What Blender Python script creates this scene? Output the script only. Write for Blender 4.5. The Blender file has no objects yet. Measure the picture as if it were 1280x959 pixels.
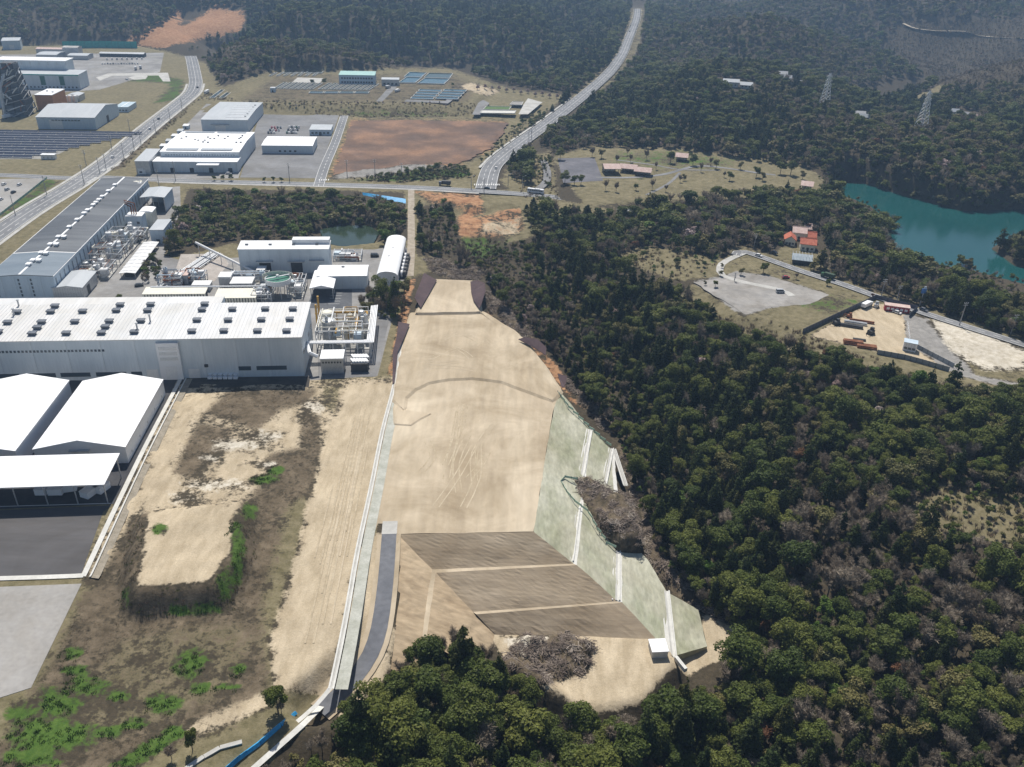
import bpy, math, random
import numpy as np
R = math.radians
rng = np.random.default_rng(7)
random.seed(7)
scene = bpy.context.scene
COL = scene.collection

# ------------------------------------------------------------------ camera
F, PITCH, ROLL, H = 1035.0, R(29), R(2), 170.0
cp, sp, cr, sr = math.cos(PITCH), math.sin(PITCH), math.cos(ROLL), math.sin(ROLL)
AX_X = np.array([1, 0, 0.]); AX_V = np.array([0, -sp, -cp]); AX_F = np.array([0, cp, -sp])
RIGHT = cr * AX_X - sr * AX_V
DOWN = sr * AX_X + cr * AX_V
cam_d = bpy.data.cameras.new('camera'); cam = bpy.data.objects.new('camera', cam_d); COL.objects.link(cam)
cam_d.sensor_width = 36; cam_d.lens = 36 * F / 1280; cam_d.clip_start = 1; cam_d.clip_end = 9000
from mathutils import Matrix, Vector
m = Matrix.Identity(4)
for i in range(3):
    m[i][0] = RIGHT[i]; m[i][1] = -DOWN[i]; m[i][2] = -AX_F[i]
m[2][3] = H
cam.matrix_world = m
scene.camera = cam

# ------------------------------------------------------------------ light
SUN_EL, SUN_AZ = R(57), R(-11)          # azimuth from +Y towards +X: the sun stands behind the scene, a little left
world = bpy.data.worlds.new('World'); scene.world = world; world.use_nodes = True
nt = world.node_tree
sky = nt.nodes.new('ShaderNodeTexSky'); sky.sky_type = 'NISHITA'; sky.sun_disc = False
sky.sun_elevation = SUN_EL; sky.sun_rotation = SUN_AZ; sky.altitude = 150
bg = nt.nodes['Background']; bg.inputs[1].default_value = 0.072
nt.links.new(sky.outputs[0], bg.inputs[0])
sd = bpy.data.lights.new('sun', 'SUN'); sd.energy = 4.8; sd.angle = R(0.5); sd.color = (1, 0.95, 0.87)
sun = bpy.data.objects.new('sun', sd); COL.objects.link(sun)
sdir = Vector((math.sin(SUN_AZ) * math.cos(SUN_EL), math.cos(SUN_AZ) * math.cos(SUN_EL), math.sin(SUN_EL)))
sun.rotation_euler = sdir.to_track_quat('Z', 'Y').to_euler(); sun.location = (0, 0, 300)
vs = scene.view_settings; vs.view_transform = 'Standard'; vs.look = 'None'; vs.exposure = 0.12; vs.gamma = 1; vs.use_curve_mapping = False
try:
    scene.cycles.max_bounces = 5; scene.cycles.diffuse_bounces = 3; scene.cycles.glossy_bounces = 2
    scene.cycles.transparent_max_bounces = 4; scene.cycles.volume_bounces = 0; scene.cycles.caustics_reflective = False
    scene.cycles.use_denoising = True
except Exception:
    pass

# ------------------------------------------------------------------ pixel geometry
def raydir(px, py):
    u = (px - 640) / F; v = (py - 479.5) / F
    return RIGHT * u + DOWN * v + AX_F
def P(px, py, z=0.0):
    d = raydir(px, py); t = (z - H) / d[2]
    return np.array([d[0] * t, d[1] * t, z])
def PY(px, py, Y):                       # point on the pixel's ray at forward distance Y
    d = raydir(px, py); t = Y / d[1]
    return np.array([d[0] * t, Y, H + d[2] * t])
def ht(px, pyb, pyt, z=0.0):             # height of a vertical edge from its foot to the row pyt
    b = P(px, pyb, z)
    lo, hi = 0.0, 120.0
    for _ in range(40):
        mid = (lo + hi) / 2
        if proj(b[0], b[1], z + mid)[1] > pyt: lo = mid
        else: hi = mid
    return lo
def proj(X, Y, Z):
    X, Y, Z = np.asarray(X, float), np.asarray(Y, float), np.asarray(Z, float) - H
    q = X * AX_F[0] + Y * AX_F[1] + Z * AX_F[2]
    q = np.where(q < 1, 1, q)
    u = (X * RIGHT[0] + Y * RIGHT[1] + Z * RIGHT[2]) / q
    v = (X * DOWN[0] + Y * DOWN[1] + Z * DOWN[2]) / q
    return 640 + F * u, 479.5 + F * v
def inpoly(px, py, poly):
    px = np.asarray(px); py = np.asarray(py)
    ins = np.zeros(px.shape, bool); n = len(poly)
    for i in range(n):
        x1, y1 = poly[i][:2]; x2, y2 = poly[(i + 1) % n][:2]
        c = ((y1 > py) != (y2 > py)) & (px < (x2 - x1) * (py - y1) / ((y2 - y1) or 1e-9) + x1)
        ins ^= c
    return ins
def segdist(px, py, pts, closed=True):
    d = np.full(np.shape(px), 1e9); tt = np.zeros(np.shape(px)); n = len(pts)
    for i in range(n if closed else n - 1):
        x1, y1 = pts[i][:2]; x2, y2 = pts[(i + 1) % n][:2]
        dx, dy = x2 - x1, y2 - y1; L2 = dx * dx + dy * dy + 1e-9
        t = np.clip(((px - x1) * dx + (py - y1) * dy) / L2, 0, 1)
        dd = np.hypot(px - x1 - t * dx, py - y1 - t * dy)
        k = dd < d
        d = np.where(k, dd, d); tt = np.where(k, i + t, tt)
    return d, tt
def sstep(x):
    x = np.clip(x, 0, 1); return x * x * (3 - 2 * x)
def vnoise(x, y, s, seed=0):
    x = np.asarray(x) / s; y = np.asarray(y) / s
    xi = np.floor(x).astype(np.int64); yi = np.floor(y).astype(np.int64); fx = x - xi; fy = y - yi
    fx = fx * fx * (3 - 2 * fx); fy = fy * fy * (3 - 2 * fy)
    def hsh(a, b):
        n = (a * 374761393 + b * 668265263 + seed * 1274126177) & 0x7fffffff
        n = ((n ^ (n >> 13)) * 1274126177) & 0x7fffffff
        return ((n ^ (n >> 16)) & 0xffff) / 65535.0
    return (hsh(xi, yi) * (1 - fx) + hsh(xi + 1, yi) * fx) * (1 - fy) + (hsh(xi, yi + 1) * (1 - fx) + hsh(xi + 1, yi + 1) * fx) * fy

# ------------------------------------------------------------------ terrain height
def hill(px, pyb, zb, py, slope):
    b = P(px, pyb, zb); d = raydir(px, py); k = -d[2] / d[1]
    Y = (H - zb + slope * b[1]) / (slope + k)
    return PY(px, py, Y)
CPT = []
for q in [(0, 480), (-200, 480), (0, 300), (100, 250), (400, 300), (300, 230), (500, 240), (0, 700), (150, 850), (380, 800), (-250, 850), (-300, 300),
          (600, 235), (490, 360), (100, 200), (220, 110), (50, 130), (100, 70), (-100, 120), (-100, 70), (400, 190), (600, 170)]:
    CPT.append(P(*q, 0.0))
for q in [(350, 110, 7), (450, 110, 7), (560, 100, 7), (640, 125, 3), (300, 960, -3), (150, 1010, -3), (-100, 1000, -1),
          (730, 215, 1), (800, 200, 2), (880, 205, 2), (980, 215, 1), (900, 260, -2), (800, 300, -4), (700, 340, -4), (640, 300, -3),
          (760, 430, -8), (820, 520, -12), (900, 420, -8), (900, 600, -14), (860, 700, -17), (1000, 520, -9), (1000, 700, -13), (1100, 600, -8),
          (1100, 800, -15), (1250, 700, -8), (1250, 900, -14), (1250, 560, -6), (960, 830, -19), (900, 900, -20), (1000, 950, -20), (720, 330, -4),
          (760, 850, -17), (690, 900, -16), (600, 900, -12), (500, 930, -9), (560, 840, -12), (420, 920, -6), (400, 1050, -9), (700, 1050, -18), (1000, 1100, -20), (1300, 1100, -16),
          (1080, 400, -4), (950, 365, -4), (1240, 440, -4), (950, 310, -3), (1010, 300, -2), (1000, 250, 0), (1100, 330, -6), (1200, 370, -6), (1050, 300, -5),
          (1150, 275, -8), (1220, 300, -8), (1080, 240, -4), (1340, 300, -8), (1400, 500, -2), (1500, 350, 5),
          (700, 140, 1), (770, 80, 12), (640, 190, 0), (680, 185, 0)]:
    CPT.append(P(*q))
for px in (-160, -40, 80, 200, 300):
    for py in (30, 0): CPT.append(hill(px, 55 if px < 150 else 62, 0, py, 0.30))
for px in (360, 460, 560, 660):
    for py in (55, 25, 0): CPT.append(hill(px, 88, 8, py, 0.21))
CPT += [PY(795, 10, 1680), PY(740, 45, 1330), PY(840, 40, 1500), PY(840, 5, 1800)]
for px, pyb, zb in ((860, 190, 3), (960, 205, 3)):
    for py in (150, 110, 75): CPT.append(hill(px, pyb, zb, py, 0.12))
CPT += [PY(985, 96, 1180), PY(1085, 147, 900), PY(1220, 147, 880), PY(960, 50, 1500), PY(960, 10, 1850), PY(1060, 60, 1400), PY(1060, 5, 1900),
        PY(1160, 100, 1080), PY(1160, 50, 1350), PY(1160, 5, 1750), PY(1280, 90, 1100), PY(1280, 40, 1350), PY(1280, 0, 1650), PY(1400, 60, 1250), PY(1400, 10, 1500),
        PY(1150, 170, 735), PY(1230, 180, 720), PY(1050, 150, 800), PY(1000, 140, 840), PY(1100, 215, 630), PY(1200, 240, 610)]
CPT += [np.array(q, float) for q in [(-1500, 2200, 150), (-600, 2200, 150), (0, 2300, 140), (500, 2500, 110), (1100, 2400, 130), (2000, 2200, 140), (-2000, 1200, 60), (-2400, 3000, 160),
        (0, 3000, 170), (1500, 3000, 170), (2400, 3000, 160), (2000, 900, 50), (2400, 200, 40), (-2000, 300, 10), (-1000, -250, -5), (1000, -250, -10), (0, -250, -15), (0, 60, -14), (300, 100, -20), (-250, 60, -4), (800, 150, -5), (-900, 400, 0)]]
CPT = np.array(CPT)
def tps_fit(c):
    n = len(c); xy = c[:, :2] / 200; d = np.hypot(xy[:, None, 0] - xy[None, :, 0], xy[:, None, 1] - xy[None, :, 1])
    K = np.where(d > 0, d * d * np.log(d + 1e-12), 0) + np.eye(n) * 0.02
    Q = np.c_[np.ones(n), xy]; A = np.zeros((n + 3, n + 3)); A[:n, :n] = K; A[:n, n:] = Q; A[n:, :n] = Q.T
    return np.linalg.solve(A, np.r_[c[:, 2], 0, 0, 0])
TW = tps_fit(CPT)
def tps(x, y):
    x = np.asarray(x, float) / 200; y = np.asarray(y, float) / 200; n = len(CPT)
    o = TW[n] + TW[n + 1] * x + TW[n + 2] * y
    for i in range(n):
        d2 = (x - CPT[i, 0] / 200) ** 2 + (y - CPT[i, 1] / 200) ** 2
        o = o + TW[i] * np.where(d2 > 0, 0.5 * d2 * np.log(d2 + 1e-12), 0)
    return o
def wpoly(pts, z): return [tuple(P(p[0], p[1], z if len(p) < 3 else p[2])[:2]) for p in pts]
FLATS = []                               # (world polygon, level, blend width)
def flat(pts, z, blend): FLATS.append((wpoly(pts, z), z, blend))
flat([(-700, 1100), (-600, 220), (-300, 58), (90, 57), (175, 57), (262, 76), (275, 112), (330, 138), (640, 148), (610, 228), (765, 256), (770, 266), (655, 258), (522, 260), (508, 345), (497, 478), (440, 842), (395, 895), (250, 925), (150, 1100)], 0, 14)
flat([(275, 128), (345, 91), (560, 88), (612, 100), (585, 131), (430, 131)], 7, 16)
flat([(600, 132), (625, 118), (705, 122), (660, 148), (610, 150)], 2.5, 8)
flat([(690, 205), (750, 190), (850, 192), (1000, 212), (1010, 228), (860, 246), (740, 250)], 2, 22)
flat([(868, 345), (928, 325), (1000, 342), (1285, 437), (1290, 480), (1190, 465), (1010, 420), (932, 393)], -4, 10)
flat([(985, 318), (1000, 296), (1035, 300), (1040, 335), (1000, 330)], -3, 10)
LAKE = [(1042, 233), (1062, 229), (1110, 246), (1200, 271), (1300, 268), (1420, 275), (1420, 410), (1290, 366), (1235, 346), (1180, 322), (1128, 306), (1132, 288), (1095, 272), (1056, 262)]
flat(LAKE, -11.5, 10)
flat([(1248, 306), (1290, 288), (1340, 290), (1340, 328), (1275, 326)], -5, 7)
POND = [(392, 290), (420, 283), (460, 284), (474, 292), (466, 306), (430, 310), (398, 304)]
flat(POND, -3.4, 7)
flat([(572, 262), (640, 262), (652, 282), (620, 296), (575, 294)], -2.5, 4)
SITE_TOP = [(524, 350), (612, 350), (604, 392), (655, 425), (700, 488), (690, 520), (667, 667), (494, 672), (470, 690), (440, 800), (416, 862), (408, 866), (425, 830), (470, 590), (497, 470), (512, 395)]
flat(SITE_TOP, -0.12, 3)
flat([(182, 640), (298, 628), (292, 690), (262, 728), (172, 734), (168, 700)], 7.0, 6.5)
flat([(640, 826), (700, 806), (738, 812), (735, 840), (690, 852)], -8.5, 8)
flat([(498, 676, -3), (660, 672, -3), (700, 505, -3), (765, 568, -9), (745, 640, -10), (790, 690, -13), (868, 770, -18), (876, 806, -19), (840, 822, -20), (760, 795, -20), (640, 790, -20), (540, 800, -16), (492, 790, -8)], -19.5, 4)
flat([(600, 800), (690, 796), (822, 800), (840, 826), (800, 870), (740, 880), (700, 858), (650, 830)], -14.0, 6)
flat([(712, 604, -5), (735, 600, -5), (780, 624, -6), (797, 676, -8), (776, 680, -8), (754, 662, -8), (730, 632, -7)], -5.4, 5)
CORR = []                                # roads that carry their own level: (world polyline with z, half width, blend)
def corr(pts, hw, blend): CORR.append(([P(*p) for p in pts], hw, blend))
ROAD_N = [(607, 236, 0), (614, 211, 0), (628, 196, 0), (652, 177.5, 0), (684.5, 154, 0), (724, 123.5, 2), (761, 91, 9), (777, 69, 14), (784, 53, 19), (795, 25, 31), (797, 11, 39)]
corr([(q[0], q[1], q[2] - .8) for q in ROAD_N], 15, 30)
CORR.append(([P(q[0], q[1], q[2] - 1.5) for q in ROAD_N[4:]], 15, 130))
ROAD_E = [(900, 345, -4), (905, 330, -4), (920, 319, -3.6), (932, 315, -3.5), (1002, 339, -3.5), (1055, 356, -3.5), (1102, 373, -3.5), (1160, 393, -3.5), (1280, 431, -3.5), (1400, 470, -3)]
corr([(q[0], q[1], q[2] - .4) for q in ROAD_E[2:]], 7, 9)
RAMP_PX = [(486.5, 668, 0), (483.5, 710, -.5), (480, 745, -1.1), (474, 785, -2), (463, 818, -3), (443, 848, -4), (418, 874, -4.6), (400, 890, -5)]
corr([(q[0], q[1], q[2] - .25) for q in RAMP_PX[1:]], 4, 5)
def height(x, y):
    x = np.asarray(x, float); y = np.asarray(y, float)
    far = sstep((y - 850) / 450)
    h = tps(x, y) + 5 * (vnoise(x, y, 90, 1) - .5) + 2.5 * (vnoise(x, y, 35, 2) - .5) + far * (105 * (np.abs(vnoise(x, y, 340, 3) - .5) * 2 - .5) + 24 * (np.abs(vnoise(x, y, 120, 4) - .5) * 2 - .4))
    for poly, z, bl in FLATS:
        a = np.array(poly); k = (x > a[:, 0].min() - bl) & (x < a[:, 0].max() + bl) & (y > a[:, 1].min() - bl) & (y < a[:, 1].max() + bl)
        if not k.any(): continue
        xs, ys = x[k], y[k]; d, _ = segdist(xs, ys, poly); d = np.where(inpoly(xs, ys, poly), 0, d)
        w = sstep(1 - d / bl); h[k] = h[k] * (1 - w) + z * w
    for pts, hw, bl in CORR:
        zs = np.array([p[2] for p in pts]); d, t = segdist(x, y, [p[:2] for p in pts], False)
        zz = np.interp(t, np.arange(len(pts)), zs); w = sstep(1 - (d - hw) / bl); h = h * (1 - w) + zz * w
    return h
def h1(x, y): return float(height(np.array([x]), np.array([y]))[0])
def G(px, py):                           # where the pixel's ray meets the terrain
    d = raydir(px, py); t = np.linspace(100 / d[1], 2600 / d[1], 1500)
    hh = height(d[0] * t, d[1] * t); k = np.argmax(H + d[2] * t < hh)
    t0, t1 = t[max(k - 1, 0)], t[k]; t = np.linspace(t0, t1, 12); hh = height(d[0] * t, d[1] * t); k = np.argmax(H + d[2] * t <= hh)
    return np.array([d[0] * t[k], d[1] * t[k], hh[k]])

# ------------------------------------------------------------------ materials
MATS = {}
def M(name, c1, c2=None, scale=.3, rough=.85, c3=None, fine=.18, fscale=6, stretch=(1, 1, 1), rot=0, bump=0, metal=0, spec=.3, lo=.36, hi=.64, rand=0, tracks=0, trot=0, big=0):
    if name in MATS: return MATS[name]
    mt = bpy.data.materials.new(name); mt.use_nodes = True; n = mt.node_tree.nodes; l = mt.node_tree.links
    b = n['Principled BSDF']; b.inputs['Roughness'].default_value = rough; b.inputs['Metallic'].default_value = metal
    b.inputs['Specular IOR Level'].default_value = spec
    c2 = c2 or tuple(min(1, v * 1.18) for v in c1)
    tc = n.new('ShaderNodeTexCoord'); mp = n.new('ShaderNodeMapping'); mp.inputs['Scale'].default_value = stretch; mp.inputs['Rotation'].default_value = (0, 0, rot)
    l.new(tc.outputs['Object'], mp.inputs[0])
    nz = n.new('ShaderNodeTexNoise'); nz.inputs['Scale'].default_value = scale; nz.inputs['Detail'].default_value = 6; nz.inputs['Roughness'].default_value = .6
    l.new(mp.outputs[0], nz.inputs['Vector'])
    rp = n.new('ShaderNodeValToRGB'); e = rp.color_ramp.elements; e[0].position = lo; e[0].color = (*c1, 1); e[1].position = hi; e[1].color = (*c2, 1)
    if c3: q = e.new((lo + hi) / 2); q.color = (*c3, 1)
    l.new(nz.outputs['Fac'], rp.inputs[0])
    n2 = n.new('ShaderNodeTexNoise'); n2.inputs['Scale'].default_value = scale * fscale; n2.inputs['Detail'].default_value = 5; l.new(mp.outputs[0], n2.inputs['Vector'])
    mr = n.new('ShaderNodeMapRange'); mr.inputs[3].default_value = 1 - fine * 2; mr.inputs[4].default_value = 1 + fine * 2; l.new(n2.outputs['Fac'], mr.inputs[0])
    mx = n.new('ShaderNodeMix'); mx.data_type = 'RGBA'; mx.blend_type = 'MULTIPLY'; mx.inputs[0].default_value = 1
    l.new(rp.outputs[0], mx.inputs[6]); l.new(mr.outputs[0], mx.inputs[7])
    out = mx.outputs[2]
    if rand:
        oi = n.new('ShaderNodeObjectInfo'); m2 = n.new('ShaderNodeMapRange'); m2.inputs[3].default_value = 1 - rand; m2.inputs[4].default_value = 1 + rand; l.new(oi.outputs['Random'], m2.inputs[0])
        my = n.new('ShaderNodeMix'); my.data_type = 'RGBA'; my.blend_type = 'MULTIPLY'; my.inputs[0].default_value = 1; l.new(out, my.inputs[6]); l.new(m2.outputs[0], my.inputs[7]); out = my.outputs[2]
    if big:
        n5 = n.new('ShaderNodeTexNoise'); n5.inputs['Scale'].default_value = .035; n5.inputs['Detail'].default_value = 7; n5.inputs['Roughness'].default_value = .68; n5.inputs['Distortion'].default_value = .8; l.new(tc.outputs['Object'], n5.inputs['Vector'])
        r5 = n.new('ShaderNodeValToRGB'); r5.color_ramp.elements[0].position = .32; r5.color_ramp.elements[0].color = (1 - big, (1 - big) * .96, (1 - big) * .9, 1); r5.color_ramp.elements[1].position = .68; r5.color_ramp.elements[1].color = (1 + big * .5, 1 + big * .55, 1 + big * .7, 1); l.new(n5.outputs['Fac'], r5.inputs[0])
        m5 = n.new('ShaderNodeMix'); m5.data_type = 'RGBA'; m5.blend_type = 'MULTIPLY'; m5.inputs[0].default_value = 1; l.new(out, m5.inputs[6]); l.new(r5.outputs[0], m5.inputs[7]); out = m5.outputs[2]
    if tracks:
        m3 = n.new('ShaderNodeMapping'); m3.inputs['Rotation'].default_value = (0, 0, trot); l.new(tc.outputs['Object'], m3.inputs[0])
        wv = n.new('ShaderNodeTexWave'); wv.inputs['Scale'].default_value = .16; wv.inputs['Distortion'].default_value = 9; wv.inputs['Detail'].default_value = 4; wv.inputs['Detail Scale'].default_value = .35; wv.inputs['Detail Roughness'].default_value = .75; l.new(m3.outputs[0], wv.inputs['Vector'])
        m4 = n.new('ShaderNodeMapRange'); m4.inputs[3].default_value = 1 - tracks; m4.inputs[4].default_value = 1 + tracks * .6; l.new(wv.outputs['Fac'], m4.inputs[0])
        mz = n.new('ShaderNodeMix'); mz.data_type = 'RGBA'; mz.blend_type = 'MULTIPLY'; mz.inputs[0].default_value = 1; l.new(out, mz.inputs[6]); l.new(m4.outputs[0], mz.inputs[7]); out = mz.outputs[2]
    l.new(out, b.inputs['Base Color'])
    if bump:
        bp = n.new('ShaderNodeBump'); bp.inputs['Strength'].default_value = 1; bp.inputs['Distance'].default_value = bump; l.new(n2.outputs['Fac'], bp.inputs['Height']); l.new(bp.outputs[0], b.inputs['Normal'])
    MATS[name] = mt; return mt
def leaf_mat(name, cols, rough=.55, trans=.36):
    mt = bpy.data.materials.new(name); mt.use_nodes = True; n = mt.node_tree.nodes; l = mt.node_tree.links; b = n['Principled BSDF']
    b.inputs['Roughness'].default_value = rough; b.inputs['Specular IOR Level'].default_value = .2
    oi = n.new('ShaderNodeObjectInfo'); rp = n.new('ShaderNodeValToRGB'); e = rp.color_ramp.elements
    e[0].color = (*cols[0], 1); e[1].color = (*cols[-1], 1)
    for i, c in enumerate(cols[1:-1]): q = e.new((i + 1) / (len(cols) - 1)); q.color = (*c, 1)
    l.new(oi.outputs['Random'], rp.inputs[0])
    tc = n.new('ShaderNodeTexCoord'); nz = n.new('ShaderNodeTexNoise'); nz.inputs['Scale'].default_value = 1.4; nz.inputs['Detail'].default_value = 3; l.new(tc.outputs['Object'], nz.inputs['Vector'])
    mr = n.new('ShaderNodeMapRange'); mr.inputs[1].default_value = .3; mr.inputs[2].default_value = .7; mr.inputs[3].default_value = .55; mr.inputs[4].default_value = 1.4; l.new(nz.outputs['Fac'], mr.inputs[0])
    mx = n.new('ShaderNodeMix'); mx.data_type = 'RGBA'; mx.blend_type = 'MULTIPLY'; mx.inputs[0].default_value = 1; l.new(rp.outputs[0], mx.inputs[6]); l.new(mr.outputs[0], mx.inputs[7])
    l.new(mx.outputs[2], b.inputs['Base Color'])
    if trans:
        tr = n.new('ShaderNodeBsdfTranslucent'); l.new(mx.outputs[2], tr.inputs[0]); ms = n.new('ShaderNodeMixShader'); ms.inputs[0].default_value = trans
        l.new(b.outputs[0], ms.inputs[1]); l.new(tr.outputs[0], ms.inputs[2]); l.new(ms.outputs[0], n['Material Output'].inputs[0])
    MATS[name] = mt; return mt
ROOFW = M('white_seam_roof', (.6, .61, .61), (.71, .715, .72), .25, .5, fine=.06, stretch=(1, .12, 1), big=.06)
RIBM = M('roof_seam', (.44, .46, .48), (.5, .51, .53), .2, .5)
WHITE = M('white_metal', (.74, .75, .76), (.8, .8, .8), .15, .45, fine=.03)
BRIGHT = M('white_membrane', (.86, .87, .88), (.9, .9, .9), .1, .6, fine=.02)
WALLW = M('white_panel', (.55, .61, .65), (.66, .71, .74), .25, .55, fine=.05, stretch=(1, 1, .12))
WALLB = M('pale_blue_panel', (.46, .55, .63), (.56, .65, .72), .3, .55, fine=.06, stretch=(1, 1, .12))
GREYR = M('grey_roof', (.42, .45, .47), (.5, .52, .54), .06, .5, fine=.06, stretch=(1, .2, 1))
DARKR = M('dark_roof', (.055, .065, .075), (.13, .14, .15), .035, .5, fine=.12, stretch=(.35, 2.2, 1), c3=(.085, .093, .105))
BLUER = M('slate_blue_roof', (.14, .18, .22), (.2, .24, .28), .05, .5, fine=.06, stretch=(.4, 1.5, 1))
CREAM = M('cream_paint', (.72, .69, .58), (.78, .75, .65), .2, .6, fine=.05)
GLASS = M('window_glass', (.05, .07, .09), (.08, .1, .12), .3, .12, spec=.6, fine=.05)
DARK = M('dark_steel', (.045, .047, .05), (.075, .075, .078), .4, .6)
GALV = M('galvanised_steel', (.42, .44, .46), (.55, .56, .57), .5, .4, metal=.4)
STEELW = M('painted_steel', (.7, .7, .7), (.78, .78, .76), .6, .45, fine=.08)
RUST = M('rusty_steel', (.19, .07, .035), (.33, .15, .08), .6, .8)
YELLOW = M('ochre_paint', (.42, .24, .04), (.55, .33, .08), .6, .6)
CONC = M('concrete', (.40, .39, .36), (.52, .51, .48), .12, .9, fine=.1)
CONCW = M('pale_concrete', (.56, .55, .51), (.66, .65, .61), .2, .9, fine=.08)
YARD = M('yard_concrete', (.22, .215, .21), (.32, .315, .305), .04, .9, fine=.12, fscale=9, big=.2)
LOT = M('lot_asphalt', (.17, .17, .172), (.25, .25, .252), .03, .9, fine=.1, fscale=12, big=.2)
ASPH = M('road_asphalt', (.17, .172, .178), (.235, .238, .245), .05, .9, fine=.08, fscale=10)
ASPHD = M('fresh_asphalt', (.075, .073, .075), (.12, .115, .115), .03, .9, fine=.1, stretch=(.25, 1.6, 1), fscale=10, big=.22)
PAINT = M('road_paint', (.7, .7, .68), (.8, .8, .78), 2, .7)
SANDC = M('light_pad', (.30, .292, .278), (.37, .36, .345), .05, .95, fine=.1, fscale=14, big=.12)
SOIL = M('graded_soil', (.41, .33, .225), (.56, .475, .345), .05, .95, c3=(.5, .415, .295), fine=.11, fscale=9, stretch=(1, .14, 1), lo=.3, hi=.7, rot=R(8), bump=.08, big=.3)
SOIL2 = M('graded_soil_cross', (.39, .31, .205), (.56, .47, .34), .05, .95, c3=(.485, .4, .28), fine=.12, fscale=9, stretch=(1, .14, 1), lo=.3, hi=.7, rot=R(-28), bump=.1, big=.32)
SOILB = M('embankment_brown', (.27, .213, .145), (.41, .335, .24), .06, .95, c3=(.34, .272, .19), fine=.12, fscale=12, stretch=(.3, 2, 2.6), bump=.04, big=.2, lo=.28, hi=.72)
SOILL = M('side_slope_brown', (.33, .245, .155), (.46, .36, .24), .06, .95, fine=.2, fscale=8, stretch=(.5, 1.5, 1), rot=R(-35), bump=.06)
GREENS = M('sprayed_green', (.33, .34, .235), (.5, .49, .39), .06, .95, c3=(.425, .42, .32), fine=.2, fscale=10, stretch=(1.6, .6, 1), bump=.05, big=.18)
TARP = M('maroon_cover', (.07, .046, .05), (.1, .068, .07), .1, .9, fine=.15)
BLUE = M('blue_sheet', (.03, .28, .58), (.06, .42, .75), .5, .5, fine=.2)
NETG = M('green_net', (.36, .5, .4), (.45, .58, .48), .3, .8)
TEAL = M('teal_sheet', (.02, .34, .32), (.05, .45, .42), .3, .7)
ORANGE = M('orange_wall', (.5, .22, .08), (.58, .27, .11), .2, .7)
REDR = M('red_tile', (.38, .1, .06), (.52, .17, .1), .8, .8, fine=.2)
PINKR = M('faded_pink_roof', (.5, .36, .32), (.62, .48, .43), .5, .8, fine=.15)
CRIM = M('crimson_paint', (.3, .02, .04), (.38, .04, .06), .5, .5)
SOLAR = M('solar_cell', (.012, .018, .035), (.025, .032, .055), .8, .2, spec=.6)
WATER = M('lake_water', (.008, .066, .068), (.011, .08, .078), .01, .12, spec=.3, fine=.06, bump=.05, fscale=60)
PONDW = M('pond_water', (.025, .042, .026), (.035, .055, .033), .05, .12, spec=.5, bump=.02)
BASIN = M('basin_water', (.03, .085, .115), (.05, .12, .155), .1, .1, spec=.5)
GREENW = M('thickener_water', (.07, .2, .15), (.1, .25, .18), .2, .2)
BARK = M('bark', (.09, .07, .05), (.15, .12, .09), 2, .9)
TWIG = leaf_mat('bare_twigs', [(.25, .2, .15), (.32, .265, .2), (.22, .185, .145), (.34, .28, .21)], .9, 0)
LEAFD = leaf_mat('evergreen_leaves', [(.065, .094, .019), (.1, .13, .026), (.155, .172, .036), (.08, .11, .022), (.18, .195, .044), (.118, .148, .029)])
LEAFC = leaf_mat('cedar_needles', [(.036, .056, .015), (.058, .078, .018), (.045, .06, .018), (.09, .092, .022)], .7, .26)
LEAFG = leaf_mat('fresh_leaves', [(.10, .18, .025), (.15, .22, .04), (.12, .16, .04)], .5, .3)
LEAFO = leaf_mat('olive_leaves', [(.14, .135, .045), (.19, .165, .06), (.13, .13, .05)], .6, .2)
BLOSS = leaf_mat('pale_blossom', [(.5, .4, .38), (.42, .31, .28), (.55, .48, .44)], .8, .2)
RUSSET = leaf_mat('russet_leaves', [(.16, .075, .04), (.2, .11, .05)], .8, .2)
GRASSM = leaf_mat('grass_blades', [(.05, .11, .014), (.075, .13, .02), (.05, .085, .018)], .7, .2)
WEEDM = leaf_mat('dry_weeds', [(.16, .11, .075), (.22, .16, .1), (.12, .085, .06), (.28, .21, .14)], .9, .1)
BRUSH = leaf_mat('cut_branches', [(.14, .11, .09), (.24, .195, .16), (.36, .31, .26)], .95, 0)
CARS = [M('car_' + n, c, c, 1, .3, spec=.6, fine=.01) for n, c in (('white', (.78, .78, .78)), ('black', (.02, .02, .025)), ('silver', (.45, .46, .48)), ('grey', (.15, .16, .18)), ('red', (.35, .03, .04)), ('green', (.05, .13, .07)), ('blue', (.05, .1, .3)))]
TYRE = M('tyre', (.02, .02, .02), (.03, .03, .03), 1, .9)

# ------------------------------------------------------------------ mesh helpers
def mesh_data(name, V, Fc, mats, fm=None, smooth=False):
    me = bpy.data.meshes.new(name); me.from_pydata([tuple(map(float, v)) for v in V], [], [tuple(f) for f in Fc])
    for mt in (mats if isinstance(mats, (list, tuple)) else [mats]): me.materials.append(mt)
    if fm is not None: me.polygons.foreach_set('material_index', fm)
    if smooth: me.polygons.foreach_set('use_smooth', [True] * len(me.polygons))
    me.update(); return me
def link(name, me, parent=None, loc=(0, 0, 0), rz=0):
    o = bpy.data.objects.new(name, me); COL.objects.link(o); o.location = loc
    if rz: o.rotation_euler = (0, 0, rz)
    if parent: o.parent = parent
    return o
def tag(o, label, cat, group=None, kind=None):
    if label: o['label'] = label
    if cat: o['category'] = cat
    if group: o['group'] = group
    if kind: o['kind'] = kind
    return o
def thing(name, label, cat, loc=(0, 0, 0), rz=0, group=None):
    o = bpy.data.objects.new(name, None); COL.objects.link(o); o.location = loc; o.rotation_euler = (0, 0, rz); o.empty_display_size = 1
    return tag(o, label, cat, group)
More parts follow.
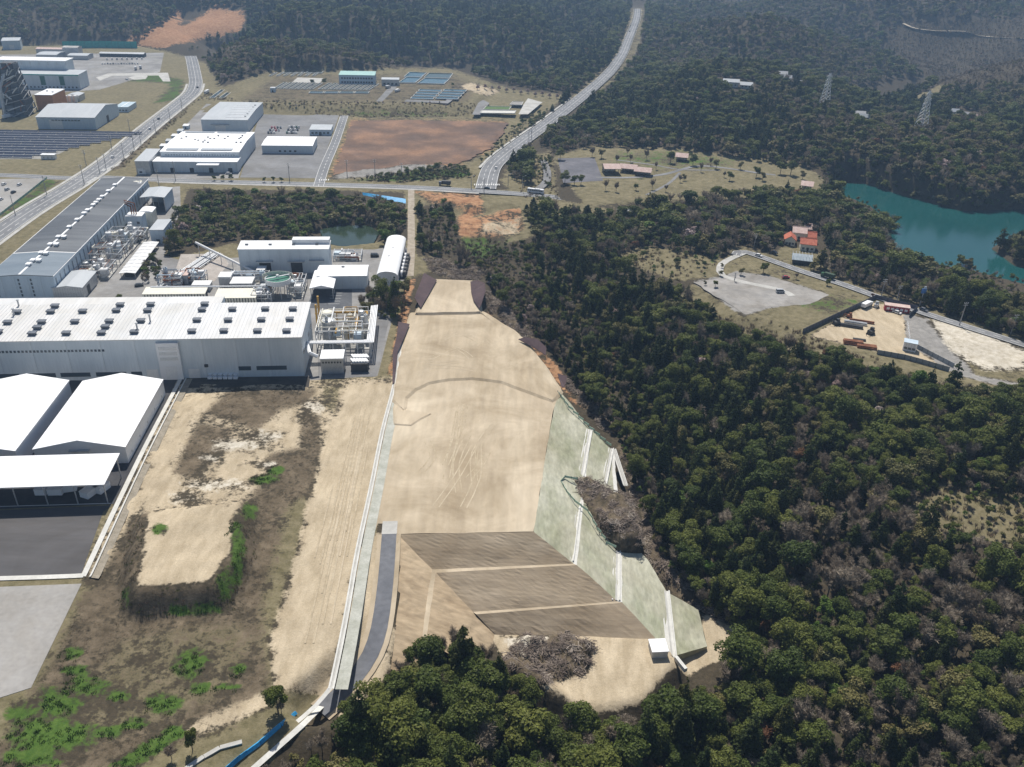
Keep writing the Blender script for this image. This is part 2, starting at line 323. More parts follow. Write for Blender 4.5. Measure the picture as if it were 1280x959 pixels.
class MB:
    def __init__(s): s.V = []; s.F = []; s.m = []
    def add(s, V, Fc, mi=0):
        o = len(s.V); s.V += [tuple(v) for v in V]; s.F += [tuple(i + o for i in f) for f in Fc]; s.m += [mi] * len(Fc)
    def box(s, x0, x1, y0, y1, z0, z1, mi=0):
        s.add([(x0, y0, z0), (x1, y0, z0), (x1, y1, z0), (x0, y1, z0), (x0, y0, z1), (x1, y0, z1), (x1, y1, z1), (x0, y1, z1)],
              [(3, 2, 1, 0), (4, 5, 6, 7), (0, 1, 5, 4), (1, 2, 6, 5), (2, 3, 7, 6), (3, 0, 4, 7)], mi)
    def tube(s, a, b, r0, r1=None, n=8, mi=0, caps=True):
        a = Vector(a); b = Vector(b); r1 = r0 if r1 is None else r1; d = (b - a)
        if d.length < 1e-6: return
        d.normalize(); u = d.orthogonal().normalized(); w = d.cross(u)
        V = []
        for c, r in ((a, r0), (b, r1)):
            for i in range(n): t = 2 * math.pi * i / n; V.append(c + u * (r * math.cos(t)) + w * (r * math.sin(t)))
        Fc = [(i, (i + 1) % n, n + (i + 1) % n, n + i) for i in range(n)]
        if caps: Fc += [tuple(range(n - 1, -1, -1)), tuple(range(n, 2 * n))]
        s.add(V, Fc, mi)
    def lathe(s, prof, n=16, c=(0, 0, 0), mi=0):
        V = []
        for r, z in prof:
            for i in range(n): t = 2 * math.pi * i / n; V.append((c[0] + r * math.cos(t), c[1] + r * math.sin(t), c[2] + z))
        Fc = []
        for k in range(len(prof) - 1):
            for i in range(n): j = (i + 1) % n; Fc.append((k * n + i, k * n + j, (k + 1) * n + j, (k + 1) * n + i))
        Fc.append(tuple(range(n - 1, -1, -1))); Fc.append(tuple(range((len(prof) - 1) * n, len(prof) * n)))
        s.add(V, Fc, mi)
    def obj(s, name, mats, parent=None, loc=(0, 0, 0), rz=0, smooth=False):
        return link(name, mesh_data(name, s.V, s.F, mats, s.m if isinstance(mats, (list, tuple)) else None, smooth), parent, loc, rz)
BOXC = {}
def box(name, sx, sy, sz, loc, mt, parent=None, rz=0):       # box standing on loc, meshes shared between alike pieces
    k = (round(sx, 2), round(sy, 2), round(sz, 2), mt.name)
    if k not in BOXC:
        b = MB(); b.box(-sx / 2, sx / 2, -sy / 2, sy / 2, 0, sz); BOXC[k] = mesh_data(name, b.V, b.F, mt)
    return link(name, BOXC[k], parent, loc, rz)
CYLC = {}
def cyl(name, r, h, loc, mt, parent=None, dome=0.0, n=14):
    k = (round(r, 2), round(h, 2), mt.name, dome, n)
    if k not in CYLC:
        b = MB(); pr = [(r, 0), (r, h)]
        if dome: pr += [(r * .8, h + dome * .6), (r * .4, h + dome * .92), (.02, h + dome)]
        b.lathe(pr, n); CYLC[k] = mesh_data(name, b.V, b.F, mt)
    return link(name, CYLC[k], parent, loc)
def pipe(name, pts, r, mt, parent=None, n=6):
    b = MB()
    for i in range(len(pts) - 1): b.tube(pts[i], pts[i + 1], r, n=n)
    return b.obj(name, mt, parent)
def ear(name, V2, zfun, mt, label=None, cat=None, skirt=0, sk_out=0, parent=None, kind='structure', jag=0):
    """flat or sloping sheet from a world outline [(x,y,z)], optionally with a skirt going down"""
    import bmesh
    if jag:
        W_ = []
        for i in range(len(V2)):
            a, c = np.array(V2[i], float), np.array(V2[(i + 1) % len(V2)], float); k = max(1, int(np.linalg.norm(c - a) / 2.5))
            for j in range(k):
                p = a + (c - a) * j / k; W_.append((p[0] + jag * 2 * (vnoise(p[0] + 300, p[1], 5, 41) - .5), p[1] + jag * 2 * (vnoise(p[0] + 300, p[1], 5, 42) - .5), p[2]))
        V2 = [tuple(float(t) for t in p) for p in W_]
    bm = bmesh.new(); vs_ = [bm.verts.new(v) for v in V2]
    f = bm.faces.new(vs_); f.normal_update()
    if f.normal.z < 0: f.normal_flip()
    if skirt:
        n = len(V2); cx = sum(v[0] for v in V2) / n; cy = sum(v[1] for v in V2) / n
        lo = []
        for i in range(n):
            p, q = V2[i - 1], V2[(i + 1) % n]; tx, ty = q[0] - p[0], q[1] - p[1]; L = math.hypot(tx, ty) or 1; nx, ny = ty / L, -tx / L
            if not inpoly(np.array([V2[i][0] - nx * .05]), np.array([V2[i][1] - ny * .05]), V2)[0]: nx, ny = -nx, -ny
            lo.append(bm.verts.new((V2[i][0] + nx * sk_out, V2[i][1] + ny * sk_out, V2[i][2] - skirt)))
        for i in range(n): bm.faces.new((vs_[i], vs_[(i + 1) % n], lo[(i + 1) % n], lo[i]))
    bmesh.ops.triangulate(bm, faces=[x for x in bm.faces if len(x.verts) > 4])
    bmesh.ops.recalc_face_normals(bm, faces=bm.faces)
    me = bpy.data.meshes.new(name); bm.to_mesh(me); bm.free(); me.materials.append(mt)
    if name and sum(p.normal.z * p.area for p in me.polygons) < 0: me.flip_normals()
    o = link(name, me, parent)
    if kind: o['kind'] = kind
    return o
def sheet(name, pts, z, mt, lift=0.05, **k):
    return ear(name, [tuple(P(p[0], p[1], (p[2] if len(p) > 2 else z)) + np.array([0, 0, lift])) for p in pts], None, mt, **k)

# ------------------------------------------------------------------ terrain mesh
def axis(segs):
    out = []
    for a, b, s in segs: out += list(np.arange(a, b - 1e-6, s))
    return np.array(out + [segs[-1][1]])
def grow(a, b, s0, n):                    # widening steps
    t = np.linspace(0, 1, n + 1); k = t * s0 * n / abs(b - a); w = k + (1 - k[-1]) * t ** 2.2
    return list(a + (b - a) * w)
xs = np.array(sorted(set(np.round(grow(-230, -2500, 2.5, 150) + list(axis([(-230, 130, 1.5), (130, 330, 2.5)])) + grow(330, 2500, 2.5, 150), 3))))
ys = np.array(sorted(set(np.round(list(axis([(-250, 90, 20), (90, 330, 1.5), (330, 520, 2.5), (520, 760, 4), (760, 1400, 8), (1400, 3000, 25)])), 3))))
XX, YY = np.meshgrid(xs, ys); nx, ny = len(xs), len(ys)
HH = height(XX.ravel(), YY.ravel())
PX, PYY = proj(XX.ravel(), YY.ravel(), HH)
# small relief on the rough field in front of the factory
FIELD = [(215, 478), (440, 478), (350, 850), (330, 905), (150, 1000), (-200, 1000), (38, 865), (104, 725), (150, 640)]
d_, _ = segdist(PX, PYY, FIELD); wf = np.where(inpoly(PX, PYY, FIELD), sstep(d_ / 12), 0)
HH = HH + wf * (0.9 * (vnoise(XX.ravel(), YY.ravel(), 9, 5) - .5) + .5 * (vnoise(XX.ravel(), YY.ravel(), 3.5, 6) - .5))
DEB = [(702, 599), (735, 595), (792, 620), (805, 682), (774, 686), (750, 662), (716, 622)], [(628, 830), (650, 795), (700, 790), (742, 808), (735, 842), (680, 856)], [(700, 470), (735, 488), (770, 530), (765, 545), (728, 510)], [(600, 360), (640, 385), (668, 420), (655, 428), (610, 390)], [(530, 320), (600, 335), (608, 350), (560, 350), (535, 335)], [(772, 560), (800, 600), (830, 690), (880, 758), (905, 775), (880, 765), (838, 738), (806, 695), (800, 640)]
wd = np.zeros_like(HH)
for q in DEB:
    d_, _ = segdist(PX, PYY, q); wd = np.maximum(wd, np.where(inpoly(PX, PYY, q), sstep(d_ / 10), 0))
HH = HH + wd * (2.6 * vnoise(XX.ravel(), YY.ravel(), 6, 8) + 1.2 * vnoise(XX.ravel(), YY.ravel(), 2.6, 9))
PIT = [(540, 246), (600, 244), (650, 262), (655, 290), (600, 300), (560, 290)]; d_, _ = segdist(PX, PYY, PIT); HH = HH + np.where(inpoly(PX, PYY, PIT), sstep(d_ / 6), 0) * (6 * (vnoise(XX.ravel(), YY.ravel(), 22, 14) - .5) + 2.5 * (vnoise(XX.ravel(), YY.ravel(), 8, 15) - .5))
idx = np.arange(nx * ny).reshape(ny, nx)
quads = np.stack([idx[:-1, :-1], idx[:-1, 1:], idx[1:, 1:], idx[1:, :-1]], -1).reshape(-1, 4)
me = bpy.data.meshes.new('terrain')
me.vertices.add(nx * ny); me.vertices.foreach_set('co', np.c_[XX.ravel(), YY.ravel(), HH].ravel())
me.loops.add(len(quads) * 4); me.loops.foreach_set('vertex_index', quads.ravel())
me.polygons.add(len(quads)); me.polygons.foreach_set('loop_start', np.arange(len(quads)) * 4); me.polygons.foreach_set('loop_total', np.full(len(quads), 4))
me.polygons.foreach_set('use_smooth', np.ones(len(quads), bool)); me.update(calc_edges=True)
# what grows or lies on the ground: soft masks, given a ragged edge by noise in the material
ZN = {k: np.zeros(nx * ny) for k in 'tan green dry dark orange grey pale'.split()}
def zone(ch, poly, soft=6, amt=1.0):
    a = np.array([p[:2] for p in poly]); k = (PX > a[:, 0].min() - soft) & (PX < a[:, 0].max() + soft) & (PYY > a[:, 1].min() - soft) & (PYY < a[:, 1].max() + soft) & (YY.ravel() > 60)
    d, _ = segdist(PX[k], PYY[k], poly); s = np.where(inpoly(PX[k], PYY[k], poly), d, -d); w = sstep(.5 + s / (2 * soft)) * amt
    for c in ZN: ZN[c][k] = np.maximum(ZN[c][k], w) if c == ch else ZN[c][k] * (1 - w)
def blob(ch, cx, cy, rx, ry, amt=1, n=14, soft=None):
    zone(ch, [(cx + rx * math.cos(t * 6.283 / n) * random.uniform(.75, 1.2), cy + ry * math.sin(t * 6.283 / n) * random.uniform(.75, 1.2)) for t in range(n)], soft or min(rx, ry) * .75, amt)
zone('dry', [(-700, 1200), (-700, 60), (180, 55), (260, 80), (275, 110), (340, 88), (560, 85), (640, 112), (710, 120), (650, 165), (610, 235), (770, 262), (650, 300), (560, 330), (510, 350), (500, 480), (440, 850), (330, 960), (150, 1200)], 4)
zone('dry', [(690, 195), (745, 182), (850, 185), (1005, 205), (1030, 225), (1020, 245), (870, 250), (730, 258)], 5)
zone('green', [(770, 188), (860, 188), (930, 200), (900, 214), (830, 212), (765, 205)], 12, .42)
zone('green', [(790, 222), (840, 215), (800, 226)], 3, .5)
# rough field
zone('dark', [(150, 640), (235, 482), (400, 482), (420, 520), (360, 640), (330, 760), (340, 860), (290, 910), (60, 990), (-50, 1000), (40, 862), (105, 740)], 22, .66)
zone('tan', [(222, 478), (440, 478), (415, 545), (345, 590), (300, 635), (180, 645), (118, 722), (106, 720)], 26, .88)
zone('tan', [(432, 476), (497, 474), (470, 600), (425, 800), (410, 868), (345, 860), (338, 800), (372, 690), (400, 560)], 12)
zone('dry', [(60, 900), (150, 790), (300, 770), (330, 800), (280, 880), (150, 930)], 20, .5)
zone('dark', [(285, 490), (392, 488), (384, 505), (348, 512), (318, 538), (292, 526), (258, 518)], 14, .85)
zone('dark', [(246, 528), (292, 535), (286, 562), (238, 602), (218, 590)], 14, .75)
zone('dark', [(376, 515), (402, 518), (398, 560), (374, 556)], 8, .62); zone('dark', [(335, 568), (400, 556), (388, 620), (330, 640)], 12, .72); zone('dry', [(400, 480), (432, 480), (420, 520), (398, 510)], 8, .6)
for a in [(300, 556, 40, 11), (272, 606, 46, 10), (232, 622, 24, 10), (335, 545, 26, 9), (390, 508, 16, 10), (262, 572, 16, 6), (330, 580, 20, 6)]: blob('pale', *a, amt=.5, soft=a[3] * 1.1)
zone('tan', [(186, 640), (297, 630), (288, 690), (262, 728), (170, 732), (176, 700)], 5, .97)
zone('dark', [(146, 775), (170, 734), (262, 730), (296, 680), (330, 690), (290, 775)], 6, .85); zone('dark', [(160, 650), (184, 642), (174, 700), (168, 735), (148, 770)], 5, .7)
for a in [(330, 600, 18, 6), (345, 588, 12, 5), (312, 640, 10, 12), (297, 690, 9, 44), (282, 735, 12, 22), (250, 762, 40, 7), (240, 832, 24, 20), (300, 838, 14, 7), (205, 880, 24, 13), (150, 870, 18, 9), (170, 905, 16, 8), (110, 860, 28, 14), (60, 920, 56, 26), (140, 915, 18, 9), (75, 880, 30, 20), (90, 815, 14, 8), (200, 662, 10, 7), (30, 890, 22, 14), (285, 860, 18, 5), (40, 945, 40, 14), (160, 745, 6, 14), (95, 838, 18, 6), (250, 860, 14, 8)]: blob('green', *a, amt=.86)
zone('green', [(135, 958), (215, 905), (240, 912), (170, 962)], 4, .8)
zone('tan', [(230, 905), (330, 862), (345, 880), (290, 905), (240, 925)], 9, .7)
# far left: verges, heli pad field
zone('green', [(120, 98), (150, 92), (200, 92), (215, 104), (170, 102), (130, 103)], 3, .7)
zone('green', [(205, 95), (232, 100), (225, 125), (190, 130), (212, 110)], 3, .6)
zone('green', [(60, 222), (75, 228), (5, 277), (0, 268)], 3, .6)
zone('dark', [(135, 214), (150, 212), (245, 125), (240, 118)], 3, .6)
zone('orange', [(150, 55), (180, 36), (225, 16), (228, 34), (240, 28), (272, 6), (310, 22), (296, 40), (245, 50), (200, 60)], 4)
# brown field and beds
zone('orange', [(412, 222), (440, 150), (632, 152), (615, 185), (560, 212), (470, 215)], 12, .72)
zone('dark', [(450, 210), (468, 152), (628, 158), (592, 198), (500, 208)], 12, .68)
zone('grey', [(412, 224), (430, 213), (520, 205), (560, 207), (480, 220)], 3, .8)
zone('green', [(440, 226), (520, 214), (580, 208), (585, 222), (500, 227)], 4, .6)
zone('green', [(390, 136), (560, 138), (560, 147), (450, 147)], 4, .4)
zone('dark', [(290, 130), (345, 92), (560, 90), (600, 104), (585, 130)], 8, .42)
zone('tan', [(570, 108), (590, 104), (625, 114), (610, 120)], 3)
# borrow pit
zone('orange', [(520, 240), (600, 242), (605, 262), (590, 272), (650, 262), (655, 285), (620, 300), (570, 298), (560, 285), (585, 255), (540, 256)], 8, .8)
zone('tan', [(602, 278), (652, 270), (648, 292), (600, 296)], 7, .7)
zone('green', [(575, 296), (640, 298), (620, 325), (570, 325)], 6, .5)
zone('orange', [(508, 350), (520, 348), (510, 400), (520, 425), (500, 430), (490, 470), (484, 468), (498, 395)], 3, .6)
zone('orange', [(700, 480), (718, 485), (752, 515), (740, 522), (712, 500)], 3, .6)
zone('orange', [(600, 388), (650, 418), (702, 486), (716, 492), (694, 452), (664, 424), (618, 388)], 3, .6)
# site bottom, debris
zone('tan', [(600, 785), (700, 790), (830, 795), (845, 830), (800, 880), (740, 895), (690, 865), (640, 830)], 4)
zone('tan', [(880, 765), (928, 790), (925, 815), (860, 845), (838, 826), (882, 806), (875, 790)], 4)
for q in DEB: zone('dark', q, 4, .75)
zone('pale', [(625, 795), (690, 795), (680, 810), (655, 830)], 9, .6)
zone('tan', [(705, 600), (728, 600), (775, 625), (770, 632)], 3, .5)
# right side
zone('dry', [(915, 308), (960, 316), (1040, 345), (1290, 425), (1290, 500), (1190, 495), (1100, 470), (1010, 445), (930, 420), (846, 370), (900, 335)], 6, .8)
zone('dry', [(640, 200), (690, 188), (700, 258), (640, 245), (625, 225)], 6, .8)
zone('dry', [(758, 75), (790, 10), (806, 10), (800, 60), (770, 100), (690, 158), (640, 200)], 4, .6)
zone('dry', [(770, 325), (800, 308), (860, 315), (905, 325), (900, 345), (850, 352), (800, 335)], 6)
zone('green', [(880, 312), (905, 315), (890, 330)], 5, .6)
zone('grey', [(866, 352), (905, 345), (920, 340), (960, 345), (1035, 368), (1010, 380), (960, 385), (930, 395)], 3)
zone('tan', [(905, 352), (975, 368), (940, 385), (885, 360)], 3, .5)
zone('dry', [(952, 398), (990, 374), (1035, 366), (1090, 378), (1010, 417)], 3)
zone('green', [(985, 380), (1040, 368), (1088, 378), (1040, 395)], 8, .45)
zone('tan', [(1012, 420), (1090, 378), (1145, 392), (1130, 415), (1160, 440), (1190, 462), (1100, 440)], 2)
zone('grey', [(1130, 392), (1160, 398), (1220, 470), (1280, 480), (1285, 492), (1195, 468), (1135, 430)], 3)
zone('pale', [(1162, 402), (1180, 400), (1250, 425), (1285, 440), (1280, 462), (1230, 462), (1190, 440)], 8, .9)
zone('dry', [(1225, 480), (1290, 490), (1290, 540), (1240, 525)], 6)
zone('dry', [(965, 318), (985, 306), (1030, 318), (1035, 338), (1005, 330)], 4)
zone('dry', [(1120, 640), (1180, 605), (1285, 620), (1285, 690), (1200, 670)], 12)
zone('none', [(222, 270), (235, 236), (505, 240), (512, 300), (380, 305), (290, 305), (205, 325)], 3)
zone('none', [(522, 258), (565, 252), (580, 325), (522, 320)], 5)
zone('dark', [(765, 545), (800, 610), (830, 690), (880, 760), (920, 800), (900, 770), (850, 700), (810, 620), (790, 555)], 8, .6)
zone('tan', [(420, 885), (465, 840), (488, 780), (506, 800), (480, 850), (430, 900)], 5, .8)
zone('tan', [(428, 800), (452, 685), (470, 668), (497, 668), (490, 760), (470, 830), (420, 880), (410, 870)], 4)
zone('dry', [(1140, 122), (1180, 105), (1170, 120), (1150, 128)], 3)
for k_, names in (('zone_a', ('tan', 'green', 'dry', 'dark')), ('zone_b', ('orange', 'grey', 'pale', None))):
    at = me.attributes.new(k_, 'FLOAT_COLOR', 'POINT'); arr = np.stack([ZN[c] if c else np.ones(nx * ny) for c in names], -1); at.data.foreach_set('color', arr.ravel())
def terrain_material():
    mt = bpy.data.materials.new('terrain_ground'); mt.use_nodes = True; n = mt.node_tree.nodes; l = mt.node_tree.links; b = n['Principled BSDF']; b.inputs['Roughness'].default_value = .95; b.inputs['Specular IOR Level'].default_value = .15
    tc = n.new('ShaderNodeTexCoord')
    def noise(s, d=6, r=.62, stretch=None):
        z = n.new('ShaderNodeTexNoise'); z.inputs['Scale'].default_value = s; z.inputs['Detail'].default_value = d; z.inputs['Roughness'].default_value = r
        if stretch:
            mp = n.new('ShaderNodeMapping'); mp.inputs['Scale'].default_value = stretch; mp.inputs['Rotation'].default_value = (0, 0, R(8)); l.new(tc.outputs['Object'], mp.inputs[0]); l.new(mp.outputs[0], z.inputs['Vector'])
        else: l.new(tc.outputs['Object'], z.inputs['Vector'])
        return z.outputs['Fac']
    nA = noise(.09, 8, .68); nB = noise(.7, 6, .7); nC = noise(.05, 6); nS = noise(.3, 7, .65, (1, .3, 1)); nAB = noise(.16, 9, .75); nM = noise(.28, 7, .7)
    def math_(op, a, c):
        q = n.new('ShaderNodeMath'); q.operation = op
        for i, v in enumerate((a, c)):
            if isinstance(v, (int, float)): q.inputs[i].default_value = v
            else: l.new(v, q.inputs[i])
        return q.outputs[0]
    edge = math_('ADD', math_('ADD', math_('MULTIPLY', math_('SUBTRACT', nA, .5), 2.4), math_('MULTIPLY', math_('SUBTRACT', nM, .5), 1.8)), math_('MULTIPLY', math_('SUBTRACT', nB, .5), 1.5))
    def two(c1, c2, f):
        q = n.new('ShaderNodeMix'); q.data_type = 'RGBA'; q.inputs[6].default_value = (*c1, 1); q.inputs[7].default_value = (*c2, 1); s = n.new('ShaderNodeMapRange'); s.inputs[1].default_value = .36; s.inputs[2].default_value = .64; l.new(f, s.inputs[0]); l.new(s.outputs[0], q.inputs[0]); return q.outputs[2]
    cur = two((.05, .042, .028), (.085, .068, .045), nB)
    cols = {'tan': two((.40, .325, .22), (.54, .45, .32), nS), 'green': two((.046, .095, .016), (.085, .14, .028), nB), 'dry': two((.135, .118, .062), (.235, .2, .12), nM), 'dark': two((.085, .066, .042), (.2, .158, .108), nAB),
            'orange': two((.29, .14, .068), (.45, .265, .145), nM), 'grey': two((.22, .21, .195), (.32, .305, .285), nM), 'pale': two((.44, .39, .3), (.64, .59, .5), nM)}
    src = {}
    for k_, names in (('zone_a', ('tan', 'green', 'dry', 'dark')), ('zone_b', ('orange', 'grey', 'pale'))):
        a = n.new('ShaderNodeAttribute'); a.attribute_name = k_; s = n.new('ShaderNodeSeparateColor'); l.new(a.outputs['Color'], s.inputs[0])
        for i, c in enumerate(names): src[c] = s.outputs[i] if i < 3 else a.outputs['Alpha']
    for c in ('dry', 'tan', 'grey', 'orange', 'dark', 'pale', 'green'):
        f = math_('ADD', src[c], math_('MULTIPLY', edge, math_('MULTIPLY', math_('MULTIPLY', src[c], math_('SUBTRACT', 1.12, src[c])), 3.2)))
        s = n.new('ShaderNodeMapRange'); s.interpolation_type = 'SMOOTHSTEP'; s.inputs[1].default_value = .25; s.inputs[2].default_value = .75; l.new(f, s.inputs[0])
        q = n.new('ShaderNodeMix'); q.data_type = 'RGBA'; l.new(s.outputs[0], q.inputs[0]); l.new(cur, q.inputs[6]); l.new(cols[c], q.inputs[7]); cur = q.outputs[2]
    fine = n.new('ShaderNodeMapRange'); fine.inputs[3].default_value = .62; fine.inputs[4].default_value = 1.38; l.new(noise(2.2, 6, .75), fine.inputs[0])
    big = n.new('ShaderNodeMapRange'); big.inputs[3].default_value = .7; big.inputs[4].default_value = 1.3; l.new(nC, big.inputs[0])
    q = n.new('ShaderNodeMix'); q.data_type = 'RGBA'; q.blend_type = 'MULTIPLY'; q.inputs[0].default_value = 1; l.new(cur, q.inputs[6]); l.new(math_('MULTIPLY', fine.outputs[0], big.outputs[0]), q.inputs[7])
    l.new(q.outputs[2], b.inputs['Base Color'])
    bp = n.new('ShaderNodeBump'); bp.inputs['Distance'].default_value = .35; bp.inputs['Strength'].default_value = .8; l.new(nB, bp.inputs['Height']); l.new(bp.outputs[0], b.inputs['Normal'])
    return mt
me.materials.append(terrain_material())
ter = link('terrain', me); ter['kind'] = 'structure'
def hgrid(x, y):                          # the height of the terrain as it is meshed
    i = np.clip(np.searchsorted(xs, x) - 1, 0, nx - 2); j = np.clip(np.searchsorted(ys, y) - 1, 0, ny - 2); g = HH.reshape(ny, nx)
    fx = (x - xs[i]) / (xs[i + 1] - xs[i]); fy = (y - ys[j]) / (ys[j + 1] - ys[j])
    return (g[j, i] * (1 - fx) + g[j, i + 1] * fx) * (1 - fy) + (g[j + 1, i] * (1 - fx) + g[j + 1, i + 1] * fx) * fy
def gz(x, y): return float(hgrid(np.array([x]), np.array([y]))[0])

# ------------------------------------------------------------------ water
sheet('lake', [(1035, 228), (1110, 232), (1280, 255), (1450, 260), (1450, 440), (1280, 380), (1110, 320), (1040, 275)], -8, WATER, 0)
sheet('pond', [(400, 287), (425, 282), (462, 282), (474, 291), (466, 306), (430, 309), (404, 303)], -2.2, PONDW, 0)

# ------------------------------------------------------------------ roads
def ribbon(name, pts, w, mt, lift=.08, off=0.0, parent=None, step=6.0, kind='structure', w_end=None):
    p = [np.array(q, float) for q in pts]
    # Catmull-Rom through the centre line
    out = []
    for i in range(len(p) - 1):
        a, b, c, d = p[max(i - 1, 0)], p[i], p[i + 1], p[min(i + 2, len(p) - 1)]; n = max(2, int(np.linalg.norm(c - b) / step))
        for k in range(n):
            t = k / n; out.append(.5 * ((2 * b) + (c - a) * t + (2 * a - 5 * b + 4 * c - d) * t * t + (3 * b - a - 3 * c + d) * t ** 3))
    out.append(p[-1]); V = []; Fc = []; N = len(out)
    for i, q in enumerate(out):
        t = out[min(i + 1, N - 1)] - out[max(i - 1, 0)]; L = math.hypot(t[0], t[1]); nx_, ny_ = t[1] / L, -t[0] / L
        ww = w if w_end is None else w + (w_end - w) * i / (N - 1)
        for s in (-1, 1): o = off + s * ww / 2; V.append((q[0] + nx_ * o, q[1] + ny_ * o, q[2] + lift))
        if i: Fc.append((2 * i - 2, 2 * i - 1, 2 * i + 1, 2 * i))
    o = link(name, mesh_data(name, V, Fc, mt), parent)
    if o.data.polygons[0].normal.z < 0: o.data.flip_normals()
    if kind: o['kind'] = kind
    return out
def dashes(name, line, off, w, mt, dash, gap, lift):
    b = MB(); acc = 0; p = [np.array(q, float) for q in line]; on = dash
    for i in range(len(p) - 1):
        a, c = p[i], p[i + 1]; L = np.linalg.norm((c - a)[:2]); t = 0
        if L < 1e-6: continue
        d = (c - a) / L; nn = np.array([d[1], -d[0], 0])
        while t < L:
            ph = (acc + t) % (dash + gap); st = min((dash - ph) if ph < dash else (dash + gap - ph), L - t) + 1e-4
            if ph < dash:
                q0 = a + d * t + nn * off; q1 = a + d * min(t + st, L) + nn * off; z = np.array([0, 0, lift])
                b.add([q0 - nn * w / 2 + z, q0 + nn * w / 2 + z, q1 + nn * w / 2 + z, q1 - nn * w / 2 + z], [(0, 1, 2, 3)])
            t += st
        acc += L
    return b.obj(name, mt)
def road(name, pts, w, lanes=(), mt=ASPH, lift=.08, edge=True, w_end=None):
    c = ribbon(name, pts, w, mt, lift, w_end=w_end)
    if edge:
        for s in (-1, 1): ribbon(name + '_edge_line', pts, .25, PAINT, lift + .03, s * (w / 2 - .45))
    for off, dash, gap in lanes:
        o = dashes(name + '_lane_line', c, off, .28, PAINT, dash, gap, lift + .03); o['kind'] = 'structure'
    return c
W0 = lambda L: [P(*q) for q in L]
MAIN = W0([(-140, 392), (0, 290), (46, 259), (93, 231), (137, 201), (187, 159), (225, 129), (240, 116), (244.5, 105), (244, 96), (240, 76), (238, 70)])
road('main_road', MAIN, 15, ((0, 400, 1), (-3.6, 5, 5), (3.6, 5, 5)), lift=.09)
for s in (-1, 1): ribbon('pavement', MAIN[:9], 2.4, CONC, .2, s * 9.2)
CROSS = W0([(-150, 216), (0, 219), (80, 222.5), (130, 222), (200, 225), (300, 228), (400, 230.5), (510, 234), (600, 239), (680, 245), (745, 254), (790, 264)])
road('cross_road', CROSS, 9.5, ((0, 400, 1),), lift=.07)
ribbon('pavement', CROSS[4:9], 2.0, CONC, .16, 6.2)
SIDE = W0([(398, 233), (406, 208), (420, 175), (431, 143)])
road('side_road', SIDE, 8.0, ((0, 5, 5),), lift=.06)
cN = road('highway', W0(ROAD_N), 15.5, ((-3.4, 6, 6), (.2, 400, 1), (3.6, 6, 6)), lift=.1, w_end=11)
ribbon('pavement', W0(ROAD_N)[1:6], 2.2, CONC, .22, -9.5)
road('valley_road', W0(ROAD_E[2:]), 6.5, ((0, 4, 4),), lift=.1)
ribbon('lot_lane', W0([(930, 316, -3.5), (908, 326, -4), (900, 334, -4), (904, 345, -4), (935, 354, -4), (975, 362, -4), (990, 370, -4)]), 4.2, CONC, .09)
ribbon('park_lane', W0([(668, 240, 0), (682, 228, 1), (684, 215, 2), (679, 200, 2)]), 6, LOT, .12)
ribbon('park_path', W0([(745, 222, 2), (790, 222, 2), (830, 218, 2), (870, 208, 2), (905, 210, 2), (960, 218, 2), (1015, 222, 1)]), 4, LOT, .12)
ribbon('park_path', W0([(808, 244, 2), (835, 230, 2), (850, 216, 2)]), 2.4, LOT, .1)
ribbon('park_path', W0([(770, 200, 2), (815, 206, 2), (850, 212, 2), (900, 213, 2)]), 2.4, LOT, .11)
ribbon('dirt_path', W0([(514, 236), (514, 270), (514, 310), (512, 345)]), 4.5, M('path_gravel', (.3, .25, .19), (.42, .37, .3), .3, .95), .05)
ribbon('fire_road', [G(*q) + np.array([0, 0, .3]) for q in [(1130, 30), (1145, 36), (1170, 39), (1205, 40), (1230, 46), (1285, 49)]], 9, M('gravel_track', (.45, .39, .3), (.55, .48, .38), .2, .95), .6)
for q in ((592, 231, 625, 231), (398, 225, 412, 225), (128, 214, 148, 206), (110, 229, 122, 222)):
    a, b_ = P(q[0], q[1]), P(q[2], q[3]); d = (b_ - a); n_ = int(np.linalg.norm(d) / 1.4); mb = MB(); dr = d / np.linalg.norm(d); nn = np.array([-dr[1], dr[0], 0])
    for k in range(n_):
        c = a + d * (k + .5) / n_; mb.add([c - dr * .3 - nn * 2, c + dr * .3 - nn * 2, c + dr * .3 + nn * 2, c - dr * .3 + nn * 2], [(0, 1, 2, 3)])
    o = mb.obj('crossing_stripes', PAINT, None, (0, 0, .145)); o['kind'] = 'structure'

# ------------------------------------------------------------------ paved yards
sheet('factory_yard', [(-120, 372), (60, 360), (150, 300), (192, 236), (225, 233), (226, 262), (205, 320), (225, 325), (300, 322), (420, 312), (468, 312), (500, 306), (512, 312), (506, 350), (470, 372), (490, 400), (472, 470), (380, 476), (-150, 480)], 0, YARD, .02)
sheet('gravel_court', [(226, 318), (278, 317), (286, 330), (268, 352), (215, 352)], 0, M('court_gravel', (.36, .325, .29), (.45, .41, .37), .15, .95), .06)
sheet('car_park', [(383, 385), (392, 362), (440, 362), (440, 388)], 0, M('dark_lot', (.085, .09, .1), (.12, .125, .135), .1, .9), .06)
for k in range(5):
    a = P(414 - k * .9, 366.5 + k * 3.4); b_ = P(428 - k * .9, 366.5 + k * 3.4); ribbon('bay_line', [a, b_], .2, PAINT, .1)
sheet('plant_yard', [(398, 472), (470, 471), (487, 398), (440, 390), (396, 392)], 0, LOT, .06)
sheet('rear_yard', [(300, 222), (326, 140), (425, 141), (396, 223)], 0, LOT, .05)
sheet('rear_yard', [(165, 225), (258, 130), (325, 133), (298, 223)], 0, YARD, .04)
